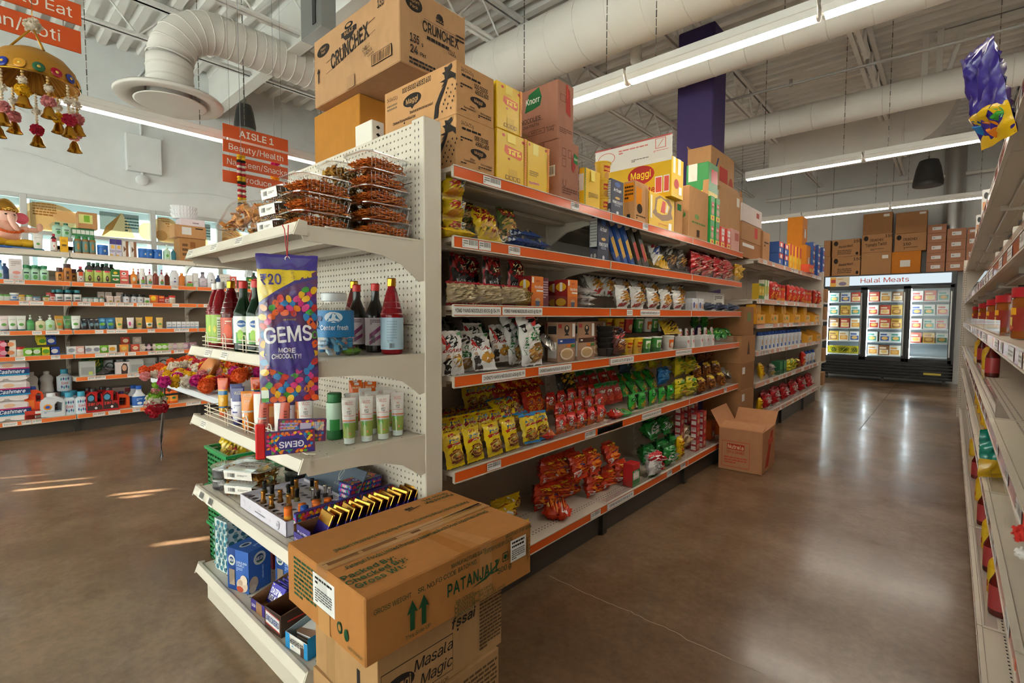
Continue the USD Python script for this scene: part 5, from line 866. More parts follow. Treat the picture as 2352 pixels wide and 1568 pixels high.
for i in range(5): PA('bowlk', 1386, S2, f'black plastic noodle bowl, {["bottom", "second", "third", "fourth", "top"][i]} of the stack', -1.62, dz=.034*i)
pouch('snk', .14, .17, .05, '#5a2a22', [('e', .45, .72, .25, .12, '#26211f'), ('p', [(.1, .5), (.9, .6), (.9, .75), (.1, .62)], '#c9342c'), ('r', .6, .75, .9, .95, '#35508f'), ('e', .55, .3, .38, .2, '#c07a3a'), ('e', .4, .4, .12, .08, '#eee')], amp=1); PA('snk', 1417, S2, 'brown and red snack bag leaning on the black bowls', -1.57, ry=-14, dz=.01)
cup('cupw', .035, .045, .105, '#3f9a3a', '#dcd8d2', [('r', .05, .3, .95, .85, '#dfe7d4'), ('e', .5, .5, .35, .2, '#6aa83c')], bands=[(.0, .3, '#2e7a34')]); cup('cupo', .035, .045, .105, '#dcd5cc', '#dcd8d2', [('r', .0, .2, 1, .8, '#d9621a'), ('e', .5, .4, .35, .2, '#efd7bc')]); cup('cupr', .035, .046, .105, '#c4302a', '#d9d2ca', [('e', .5, .4, .35, .22, '#e3b98a')])
for i, (k, px, X, dz) in enumerate((('cupy', 1438, -1.57, 0), ('cupy', 1461, -1.57, 0), ('cupw', 1481, -1.56, 0), ('cupw', 1506, -1.56, 0), ('cupo', 1535, -1.56, 0))): PA(k, px, S2, f'{dict(cupy="yellow", cupw="green and white", cupo="orange")[k]} noodle cup, {ORD[i]} in the front row', X, dz=dz, rz=-15)
for i, (k, px) in enumerate((('cupy', 1390), ('cupy', 1419), ('cupr', 1440), ('cupw', 1464), ('cupo', 1485), ('cupw', 1499), ('cupo', 1514))): PA(k, px, S2, f'{dict(cupy="yellow", cupw="green and white", cupo="orange", cupr="red")[k]} noodle cup, {ORD[i]} on the back platform', -1.72, dz=.13, rz=-15)
boxpx('plat', 'low dark carton carrying the back row of cups', None, 1372, 1530, 740, S2+.002, -1.665, '#4a3a2c', {}, 'card', d=.2, h=.128)
pouch('ytop', .3, .12, .04, '#d9b41c', [('e', .5, .5, .2, .3, '#5a3a1c')], amp=1); PA('ytop', 1542, S2, 'yellow snack bag draped over the cups', -1.62, dz=.1, ry=-30)
carton('satch', .05, .1, .09, '#d9d6d2', {'F': [('e', .4, .6, .12, .1, '#c4302a'), ('e', .6, .6, .12, .1, '#c4302a'), ('p', [(.29, .56), (.71, .56), (.5, .35)], '#c4302a')]}, 'satin', 'sachet_box'); many('satch', [1568, 1580, 1600, 1614, 1626], S2, 'white sachet box with red heart', 'in its row', -1.57)
pouch('sauce', .06, .1, .02, '#dedad6', [('e', .5, .6, .3, .2, '#c4302a'), ('r', .1, .1, .9, .3, '#2a2523')], seeds=2); many('sauce', [1560, 1574, 1588, 1604, 1618, 1632], S2, 'white sauce sachet with red disc', 'standing in the sachet boxes', -1.63, 2, dz=.05)
pouch('gsac', .09, .13, .04, '#2c8a34', [('e', .5, .5, .3, .2, '#8ac04a')], seeds=2, amp=1.2); many('gsac', [1630, 1648, 1664, 1680], S2, 'glossy green sachet pack', 'at the far end', -1.6, 2, ry=-35, dz=.02); many('gsac', [1590, 1612, 1634], S2, 'glossy green sachet pack', 'at the back', -1.8, 2, dz=.13)
# fourth shelf: black noodle bags, orange boxes, white bags
yy = [('p', [(.04, .97), (.96, .97), (.96, .68), (.75, .55), (.5, .5), (.25, .55), (.04, .68)], '#a9181c'), ('t', 'Ying', .42, .83, .11, '#e9d9a8', {'fit': .5, 'rot': 4}), ('t', 'Yaang', .56, .68, .11, '#e9d9a8', {'fit': .66, 'rot': 4}), ('t', 'VEG HAKKA', .46, .4, .06, '#ddd', {'fit': .6}), ('t', 'SOOJI NOODLES', .5, .3, .06, '#ddd', {'fit': .78}), ('l', .2, .16, .75, .24, 2, '#999'), ('r', 0, 0, .05, .7, '#b8252a'), ('r', .95, 0, 1, .7, '#b8252a')]
pouch('yy', .125, .215, .05, '#25201f', yy, bands=[(.9, 1, '#b9a995')], back='#b09a78', seeds=2, amp=.6)
for i, (px, X, rz) in enumerate(((1040, -1.72, 12), (1068, -1.78, -8), (1118, -1.7, 4), (1172, -1.7, 6))): PA(f'yy{i % 2}', px, S3, f'black and red sooji noodle bag, {ordinal(i, 4)} of those standing', X, rz=rz, dz=.03)
pouch('ndl', .16, .1, .085, '#c5ad86', [('r', 0, 0, 1, .1, '#a8202a'), ('l', .05, .15, .95, .9, 9, '#d9c59e'), ('l', .1, .2, .9, .95, 8, '#ae956c')], bands=[(.9, 1, '#a8202a')], amp=.7, seeds=2)
many('ndl', [1044, 1104, 1160], S3, 'clear bag of straw coloured noodles', 'lying along the shelf front', -1.6, 2); pouch('pst', .09, .09, .06, '#b9924a', [('e', .5, .5, .35, .3, '#8a6a2c')]); PA('pst', 1190, S3, 'small clear pasta bag between noodle bags and orange boxes', -1.58)
nb = {'F': [('r', .05, .78, .2, .97, '#e7dfd3'), ('t', 'MAX', .55, .85, .06, '#a83414', {}), ('t', 'Noodles', .6, .66, .1, '#f0e7da', {'fit': .7}), ('r', .4, .5, .95, .56, '#f0e7da'), ('e', .5, .2, .22, .1, '#d7a878'), ('p', [(.3, .2), (.7, .2), (.62, 0), (.38, 0)], '#55607a')], 'L': [('r', 0, 0, 1, 1, '#8c1d1c'), ('e', .5, .74, .4, .15, '#e0a81c'), ('r', .4, .58, .6, .9, '#eadfd2'), ('e', .5, .2, .4, .14, '#e0a81c')]}
carton('nbox', .095, .085, .15, '#dc741c', nb, 'satin', 'noodle_box'); carton('nboxp', .05, .085, .15, '#6b2238', {'L': [('l', .1, .3, .9, .9, 7, '#c9a9b0'), ('r', .2, .02, .8, .25, '#ddd')], 'F': [('l', .1, .3, .9, .9, 7, '#c9a9b0')]}, 'satin', 'noodle_box')
for px, X, kx, l in ((1300, -1.57, 'nbox', 'orange and maroon noodle box, nearest the front'), (1283, -1.665, 'nbox', 'orange and maroon noodle box, behind the front one'), (1238, -1.6, 'nboxp', 'plum noodle box showing its small print'), (1219, -1.57, 'nbox', 'orange and maroon noodle box left of the plum one'), (1206, -1.7, 'nbox', 'orange and maroon noodle box at the back left')): PA(kx, px, S3, l, X)
pouch('wlie', .2, .13, .04, '#c9c6c2', [('l', .2, .3, .8, .8, 4, '#8d8a86')], m='foil', seeds=2, amp=1)
for i in range(3): PA(f'wlie{i % 2}', 1340+3*i, S3, f'white foil packet, {["bottom", "middle", "top"][i]} of the flat stack', -1.6, lie=1, rz=80, dz=.035*i)
chg = [('e', .5, .45, .34, .28, '#c98a34'), ('e', .5, .45, .24, .18, '#dba94a'), ('e', .4, .5, .09, .06, '#b04a24'), ('e', .62, .4, .09, .06, '#5f8a2c'), ('e', .8, .82, .13, .1, '#2a2523'), ('r', .05, .08, .5, .2, '#b5342c')]
pouch('chg', .15, .15, .055, '#dedbd6', chg, seeds=3, amp=1)
many('chg', [1420, 1455, 1490, 1520, 1548], S3, 'white noodle bag with round dish picture', 'in the front row', -1.6, 3, ry=-8); many('chg', [1368, 1400, 1434, 1468, 1500, 1532, 1560], S3, 'white noodle bag with round dish picture', 'in the raised middle row', -1.7, 3, dz=.07, ry=-30); many('chg', [1362, 1392, 1424, 1456, 1490, 1524, 1556], S3, 'white noodle bag with round dish picture', 'in the rear row', -1.82, 3, dz=.1, ry=-42)
carton('bwb', .1, .06, .1, '#d9dbe2', {'F': [('e', .3, .45, .18, .25, '#2b4a94'), ('e', .72, .35, .18, .2, '#d79a6a')]}, 'satin', 'biscuit_box'); many('bwb', [1588, 1602], S3, 'small white box with blue disc', 'near the far end', -1.57)
boxpx('wbig', 'large open white carton with pasted label at the far end', None, 1600, 1664, 668, S3+.002, -1.64, '#d3cec8', {'F': [('r', .6, .3, .95, .9, '#e9e6e0'), ('l', .63, .6, .92, .85, 3, '#66615b'), ('b', .65, .35, .9, .5, 10, '#333')]}, 'card', d=.2)
pouch('dkc', .16, .07, .07, '#3a4258', [('e', .5, .5, .3, .3, '#6a7ea8')], amp=1.2, seeds=2); many('dkc', [1616, 1642, 1668], S3, 'dark blue clear bag', 'lying before the white carton', -1.57, 2)
# fifth shelf: wai wai, penne, spaghetti, red bags
pouch('mst', .11, .085, .09, '#d9b414', [('e', .3, .6, .2, .2, '#b5241c'), ('r', .55, .4, .85, .9, '#ded6c8'), ('b', .58, .45, .82, .85, 8, '#444'), ('e', .4, .2, .3, .18, '#c98a3a')], amp=.3)
for i in range(3): PA('mst', 1024, S4, f'yellow noodle multipack, {["bottom", "middle", "top"][i]} of the stack by the end post', -1.62, dz=.086*i)
wai = [('p', [(.1, .95), (.9, .95), (.88, .72), (.5, .66), (.12, .72)], '#9c1a1c'), ('t', 'WAI WAI', .5, .83, .1, '#efc22a', {'fit': .7}), ('e', .5, .36, .4, .26, '#c79a52'), ('e', .4, .42, .12, .08, '#7f8a2a'), ('e', .62, .3, .12, .08, '#b04a24')]
pouch('waig', .13, .15, .035, '#4a5a24', wai, seeds=2, amp=.7); pouch('waiy', .13, .15, .035, '#d9b21c', wai, seeds=2, amp=.7)
PA('waig0', 1068, S4, 'dark green noodle packet with red banner, standing at back', -1.7, dz=.06, ry=-12); PA('waiy0', 1122, S4, 'yellow noodle packet with red banner leaning over the guard', -1.56, ry=-26, rz=-10); PA('waiy1', 1110, S4, 'yellow noodle packet with red banner, behind the leaning one', -1.66, dz=.05, ry=-22); PA('waig1', 1162, S4, 'green noodle packet with red banner, right of the yellow ones', -1.66, dz=.06, ry=-12); PA('waig0', 1168, S4, 'green noodle packet lying at the guard', -1.56, ry=-60)
many('waiy', [1062, 1080], S4, 'yellow noodle packet', 'lying flat at the shelf front', -1.555, 2, lie=1, dz=.0, rz=85)
pouch('bpas', .2, .16, .045, '#27407a', [('e', .5, .45, .4, .35, '#a89468'), ('r', .1, .8, .9, .95, '#cfd6e4')], seeds=2, amp=.8)
for i, (px, X, dz) in enumerate(((1205, -1.58, 0), (1236, -1.58, 0), (1216, -1.62, .045), (1222, -1.74, .05))): PA(f'bpas{i % 2}', px, S4, f'blue pasta bag, {ORD[i]} of those lying beside the penne boxes', X, lie=1, rz=85, dz=dz)
carton('penne', .125, .058, .262, NV, {'F': penne, 'L': nutr}, 'satin', 'pasta_box')
for i in range(7): PA('penne', 1374, S4, f'navy penne pasta box, {ORD[i]} from the front in its file', -1.55-.029-.0615*i)
def spag(key, c1, c2):
 def fn(p): part(p, 'bag', MB().box(-.015, -.03, 0, .015, .03, .3, c1, .01).box(-.0155, -.022, .06, .0155, .022, .2, c2, .004), 'film')
 BUILD[key] = ('spaghetti_pack', 'packet', fn)
spag('spb', '#1f4f9a', '#d2a12c'); spag('spk', '#2a2a22', '#b5321f'); spag('spg', '#2f6a2c', '#d2a12c')
for i in range(10): k = 'spb' if i < 6 else ('spk', 'spg')[i % 2]; put(k, f'{"blue" if k == "spb" else "black and red" if k == "spk" else "green"} spaghetti pack, {ORD[i]} of those leaning together', TR(-1.6-.02*(i % 2), ya(1418+8*i, -1.6), S4+.004, 0, 0, 33))
pouch('mixw', .14, .17, .05, '#d3cfca', [('p', [(.1, .4), (.9, .5), (.9, .8), (.1, .7)], '#2b4a94'), ('r', .2, .15, .8, .35, '#d9b41c'), ('e', .3, .8, .15, .1, '#b5302c')], amp=1.1); PA('mixw', 1502, S4, 'white blue and yellow pasta bag beside the spaghetti', -1.64, ry=-20, dz=.04)
pouch('blkc', .18, .2, .06, '#4a453f', [('e', .5, .6, .3, .18, '#b9b2a8'), ('e', .5, .3, .35, .18, '#b98a4a')], seeds=2, amp=1.1); many('blkc', [1532, 1558], S4, 'smoky clear pasta bag', 'slumped in the last section', -1.64, 2, ry=-25, dz=.03)
PA('ylie', 1526, S4, 'yellow pasta bag lying at the guard', -1.57, ry=-60)
pouch('redp', .15, .19, .06, '#a81a20', [('e', .5, .62, .36, .16, '#c9a08a'), ('t', 'Macaroni', .5, .62, .06, '#a81a20', {'fit': .5}), ('e', .5, .25, .42, .2, '#d8ae92')], seeds=3, amp=1.1)
many('redp', [1584, 1610, 1634, 1656], S4, 'red and clear pasta bag', 'in the last section front row', -1.58, 3, dz=.0); many('redp', [1580, 1602, 1626, 1650], S4, 'red and clear pasta bag', 'in the last section rear row', -1.7, 3, dz=.06)
pouch('ysp', .12, .18, .06, '#c9951c', [('e', .5, .5, .35, .3, '#dbb050')], amp=1.1); PA('ysp', 1682, S4, 'amber pasta bag at the far end of its shelf', -1.58)
# ---------------------------------------------------------------- end cap goods
Z0, Z4, Z3, Z2, Z1 = .167, .532, .860, 1.174, 1.602
def tub(key, L, W, H, cc, kind, fillz=.75, label=None, n=None, seed=0):
 """clear rounded tub with rim lid, ribbed walls and loose snack inside"""
 def rr(l, w, r=.03): return sbox(-w/2+r, -l/2+r, w/2-r, l/2-r).buffer(r, quad_segs=4)
 def fn(p):
  R = np.random.default_rng(seed); mb = MB(); a, b = np.array(rr(L*.88, W*.85).exterior.coords)[:-1], np.array(rr(L, W).exterior.coords)[:-1]; m = len(a)
  v = np.vstack([np.c_[a, np.zeros(m)], np.c_[b*.985, np.full(m, H*.86)]]); mb.add(v, [[i, (i+1) % m, m+(i+1) % m, m+i] for i in range(m)], '#fff', 1)
  part(p, 'tub', mb, 'clear'); rb = MB()
  for t in np.linspace(.08, .92, 11):
   for sx in (-1, 1):
    q = lambda z, k: (sx*W*(.425+.0675*z)*1.0, (t-.5)*L*(.84+.1*z), H*.86*z); A, B = np.array(q(.08, 0)), np.array(q(.9, 0)); rb.tube([A, B], .0013, '#e9e6e2', 4)
  part(p, 'wall_rib', rb, 'rim', kind='stuff')
  part(p, 'rim', MB().prism(rr(L*1.05, W*1.06, .034).difference(rr(L*.97, W*.96)), H*.07, '#f1efec', z=H*.86), 'rim')
  lid = MB().prism(rr(L*.98, W*.97), H*.05, '#fff', z=H*.92); part(p, 'lid', lid, 'clear')
  c = MB(); N = n or 150
  if kind == 'stick':
   for i in range(N):
    x, y = R.uniform(-.38, .38)*W, R.uniform(-.4, .4)*L; z = .004+H*fillz*(1-.35*abs(y/L*2))*(.55+.45*R.random() if i > N*.35 else R.random()*.6); an = R.uniform(-.7, .7)+(1.57 if R.random() < .8 else 0); l = R.uniform(.012, .024); d = np.array([math.cos(an)*l, math.sin(an)*l, R.normal(0, .004)])
    c.tube([(np.clip(x-d[0], -.4*W, .4*W), np.clip(y-d[1], -.43*L, .43*L), max(z-d[2], .004)), (x, y, z+R.uniform(-.002, .002)), (np.clip(x+d[0], -.4*W, .4*W), np.clip(y+d[1], -.43*L, .43*L), max(z+d[2], .004))], .0021, cc[i % len(cc)], 4)
  else:
   s = .012 if kind == 'chip' else .008
   for i in range(N):
    x, y = R.uniform(-.36, .36)*W, R.uniform(-.41, .41)*L; z = .006+H*fillz*R.random(); q = TR(x, y, z, R.uniform(0, 360), R.uniform(-60, 60), R.uniform(-60, 60), s)
    if kind == 'chip': c.box(-1, -.7, -.22, 1, .7, .22, cc[i % len(cc)], .1, M=q)
    else: c.ball((0, 0, 0), (1, .75, .7), cc[i % len(cc)], 1, M=q)
  part(p, 'snack', c, 'matte', kind='stuff')
  if label:
   q = MB(); q.add([(-W*.3, -L*.3, H*.975), (W*.3, -L*.3, H*.975), (W*.3, L*.3, H*.975), (-W*.3, L*.3, H*.975)], [[0, 1, 2, 3]], '#e4dcd4'); P = faceP((W*.3, -L*.3, H*.975), (0, 1, 0), (-1, 0, 0)); decals(q, label, L*.6, W*.6, P)
   q.add([(W*.3, -L*.3, H*.975), (W*.53, -L*.3, H*.9), (W*.53, L*.3, H*.9), (W*.3, L*.3, H*.975)], [[0, 1, 2, 3]], '#dfe3dc'); q.add([(W*.53, -L*.3, H*.9), (W*.5, -L*.3, H*.3), (W*.5, L*.3, H*.3), (W*.53, L*.3, H*.9)], [[0, 1, 2, 3]], '#e4dcd4')
   decals(q, [('b', .15, .3, .4, .75, 10, '#333'), ('l', .5, .4, .85, .65, 2, '#8a847c')], L*.6, H*.6, faceP((W*.515+.001, -L*.3, H*.3), (0, 1, 0), (0, 0, 1)))
   part(p, 'paper_label', q, 'matte')
 BUILD[key] = ('snack_tub', 'food container', fn)
SV = ['#d06a22', '#dd7f32', '#bf581a']
tub('tubs', .2, .15, .058, SV, 'stick', .72, seed=1, n=330); tub('tubb', .2, .15, .058, ['#a8742c', '#8f5f24', '#b98a3c'], 'chip', .6, seed=2, n=110); tub('tubl', .19, .14, .06, ['#c98a4a', '#b5723a', '#d9a564'], 'stick', .75, label=[('l', .1, .2, .6, .8, 4, '#c9c0b6'), ('p', [(.8, 0), (1, 0), (1, 1), (.85, 1)], '#bcd4cd')], seed=3, n=170)
tub('tubr', .17, .12, .055, ['#b5421c', '#a03414'], 'stick', .75, seed=6, n=170); tub('tubc', .22, .15, .06, ['#c98646', '#b87436', '#d69a5c'], 'chip', .85, seed=4, n=130)
for i in range(3): put('tubs', f'clear tub of orange snack sticks, {["bottom", "middle", "top"][i]} of the front stack', TR(-1.635+.003*i, .835, Z1+.0595*i, 2*i))
for i in range(5): put('tubs', f'clear tub of orange snack sticks, {["bottom", "second", "middle", "fourth", "top"][i]} of the rear stack', TR(-1.595-.004*i, 1.06, Z1+.0595*i, -4+2*i))
for i in range(5): put('tubb', f'clear tub of brown snack, {["bottom", "second", "middle", "fourth", "top"][i]} of the stack by the pegboard', TR(-1.8, 1.05, Z1+.0595*i, 6-3*i))
for i in range(3): put('tubl', f'labelled clear snack tub, {["bottom", "middle", "top"][i]} of the stack left of the orange sticks', TR(-1.875, .83+.008*i, Z1+.0615*i, 4-90))
for i in range(3): put('tubr', f'small clear tub of red snack sticks, {["bottom", "middle", "top"][i]} of the leftmost stack', TR(-2.03, .9, Z1+.056*i, -80))
put('tubc', 'clear tub of square crackers tipped on its edge at the shelf end', TR(-2.12, .82, Z1+.085, -65, 0, 0) @ TR(ry=58))
# bottles on the second shelf
RED, LG = '#b80f1e', '#8fae3a'
def syr(key, c, cap, lab, style='taper', R=.042, H=.29, gold=False, m='liquid'):
 bottle(key, R, H, c, cap, style, lab, m, capm='gold' if gold else 'satin', caph=.1*H, capr=.0165, name='syrup_bottle', n=28)
 base = BUILD[key][2]
 def fn(p):
  base(p); st = MB()
  if style == 'taper':
   for k in range(9):
    z = H*(.53+.037*k); r = R*(.985-.072*k)
    if gold or 'bk' in key:
     if k % 2 == 0: q, _ = ring((0, 0, z), (0, 0, 1), r, .002); st.tube(q, .0022, c, 5, closed=True)
    else:
     for a in np.arange(0, 6.28, .5): st.ball((r*math.cos(a+k*.25), r*math.sin(a+k*.25), z), .0028, c, 1)
   part(p, 'glass_relief', st, m, kind='stuff')
 BUILD[key] = ('syrup_bottle', 'bottle', fn)
syr('syr', RED, '#d8cfc8', (.07, .5, LG, [('r', .4, .1, .95, .92, '#cfd6b8'), ('l', .44, .15, .9, .85, 8, '#6b6f52'), ('e', .2, .5, .14, .12, '#c9c030')]))
syr('syg', '#7a1018', '#b9872c', (.07, .46, '#b8452c', [('e', .4, .45, .35, .3, '#d9502c'), ('r', .75, 0, 1, 1, '#8fb4c0'), ('l', .2, .75, .7, .9, 2, '#e7d8c0')]), gold=True)
syr('syb', RED, '#b9872c', (.06, .48, '#a3bccb', [('l', .12, .25, .88, .92, 8, '#8d9fb0'), ('b', .3, .05, .7, .2, 14, '#444'), ('l', .2, .22, .8, .26, 1, '#3f7a3a')]), gold=True, H=.285)
syr('syn', '#0f3a1c', '#c4211c', (.12, .5, '#dfe3d4', [('r', 0, 0, 1, .4, '#4f8f3a'), ('e', .5, .72, .36, .13, '#2a5aa0'), ('t', "Robert's", .5, .72, .13, '#fff', {'fit': .6}), ('e', .4, .3, .25, .2, '#9cc24a')]), 'neck', .038, .28)
syr('syk', '#15100f', '#c4211c', (.1, .5, '#b9a8ac', [('p', [(0, .2), (1, .6), (1, .75), (0, .4)], '#7a2a5a'), ('p', [(0, 0), (1, .3), (1, .42), (0, .15)], '#8a3a6a'), ('b', .15, .1, .5, .35, 12, '#222'), ('l', .1, .75, .9, .95, 3, '#5a4a50')]), 'neck', .04, .27, m='gloss')
syr('syo', '#20140f', '#c4211c', (.12, .5, '#e7ddd0', [('e', .5, .4, .35, .3, '#d9621a'), ('p', [(0, .1), (1, .5), (1, .6), (0, .2)], '#c4302a'), ('e', .5, .8, .3, .12, '#2a5aa0')]), 'neck', .038, .28, m='gloss')
for k, l, x, y in (('syr', 'red syrup bottle with white cap and green label, at the left corner', -2.53, .80), ('syr', 'red syrup bottle with white cap, right of the corner bottle', -2.435, .79), ('syr', 'red syrup bottle with white cap, behind the gold capped one', -2.4, .92), ('syg', 'gold capped red syrup bottle with fruit label on the left', -2.31, .79),
       ('syr', 'red syrup bottle showing between gold and red caps', -2.3, .93), ('syn', 'dark green syrup bottle, first in the front line', -2.2, .80), ('syn', 'dark green syrup bottle, second in the front line', -2.12, .77), ('syn', 'dark green syrup bottle, third in the front line', -2.02, .78), ('syo', 'dark brown syrup bottle with orange label beside the hanging bag', -1.93, .78),
       ('syn', 'dark green syrup bottle, left one of the second line', -2.12, .9), ('syg', 'gold capped syrup bottle behind the green bottles', -2.06, .98), ('syo', 'dark syrup bottle behind the hanging candy bag', -1.84, .8), ('syk', 'black syrup bottle with purple label, left of the pair', -1.83, 1.10), ('syk', 'black syrup bottle with purple label, right of the pair', -1.71, 1.11), ('syb', 'red syrup bottle with pale blue label and gold cap', -1.585, 1.10), ('syg', 'gold capped syrup bottle standing at the pegboard', -1.9, 1.13)):
 put(k, l, TR(x, y, Z2, -35))
bottle('cfj', .068, .225, '#ffffff', '#d8dcdc', 'round', (.3, .72, '#1f7ab5', [('e', .6, .74, .24, .2, '#dfeaf2'), ('p', [(.42, .62), (.6, .95), (.78, .62), (.6, .5)], '#1f7ab5'), ('p', [(.5, .62), (.6, .84), (.7, .62)], '#dfeaf2'), ('t', 'Center fresh', .62, .36, .17, '#f0f4f6', {'fit': .75, 'sx': .8}), ('l', .5, .88, .9, .95, 1, '#e8e8e8'), ('e', .2, .7, .09, .1, '#1b2f6a'), ('e', .06, .5, .1, .18, '#c9a082')], .13), 'clear', capr=.045, caph=.028, name='candy_jar', cat='jar')
_cf = BUILD['cfj'][2]
def cfj(p):
 _cf(p); R = np.random.default_rng(4); c = MB()
 for i in range(95): a, r = R.uniform(0, 6.28), .056*math.sqrt(R.random()); c.box(-.014, -.009, -.005, .014, .009, .005, ['#2f8fc4', '#5fb0d8', '#1f6fa0', '#cfe3ee'][i % 4], .003, M=TR(r*math.cos(a), r*math.sin(a), .012+.12*R.random(), R.uniform(0, 360), R.uniform(-70, 70)))
 part(p, 'wrapped_candy', c, 'film', kind='stuff')
BUILD['cfj'] = ('candy_jar', 'jar', cfj); put('cfj', 'big clear jar of blue wrapped gum beside the hanging bag', TR(-1.665, .91, Z2, -42))
pouch('gpk', .11, .07, .025, '#6fa82c', [('e', .4, .5, .2, .25, '#c94a8a')]); put('gpk', 'small green packet lying before the black bottles', TR(-1.64, 1.0, Z2, 40, -90))
# tubes on the third shelf
def tx(k, *ds): return list(ds)
tubec('vl', .05, .165, .038, '#d9d2cb', '#cfd8d0', [('t', 'VLCC', .5, .86, .075, '#c8553a', {'bold': 0, 'fit': .6, 'sx': .9}), ('t', '5X', .5, .73, .04, '#c8553a'), ('t', 'ANTI', .5, .66, .035, '#4a4440'), ('t', 'TAN', .5, .61, .035, '#4a4440'), ('r', .08, .555, .92, .565, '#c8553a'), ('r', 0, .43, 1, .455, '#d2591c'), ('r', 0, .39, 1, .43, '#b9b6b0'), ('r', 0, .02, 1, .39, '#8a9a4a'), ('p', [(.1, .39), (.2, .22), (.3, .33), (.5, .25), (.45, .39)], '#4f8f2a'), ('e', .55, .13, .07, .025, '#d9806a')], .12, m='gloss')
tubec('or', .05, .155, .04, '#e07f14', '#d96a12', [('t', 'VICCO', .5, .88, .07, '#f3d9a0', {'bold': 0, 'fit': .7}), ('r', 0, .4, 1, .45, '#c9c3ba'), ('r', .08, .28, .3, .38, '#e7ddd0'), ('e', .5, .15, .1, .035, '#d9502c'), ('l', .25, .66, .75, .75, 2, '#f0c890')], .1)
tubec('pu', .05, .16, .04, '#d8d2dd', '#3a3578', [('t', 'VLCC', .5, .82, .08, '#d8c68a', {'bold': 0, 'fit': .6}), ('l', .2, .38, .8, .5, 2, '#8a84a8'), ('r', .05, .26, .55, .3, '#3a3578'), ('r', 0, 0, 1, .06, '#3a3578')], .08, bands=[(.58, 1, '#322f72')])
tubec('yo', .044, .175, .034, '#e0a018', '#d8591c', [('r', 0, .5, 1, .62, '#1f6a9c'), ('e', .5, .36, .2, .06, '#eec04a'), ('r', 0, .12, 1, .16, '#1f6a9c'), ('e', .7, .7, .14, .05, '#d03a24')], .14, bands=[(.66, 1, '#d8541c')])
tubec('pi', .06, .165, .045, '#d9604c', '#d9c8c0', [('p', [(.0, .95), (0, .0), (.3, 0), (.5, .95)], '#dcd3cd'), ('r', .3, .3, .9, .34, '#b9b3ad'), ('l', .7, .1, .9, .6, 7, '#7a2a20'), ('e', .5, .12, .1, .03, '#f0d8c8')], .1)
tubec('oc', .052, .16, .04, '#dc5f1a', '#b8431a', [('t', '25% EXTRA', .5, .85, .05, '#f3e3c0', {'fit': .8}), ('r', .3, .92, .7, .99, '#d9d4ce'), ('r', 0, .2, 1, .5, '#e0a05a')], .1)
bottle('gb', .03, .17, '#1f6a34', '#2f7a44', 'straight', (.2, .8, '#bcd6c0', [('r', 0, 0, 1, .4, '#2a8a3c')]), capr=.026, caph=.03, name='lotion_bottle')
# white and green tubes on the right, the rest on the left
for i, (x, y) in enumerate(((-1.60, .925), (-1.583, .985), (-1.568, 1.045), (-1.575, 1.115), (-1.69, .99), (-1.67, 1.06), (-1.65, 1.13), (-1.76, 1.09), (-1.74, 1.155))): put('vl', f'white and olive face wash tube, {ORD[i]} of the block at the right' if i else 'white and olive face wash tube nearest the shelf front', TR(x, y, Z3, -30))
put('gb', 'green lotion bottle beside the white tubes', TR(-1.71, .93, Z3, -30)); put('vl', 'white face wash tube seen through the clear candy bag', TR(-1.71, .82, Z3, -32))
for i, (x, y) in enumerate(((-1.84, 1.1), (-1.82, 1.15), (-1.9, 1.13))): put('oc', f'orange red cream tube, {ordinal(i, 3)} of three at the pegboard', TR(x, y, Z3+.02, -30))
for k, l, x, y in (('yo', 'tall yellow and blue sun cream tube at the left end', -2.44, .79), ('pu', 'purple and white tube, left of the pair', -2.31, .80), ('pu', 'purple and white tube, right of the pair', -2.22, .775), ('or', 'orange cream tube with silver band at the fence', -2.09, .765), ('oc', 'orange red tube behind the orange cream tube', -2.07, .84), ('pi', 'pink tapered tube in clear pack', -1.97, .77), ('pi', 'pink tapered tube partly behind the hanging bag', -1.86, .80),
       ('oc', 'orange red tube, left of those in the back line', -2.25, .93), ('oc', 'orange red tube, middle of those in the back line', -2.1, .96), ('oc', 'orange red tube, right of those in the back line', -2.0, .96), ('pu', 'dark purple tube in the middle line', -2.14, .88), ('pu', 'dark purple tube behind the pink tube', -1.98, .88), ('oc', 'orange red tube at the bag edge', -1.9, .9), ('yo', 'yellow and blue sun cream tube behind the purple pair', -2.36, .9)):
 put(k, l, TR(x, y, Z3, -38))
# hanging candy bag
CAND = ['#c8281e', '#e07a14', '#e8b01c', '#3f9a34', '#2079b8', '#d0307a', '#4a2a78', '#e05a1c']
def candies(x0, y0, x1, y1, n, W, H, r, seed, ok=lambda x, y: True):
 R = random.Random(seed); out = []; r = math.sqrt((x1-x0)*W*(y1-y0)*H/n)*.66; sy = 0; out2 = []
 y = y0*H+r*.8
 while y < y1*H-r*.5:
  x = x0*W+r*(1+sy); sy = 1-sy
  while x < x1*W-r*.6:
   px_, py_ = (x+R.uniform(-.1, .1)*r)/W, (y+R.uniform(-.1, .1)*r)/H
   if ok(px_, py_): (out2 if sy else out).append(('c', [(a, b) for a, b in ell(0, 0, .98, .74, 12, R.uniform(0, 180))*[r/W, r/H]+[px_, py_]], R.choice(CAND)))
   x += r*2.02
  y += r*1.12
 return out+[('r', 0, 0, .001, .001, CAND[0])]+out2
PUR = '#3a2a80'
gbW, gbH = .172, .61
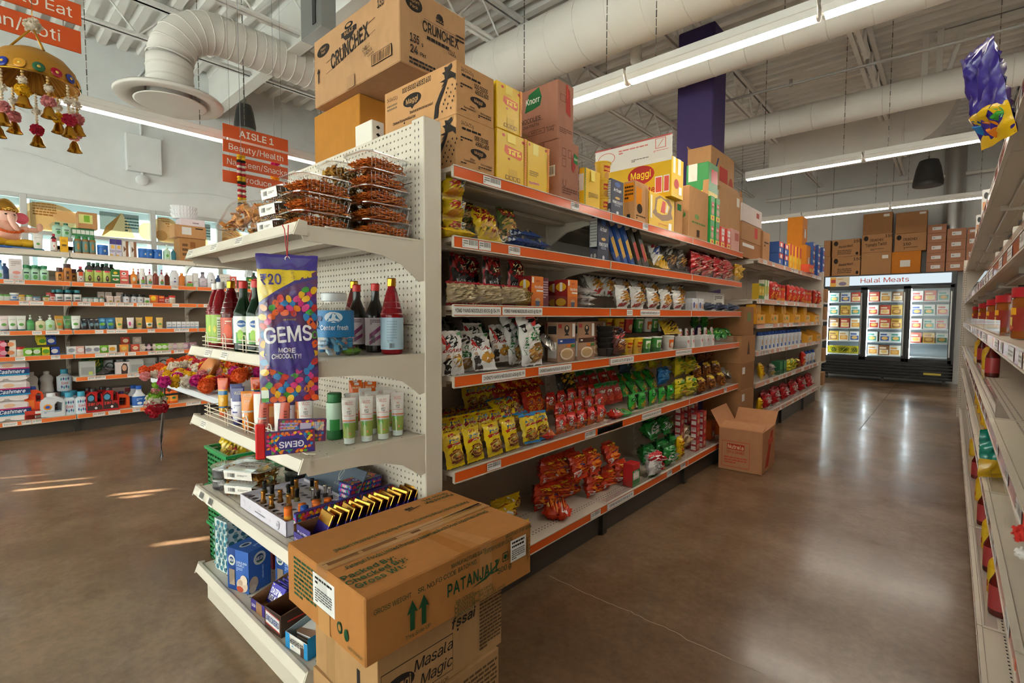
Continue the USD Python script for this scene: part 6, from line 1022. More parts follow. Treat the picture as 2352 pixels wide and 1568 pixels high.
def gembag(p):
 S = pouch_surface(gbW, gbH, .016, 5, .012, .25); mb = MB()
 ds = [('r', .0, .262, 1, 1, '#5a2a60'), ('p', [(0, .76), (.3, .82), (.6, .87), (1, .9), (1, .925), (0, .925)], '#e3c11a')]
 ds += candies(.0, .265, 1, .9, 190, gbW, gbH, .0135, 3, lambda x, y: y < .735+.14*x and not (.42 < y < .7 and .08 < x < .92 and abs(y-.56) < .17-abs(x-.5)*.22))
 ds += [('p', [(.06, .5), (.15, .62), (.5, .69), (.85, .62), (.95, .5), (.8, .43), (.5, .40), (.2, .43)], PUR), ('p', [(0, .742), (.3, .802), (.6, .853), (1, .884), (1, .9), (.6, .87), (.3, .82), (0, .76)], PUR), ('r', 0, .925, 1, 1, PUR), ('t', '₹20', .22, .876, .05, PUR, {'fit': .34, 'rot': 3}), ('l', .42, .67, .68, .685, 1, '#8a6a4a'), ('t', 'GEMS', .49, .605, .075, '#e8e2e6', {'fit': .82, 'rot': 4}), ('t', 'MORE', .46, .525, .022, '#e8e2e6'), ('t', 'CHOCOLATY!', .46, .495, .022, '#e8e2e6', {'fit': .5}), ('r', .02, .27, .14, .33, '#dfe8d8'), ('r', .02, .27, .14, .29, '#3f9a34')]
 U, V = np.meshgrid(np.linspace(.0, gbW, 21), np.linspace(.262*gbH, gbH, 50)); q = np.array([[i*21+j, i*21+j+1, (i+1)*21+j+1, (i+1)*21+j] for i in range(49) for j in range(20)])
 for s in (1, -1): mb.add(S(U.ravel(), V.ravel(), 0, s), q if s > 0 else q[:, ::-1], PUR, 1)
 decals(mb, ds, gbW, gbH, lambda u, v, e: S(u, v, e+.0013), maxe=.02); part(p, 'printed_bag', mb, 'film')
 U, V = np.meshgrid(np.linspace(0, gbW*1.08, 9), np.linspace(0, gbH*.985, 20)); q = np.array([[i*9+j, i*9+j+1, (i+1)*9+j+1, (i+1)*9+j] for i in range(19) for j in range(8)]); cm = MB(); x = S(U.ravel()/1.08, V.ravel())
 for s in (1, -1): w = S(U.ravel()/1.08, V.ravel(), .008, s); w[:, 1] *= 1.05; w[:, 1] += .004; cm.add(w, q if s > 0 else q[:, ::-1], '#fff', 1)
 part(p, 'clear_bag', cm, 'clear')
 rs = MB().box(.012, -gbW/2-.012, -.008, .026, -gbW/2+.016, .1, '#c81a1e', .004); part(p, 'red_seal', rs, 'film', 'torn red sealing strip')
 ds = [('r', 0, 0, 1, 1, '#6a2a50')]+candies(.02, .03, .98, .97, 120, .14, .07, .0075, 8)+[('p', [(.3, .2), (.75, .2), (.85, .5), (.75, .8), (.3, .8), (.2, .5)], PUR), ('t', 'GEMS', .52, .42, .26, '#e8e2e6', {'fit': .5, 'rot': 180}), ('t', 'TEAR HERE', .5, .62, .09, '#2a1a30', {'fit': .45}), ('r', .0, .05, .12, .25, PUR), ('r', .85, .02, .98, .2, PUR)]
 part(p, 'candy_box', cartonmb(.14, .018, .07, PUR, {'F': ds}), 'satin', M=TR(.016, -.002, .002)); part(p, 'candy_box', cartonmb(.14, .018, .07, PUR, {'F': [d for d in ds if d[0] in 'rc'][:-2]+[('l', .05, .1, .4, .9, 6, '#a89ac8'), ('r', .45, .35, .68, .85, '#b9b0c8'), ('b', .72, .5, .95, .9, 14, '#ddd')]}), 'satin', M=TR(.002, .03, .032, 0, 0, -4))
 part(p, 'eyelet', MB().tube(ring((.012, 0, gbH-.012), (1, 0, 0), .0065, 0, 14)[0], .0018, '#e6e2de', 6, closed=True), 'satin')
 z = gbH-.008; part(p, 'red_string', MB().tube([(.013, 0, z), (.008, .002, z+.05), (.004, .004, z+.085), (-.004, .005, z+.1)], .0016, '#b8141c', 5).tube([(.013, 0, z), (.009, -.004, z+.05), (.005, -.006, z+.085), (-.003, -.012, z+.1)], .0016, '#b8141c', 5), 'satin')
BUILD['gembag'] = ('candy_bag', 'candy bag', gembag); put('gembag', 'tall purple and yellow candy bag hung by red string from the top shelf corner', TR(-1.525, .682, .892, -23))
# fourth shelf: dates, crackers, perfume tray, chocolate
jar('date', .058, .052, '#ffffff', '#c9ccce', None, .2, 'clear', 'date_tub', 'rim', 1.08, 'food container', (.8, '#2a2326'))
for i, (x, y, z) in enumerate(((-2.46, .80, 0), (-2.46, .80, .053), (-2.47, .91, 0), (-2.47, .91, .053), (-2.31, 1.06, 0), (-2.31, 1.06, .053), (-2.31, 1.06, .106), (-2.31, 1.06, .159))): put('date', f'clear round tub of dark dates, {["lower one", "upper one"][i % 2] if i < 4 else ORD[i-4]+" level"} of the {["left front", "left rear", "tall", "tall"][i//2]} stack', TR(x, y, Z4+z))
tub('tubm', .235, .15, .062, ['#a8702a', '#8f5a20', '#b5823a'], 'chip', .8, label=[('l', .1, .5, .9, .9, 2, '#8a8078'), ('t', 'Mathiya', .5, .3, .16, '#55504a', {'fit': .6})], seed=9, n=150)
for i in range(2): put('tubm', f'labelled clear tub of fried crisps, {["lower", "upper"][i]} of two beside the perfume tray', TR(-2.29, .845, Z4+.0635*i, -62))
TX0, TY0, TW, TD, TH = -2.155, .75, .425, .27, .055
def tray(p):
 c = '#cfc8d4'; mb = MB()
 for b in ((0, 0, 0, TW, .004, TH), (0, TD-.004, 0, TW, TD, TH), (0, 0, 0, .004, TD, TH), (TW-.004, 0, 0, TW, TD, TH), (0, 0, 0, TW, TD, .003)): mb.box(*b, c, .001)
 decals(mb, [('e', .1, .5, .02, .22, '#77717d'), ('e', .1, .5, .018, .2, c), ('t', '12 ml', .46, .65, .16, '#77717d', {'bold': 0}), ('l', .36, .35, .58, .5, 1, '#77717d'), ('e', .85, .5, .025, .28, '#77717d'), ('e', .85, .5, .022, .25, c), ('l', .82, .4, .88, .6, 2, '#77717d'), ('r', .25, .4, .255, .6, '#77717d'), ('r', .7, .4, .705, .6, '#77717d')], TW, TH, faceP((0, 0, 0), (1, 0, 0), (0, 0, 1))); part(p, 'tray', mb, 'satin')
 part(p, 'insert', MB().prism(unary_union(sbox(.004, .004, TW-.004, TD-.004)).difference(unary_union([Point(.03+.038*i, .035+.05*j).buffer(.0125) for i in range(10) for j in range(5)])), .002, c, z=TH-.014), 'satin')
 l = MB().box(0, 0, 0, TW, .004, .12, '#47505c', .001); decals(l, [('t', 'AL-BUDR', .62, .3, .08, '#8d8a80', {'bold': 0}), ('e', .62, .62, .04, .2, '#8d8a80'), ('e', .625, .62, .034, .17, '#47505c'), ('p', [(.6, .4), (.61, .4), (.65, .8), (.64, .8)], '#8d8a80')], TW, .12, faceP((0, -.0002, 0), (1, 0, 0), (0, 0, 1))); part(p, 'lid', l, 'matte', 'dark slate lid standing open', M=TR(0, TD, TH-.002, 0, 0, -28))
put_t = thing('perfume_tray', 'open white perfume tray with punched insert and slate lid', 'perfume tray', TR(TX0, TY0, Z4)); tray(put_t)
def vial(key, cap, liq, m):
 def fn(p):
  part(p, 'bottle', MB().lathe([(0, 0), (.011, 0), (.0115, .004), (.011, .028), (.006, .034)], liq, 12), 'liquid'); part(p, 'stopper', MB().lathe([(.0085, .033), (.0075, .045), (.0085, .058), (.0095, .062), (.009, .066), (0, .067)], cap, 12), m)
 BUILD[key] = ('perfume_vial', 'bottle', fn)
vial('vk', '#191715', '#a8a04a', 'gloss'); vial('vg', '#c98a3a', '#a8702c', 'gold'); vial('vs', '#c9c4be', '#6a5a48', 'chrome')
for i, (a, b, k) in enumerate(((0, 1, 'vk'), (1, 3, 'vk'), (2, 1, 'vk'), (2, 3, 'vg'), (3, 2, 'vk'), (3, 4, 'vk'), (3, 0, 'vg'), (4, 1, 'vg'), (4, 4, 'vg'), (4, 2, 'vg'), (5, 2, 'vk'), (5, 0, 'vg'), (6, 3, 'vs'), (6, 1, 'vg'), (6, 4, 'vs'), (7, 3, 'vk'), (7, 4, 'vs'))): put(k, f'tiny {dict(vk="black", vg="gold", vs="silver")[k]} capped perfume vial, {ORD[i] if i < 16 else "seventeenth"} from the tray\'s left end', TR(TX0+.03+.038*a, TY0+.035+.05*b, Z4+.026, 20*i))
bottle('spr', .0145, .085, '#d98a1c', '#e06a14', 'straight', (.15, .6, '#e0a030', [('e', .5, .5, .35, .3, '#c8302a'), ('e', .5, .5, .25, .2, '#e8e0d8')]), capr=.0145, caph=.026, name='flavour_bottle'); bottle('sprb', .0145, .085, '#3a2a22', '#1a4a9c', 'straight', (.15, .6, '#c9b89a', []), capr=.0145, caph=.026, name='flavour_bottle')
for i, (x, y) in enumerate(((.375, .03), (.38, .08), (.385, .13), (.41, .12), (.4, .17))): put('spr', f'small orange capped flavour bottle, {ordinal(i, 5)} of those in the tray', TR(TX0+x, TY0+y, Z4+.004, -40))
put('sprb', 'small blue capped flavour bottle among the orange caps', TR(TX0+.408, TY0+.075, Z4+.004))
carton('gemb', .15, .08, .02, PUR, {'T': [('r', 0, 0, 1, 1, '#6a2a50')]+candies(.02, .03, .98, .97, 90, .15, .08, .0065, 4)+[('p', [(.25, .25), (.75, .25), (.82, .5), (.75, .75), (.25, .75), (.18, .5)], PUR), ('t', 'GEMS', .5, .5, .26, '#e8e2e6', {'fit': .5})], 'F': candies(.02, .1, .98, .9, 40, .15, .02, .006, 5), 'L': candies(.02, .1, .98, .9, 20, .08, .02, .006, 6)+[('t', 'GEMS', .5, .5, .5, '#e8e2e6', {'fit': .4})]}, 'satin', 'candy_box')
for i in range(6): put('gemb', f'flat multicolour candy box, {["bottom", "second", "third", "fourth", "fifth", "top"][i]} of the stack at the pegboard', TR(-1.78+.004*(i % 2), 1.075, Z4+.0205*i, 3*(i % 3)))
for i in range(3): put('gemb', f'flat multicolour candy box, {ordinal(i, 3)} one on edge behind the purple carton', TR(-1.71, .84+.13*i, Z4, 4, 90) @ TR(-.05))
def dmtray(p):
 for b, nm, c in (((0, 0, 0, .004, .46, .075), 'side_wall', '#7a5238'), ((.11, 0, 0, .114, .46, .05), 'side_wall', PUR), ((0, .456, 0, .114, .46, .1), 'end_wall', '#7a5238'), ((0, 0, 0, .114, .46, .004), 'floor_panel', '#7a5238')): part(p, nm, MB().box(*b, c, .001), 'matte')
 q = MB().box(0, 0, 0, .114, .004, .05, PUR, .001); decals(q, [('t', 'DAIRY MILK', .5, .5, .3, '#e8e2e6', {'fit': .8}), ('e', .15, .2, .12, .15, '#d96a2a')], .114, .05, faceP((0, -.0002, 0), (1, 0, 0), (0, 0, 1))); part(p, 'front_wall', q, 'satin')
BUILD['dmt'] = ('chocolate_tray', 'display box', dmtray); put('dmt', 'long open purple chocolate tray on the fourth shelf right end', TR(-1.655, .742, Z4, -2))
def dmbar(p):
 part(p, 'wrapper', MB().box(-.005, -.045, 0, .005, .045, .085, PUR, .002).join(MB()), 'foil'); g = MB().box(-.0052, -.045, .06, .0052, .045, .1, '#c08a34', .002); part(p, 'gold_foil', g, 'gold', 'crimped gold end')
BUILD['dmb'] = ('chocolate_bar', 'chocolate bar', dmbar)
for i in range(14): put('dmb', f'gold tipped purple chocolate bar, {ORD[i]} from the front in the long tray', TR(-1.598+.003*(i % 3-1), .80+.0275*i, Z4+.012, 90+5*(i % 3-1), 24))
dml = T('chocolate_card', 'printed purple card lying in the long chocolate tray', 'card', (-1.6, .77, Z4+.05)); q = MB().box(-1.645, .748, Z4+.005, -1.548, .752, Z4+.075, PUR, .001)
decals(q, [('t', 'DAIRY', .5, .62, .25, '#e8e2e6', {'fit': .8}), ('t', 'MILK', .45, .3, .25, '#e8e2e6', {'fit': .7})], .097, .07, faceP((-1.645, .7478, Z4+.005), (1, 0, 0), (0, 0, 1))); dml.p('card', q, 'satin')
# base deck
MB_ = '#2f5fb0'; oval = lambda x, y, a=.16, b=.13: [('e', x, y, a, b, '#d9d6cf'), ('e', x, y, a*.68, b*.62, '#17356a'), ('t', 'MEGH', x, y, b*.55, '#e6e2da', {'fit': a*1.2}), ('p', [(x-a*.6, y-b*.45), (x+a*.6, y-b*.45), (x+a*.3, y-b*.62), (x-a*.3, y-b*.62)], '#4f8a3a')]
mgL = [('r', 0, 0, 1, 1, MB_), ('r', .04, 0, .4, 1, '#173f86')]+oval(.22, .72)+[('r', .1, .12, .36, .5, '#8d7a66'), ('p', [(.1, .12), (.36, .12), (.36, .3)], '#a08c76'), ('t', 'SABUDANA', .7, .72, .055, '#cfd8ea', {'fit': .5}), ('t', 'CHAKLI', .64, .65, .055, '#cfd8ea', {'fit': .36}), ('l', .46, .5, .75, .6, 3, '#a9bbdc'), ('e', .72, .18, .26, .16, '#c9b09a'), ('e', .8, .32, .16, .12, '#d8c4b0'), ('e', .62, .08, .16, .07, '#b0472a'), ('e', .66, .24, .1, .07, '#b89a80')]
mgF = [('r', 0, 0, 1, 1, MB_)]+oval(.5, .76, .28, .16)+[('t', 'SABUDANA CHAKLI', .62, .4, .1, '#cfd8ea', {'rot': 90, 'fit': .55}), ('e', .2, .22, .2, .16, '#c9b09a'), ('e', .15, .1, .16, .1, '#d8c4b0')]
carton('megh', .105, .13, .175, MB_, {'L': mgL, 'F': mgF, 'T': [('e', .45, .6, .25, .14, '#d9d6cf'), ('e', .45, .6, .17, .08, '#17356a'), ('l', .5, .2, .9, .35, 2, '#cfd8ea')]}, 'satin', 'snack_box')
put('megh', 'blue snack box with oval logo and window, at the deck front', TR(-2.2, .795, Z0, 17)); put('megh', 'blue snack box with biscuit picture, behind the front one', TR(-2.05, .93, Z0, 17))
TL = '#2f6f80'; lat = [('r', 0, 0, 1, 1, '#c9d2d0')]+[('e', .17+.33*i+(.165 if j % 2 else 0)-.165*(j % 2)*0, .06+.125*j, .12, .045, TL) for j in range(8) for i in range(3)]+[('e', .335*i, .12+.125*j, .07, .03, '#7aa0a6') for j in range(7) for i in range(4)]
carton('tile', .11, .105, .235, TL, {'L': lat, 'F': lat, 'T': lat}, 'satin', 'gift_box'); put('tile', 'teal and white lattice patterned gift box at the left deck corner', TR(-2.42, .81, Z0, 8)); carton('redbx', .06, .05, .2, '#8a1f2a', {}, 'satin', 'gift_box'); put('redbx', 'narrow dark red box behind the patterned gift box', TR(-2.28, .94, Z0, 8))
def candytray(key, w, d, hb, hf, out, inn, front, nm='candy_tray', side=()):
 def fn(p):
  for s, b in ((-1, (-d/2, -w/2, 0, d/2, -w/2+.003, 0)), (1, (-d/2, w/2-.003, 0, d/2, w/2, 0))):
   M = np.array([[1, 0, 0, 0], [0, 0, -1, b[1]+.003], [0, 1, 0, 0], [0, 0, 0, 1.]]); q = MB().prism([(-d/2, 0), (d/2, 0), (d/2, hf), (0, (hf+hb)/2+.01), (-d/2, hb)], .003, inn, M=M)
   W, H, P = d, hb, faceP((d/2, w/2+.0002, 0), (-1, 0, 0), (0, 0, 1)) if s > 0 else faceP((-d/2, -w/2-.0002, 0), (1, 0, 0), (0, 0, 1)); decals(q, [('p', [(0, 0), (1, 0), (1, hf/hb if s < 0 else 1), (.5, (hf+hb)/2/hb), (0, 1 if s < 0 else hf/hb)], out)]+list(side), W, H, P); part(p, 'side_wall', q, 'satin')
  part(p, 'back_wall', MB().box(-d/2, -w/2, 0, -d/2+.003, w/2, hb, inn, .001), 'matte'); part(p, 'floor_panel', MB().box(-d/2, -w/2, 0, d/2, w/2, .003, inn), 'matte')
  q = MB().box(d/2-.003, -w/2, 0, d/2, w/2, hf, out, .001); decals(q, front, w, hf, faceP((d/2+.0002, -w/2, 0), (0, 1, 0), (0, 0, 1))); part(p, 'front_wall', q, 'satin')
 BUILD[key] = (nm, 'display box', fn)
candytray('dtray', .125, .3, .1, .045, PUR, '#9a6c48', [('t', 'DAIRY MILK', .3, .5, .3, '#e8e2e6', {'fit': .45}), ('r', .35, 0, .7, 1, '#9a6c48')]); put('dtray', 'purple chocolate bar tray on the base deck', TR(-1.965, .885, Z0, -85))
def dm2(p):
 q = cartonmb(.1, .016, .075, '#2c2180', {'F': [('t', 'DAIRY', .42, .62, .26, '#e8e2ee', {'fit': .62}), ('t', 'MILK', .36, .3, .26, '#e8e2ee', {'fit': .5}), ('e', .8, .5, .12, .2, '#d8d2e6'), ('l', .12, .85, .6, .95, 1, '#b59a5a')], 'T': [('r', .55, .1, .8, .9, '#cfc8d8'), ('l', .85, .2, .95, .8, 3, '#cfc8d8')]}, .003); part(p, 'wrapper', q, 'foil')
BUILD['dm2'] = ('chocolate_bar', 'chocolate bar', dm2)
for i in range(11): put('dm2', f'purple chocolate bar, {ORD[i]} from the front in the base deck tray', TR(-1.952-.001*i, .79+.0195*i, Z0+.012, -85, -28))
candytray('sntray', .115, .24, .085, .08, '#3a2318', '#6b4630', [('p', [(.08, .25), (.92, .15), (.92, .8), (.08, .9)], '#d8d0cc'), ('p', [(.08, .25), (.92, .15), (.92, .2), (.08, .3)], '#b8281e'), ('p', [(.08, .85), (.92, .75), (.92, .8), (.08, .9)], '#b8281e'), ('t', 'SNICKERS', .5, .53, .36, '#23408a', {'fit': .78, 'rot': -4})], side=[('r', .1, .55, .6, .62, '#b8281e')]); put('sntray', 'brown candy bar tray with red edged white logo', TR(-1.812, .845, Z0, -85))
pouch('snb', .03, .12, .018, PUR, [('e', .5, .5, .4, .15, '#d9622a')], name='candy_bar');
for i in range(5): put('snb', f'purple and orange candy bar, {ordinal(i, 5)} of those lying in the brown tray', TR(-1.85+.018*i, .86, Z0+.012+.004*i, -85+6*i, -82))
candytray('hetray', .13, .22, .075, .055, '#dcd6cc', '#8fa0a8', [('r', 0, 0, .2, 1, '#1c86c0'), ('r', .85, 0, 1, 1, '#1c86c0'), ('t', "HERSHEY'S", .52, .62, .34, '#33241c', {'fit': .6}), ('l', .3, .25, .6, .4, 1, '#3f9ad0'), ('r', .7, 0, .84, .6, '#4a3226')], side=[('r', 0, 0, .3, 1, '#1c86c0')]); put('hetray', 'blue and white cookie bar tray at the deck right end', TR(-1.64, .84, Z0, -83))
def hb(p): part(p, 'wrapper', cartonmb(.11, .17, .014, '#d9d6d4', {'T': [('t', "HERSHEY'S", .55, .72, .2, '#33241c', {'fit': .8, 'sx': .8}), ('t', "COOKIES 'N' CREME", .45, .48, .1, '#3f9ad0', {'fit': .7}), ('p', [(0, 0), (1, 0), (1, .22), (0, .12)], '#8a6a58'), ('r', 0, .86, 1, 1, '#1c6ac0')]}, .004), 'film')
BUILD['hb'] = ('chocolate_bar', 'chocolate bar', hb)
for i in range(3): put('hb', f'white cookie bar, {["bottom", "middle", "top"][i]} of the pile in the blue tray', TR(-1.645, .85, Z0+.012+.0155*i, -83+3*i, 8))
# cartons on the floor in front
GN = '#1f4a2c'; BW = '#a9703a'
ptF = [('t', 'GROSS WEIGHT', .13, .74, .075, GN, {'bold': 0, 'fit': .18}), ('t', 'SR. NO.', .3, .74, .075, GN, {'bold': 0}), ('t', 'FG CODE', .41, .75, .075, GN, {'bold': 0}), ('t', 'BATCH NO.', .54, .755, .075, GN, {'bold': 0, 'fit': .12}), ('t', 'MANUFACTURE DATE', .55, .87, .07, GN, {'bold': 0, 'fit': .22}), ('t', 'EXPIRY/USE BY DATE', .75, .84, .075, GN, {'bold': 0, 'fit': .2}), ('t', 'MRP ₹ (incl. of all taxes)', .9, .93, .075, GN, {'bold': 0, 'fit': .2}),
    ('t', 'PATANJALI', .58, .5, .2, GN, {'fit': .33, 'sx': .85}), ('p', [(.56, .33), (.66, .36), (.74, .5), (.76, .62), (.72, .5), (.65, .4)], GN), ('t', '500 g', .79, .38, .1, GN, {'bold': 0}), ('r', .775, .5, .815, .66, GN), ('r', .779, .515, .811, .645, BW), ('e', .795, .58, .012, .045, GN)]
for i, t in enumerate(('FG CODES', '180002732', '180002733', '180005259')): ptF += [('t', t, .52, .24-.07*i, .062, GN, {'bold': 0}), ('r', .455, .06+.075*(3-i)-.05, .475, .06+.075*(3-i)-.0, GN), ('r', .457, .065+.075*(3-i)-.05, .473, .055+.075*(3-i), BW)][:1 if i == 0 else 3]
for i, t in enumerate(('Amla candy', 'Bel candy', 'Amla chatpata candy')): ptF.append(('t', t, .64+.02*i, .22-.07*i, .06, GN, {'bold': 0}))
for x in (.22, .28): ptF.append(('p', [(x-.012, .2), (x+.012, .2), (x+.012, .48), (x+.028, .46), (x, .66), (x-.028, .46), (x-.012, .48)], GN))
ptF += [('t', 'This Side UP', .25, .13, .06, GN, {'bold': 0}), ('r', .83, .42, .95, .82, '#d9d6d2'), ('l', .84, .66, .94, .8, 2, '#222'), ('l', .84, .45, .94, .64, 5, '#666')]+[('r', .963, .3+.075*i, .985, .365+.075*i, GN) for i in range(6)]+[('r', .9645, .304+.075*i, .9835, .361+.075*i, BW) for i in range(6)]
ptF.insert(0, ('r', .62, .02, .7, .98, '#b07c48'))
ptL = [('l', .1, .2, .42, .88, 9, GN), ('r', .38, .35, .66, .85, '#d9d6d2'), ('l', .41, .68, .63, .82, 2, '#222'), ('l', .41, .4, .63, .64, 6, '#555'), ('r', .45, 0, .6, .35, '#b5844f'), ('e', .72, .3, .03, .09, GN), ('e', .72, .3, .017, .05, BW), ('e', .8, .27, .025, .09, GN), ('t', 'MADE IN BHARAT', .9, .12, .05, GN, {'bold': 0, 'fit': .16})]
ptT = [('r', 0, .45, 1, .57, '#b5844f'), ('t', 'पतंजलि', .5, .5, .02, '#6a4526'), ('l', .03, .48, .97, .54, 1, '#7d5632'), ('p', [(.5, 0), (.57, 0), (.55, .45), (.49, .45)], '#a0662c'), ('p', [(.62, 0), (.7, 0), (.62, .42), (.58, .42)], '#b07a45'), ('t', 'Patanjali Foods Limited (formerly known as Ruchi Soya Industries Limited)', .5, .385, .042, GN, {'fit': .86}), ('t', 'Patanjali Foods Limited (formerly known as Ruchi Soya Industries Limited)', .53, .64, .042, GN, {'fit': .84, 'rot': 180}),
    ('t', 'Packed By:', .14, .28, .05, GN, {}), ('t', 'Checked By:', .15, .21, .05, GN, {}), ('t', 'Gross Wt:', .135, .14, .05, GN, {}), ('t', 'Packed By:', .86, .86, .04, GN, {'rot': 180}), ('t', 'Gross Wt:', .86, .92, .04, GN, {'rot': 180}), ('p', [(.62, .82), (.72, .86), (.72, .867), (.62, .83)], '#2a2a22'), ('l', .62, .84, .74, .9, 1, '#2a2a22'), ('r', .005, .508, .995, .513, '#3f2a18'), ('p', [(.62, .515), (.97, .52), (.97, .545)], '#241710')]
def patan(p):
 part(p, 'body', cartonmb(.62, .435, .176, BW, {'F': ptF, 'L': ptL, 'T': ptT}, .004), 'card')
 t = MB();
 for x0, x1 in ((-.2165, -.004), (.004, .2175)): t.box(x0, -.308, .1762, x1, .309, .179, BW, .001)
 part(p, 'top_flap', MB().box(-.2165, -.308, .1745, -.003, .3085, .1764, BW, .0008), 'card'); part(p, 'tape', MB().box(-.03, -.306, .1764, .03, .306, .1766, '#fff').box(-.03, -.311, .1, .03, -.3102, .176, '#fff'), 'clear')
BUILD['patan'] = ('cardboard_box', 'box', patan); put('patan', 'long orange brown carton with green print on top of the floor stack', TR(-1.245, .945, .459, -1))
msk = [('r', .02, .1, .55, .6, INK), ('r', .023, .11, .547, .59, '#ab8358'), ('e', .14, .36, .11, .12, INK), ('t', 'Maggi', .14, .36, .12, '#ab8358', {'fit': .17}), ('t', 'Masala', .4, .47, .14, INK, {'bold': 0, 'sk': .2}), ('t', 'Magic', .42, .25, .14, INK, {'bold': 0, 'sk': .2}), ('t', 'fssai', .64, .72, .13, INK, {'sk': .2}), ('l', .58, .58, .74, .64, 1, INK), ('l', .78, .1, .99, .95, 16, '#5f4630'), ('t', 'OPPOSITE SIDE FOR:', .36, .04, .05, INK, {'bold': 0, 'fit': .3})]
carton('msb1', .47, .35, .228, '#ab8358', {'F': msk, 'L': [('p', [(.6, .02), (.75, .02), (.75, .5), (.7, .5), (.7, .2), (.6, .2)], INK), ('r', .2, 0, .35, 1, '#a07a50'), ('l', .4, .7, .5, .85, 1, INK)]}, 'card'); put('msb1', 'brown spice carton in the middle of the floor stack', TR(-1.262, .94, .2295, -1))
carton('msb2', .45, .37, .228, '#ab8358', {'F': [('l', .65, .3, .98, .9, 9, '#5f4630'), ('l', .3, .55, .5, .65, 1, '#5f4630')], 'L': []}, 'card'); put('msb2', 'brown spice carton at the bottom of the floor stack', TR(-1.26, .925, 0, 0))
# green crates beside the end cap
def crate(p):
 W, D, H, t = .42, .3, .2, .006
 for nm, x, y, w, d in (('long_side', 0, -W/2, D, t), ('long_side', 0, W/2-t, D, t), ('short_side', -D/2, -W/2, t, W), ('short_side', D/2-t, -W/2, t, W)):
  q = MB(); lx = nm == 'long_side'
  for k in range(7): z = .012+k*.026; q.box(-D/2 if lx else x, y if lx else -W/2, z, D/2 if lx else x+t, y+t if lx else W/2, z+.014, '#157a3c', .002)
  for k in np.linspace(0, 1, 9): a = (-D/2+k*(D-t)) if lx else x; b = y if lx else -W/2+k*(W-t); q.box(a, b, 0, a+t, b+t, H-.01, '#157a3c')
  part(p, nm, q, 'satin')
 part(p, 'rim', MB().prism(sbox(-D/2-.012, -W/2-.012, D/2+.012, W/2+.012).difference(sbox(-D/2+.004, -W/2+.004, D/2-.004, W/2-.004)), .014, '#1a8a48', z=H-.012), 'satin'); part(p, 'bottom', MB().box(-D/2, -W/2, 0, D/2, W/2, .006, '#136a34'), 'satin')
BUILD['crate'] = ('plastic_crate', 'crate', crate)
for i in range(3): put('crate', f'green slatted plastic crate, {["bottom", "middle", "top"][i]} of the floor stack left of the end cap', TR(-2.83, 1.09, .205*i+.002, 3*(i % 2)))
pouch('ypk', .13, .16, .03, '#dcb512', [('e', .4, .5, .2, .2, '#c9832a'), ('e', .6, .6, .14, .08, '#b5241c'), ('e', .5, .3, .2, .1, '#5a3a1c')], seeds=2, amp=1)
for i, (x, y, ry, rz) in enumerate(((-2.87, .97, -15, -30), (-2.8, 1.05, -70, 10), (-2.85, 1.12, -78, 60), (-2.78, 1.16, -75, 120))): put(f'ypk{i % 2}', f'yellow noodle packet, {ORD[i]} of those in the top green crate' if i else 'yellow noodle packet poking up from the top green crate', TR(x, y, .5 if i == 0 else .46+.03*i, rz, ry))
# ---------------------------------------------------------------- wall shelving goods
def WA(rows, z, X=-7.39):
 for r in rows:
  k, px, l = r[:3]; o = r[3] if len(r) > 3 else {}
  put(k, l, TR(X-o.get('b', 0), ya(px, X-o.get('b', 0)), z+.002+o.get('dz', 0), o.get('rz', 0), -90 if o.get('lie') else o.get('ry', 0)))
def ws(pre, kind, pxs, where, b=0, dz=0, **k): return [(kind, p, f'{pre}, {ordinal(i, len(pxs))} {where}' if len(pxs) > 1 else f'{pre}, {where}', dict(b=b, dz=dz, **k)) for i, p in enumerate(pxs)]
L0, L1, L2, L3, L4, L5, L6 = .19, *WZ
bx = lambda key, w, h, c, f, d=.05, nm='carton', **k: carton(key, w, d, h, c, {'F': f}, 'satin', nm, b=.001, **k)
lines = lambda c, y0=.2, y1=.45, n=2: ('l', .15, y0, .85, y1, n, c)
bottle('wdr', .028, .2, '#3a1210', '#a8203a', 'round', (.08, .72, '#c9c2bc', [('e', .5, .4, .4, .3, '#e6e2de'), ('r', 0, .75, 1, 1, '#b8283a'), ('e', .5, .4, .12, .1, '#b8283a')]), flat=.7)
bx('oil', .066, .175, '#e0a80c', [('t', 'OIL', .5, .76, .12, '#4a3a10', {'bold': 0, 'fit': .6}), ('e', .5, .48, .36, .05, '#4a3a10'), lines('#b8860c')])
bottle('wgo', .03, .2, '#8a5a1c', '#1f7a3c', 'straight', (.12, .72, '#4f7a70', [('e', .5, .5, .3, .35, '#a8763a')]), capr=.024, caph=.03, flat=.8); bottle('wgw', .034, .21, '#6a94c8', '#8fb4dc', 'round', flat=.7)
bottle('mint', .045, .16, '#a9d0b8', '#2f6a54', 'round', (.2, .6, '#a9d0b8', [('e', .6, .3, .3, .3, '#3f8a4a'), ('r', .2, .7, .9, .85, '#2f4a44')]), flat=.6)
bx('dab', .16, .04, '#d3d0cc', [('t', 'Dabur', .55, .5, .5, '#4a4a4a', {'bold': 0})], .08); bx('grs', .042, .09, '#2f7a4a', [('r', .1, .3, .9, .8, '#d6dcd2')]); jar('blj', .05, .12, '#1258a8', '#1a68bc', (.2, .7, '#1460b0', [('e', .7, .5, .16, .2, '#c9c4a0')]), .22)
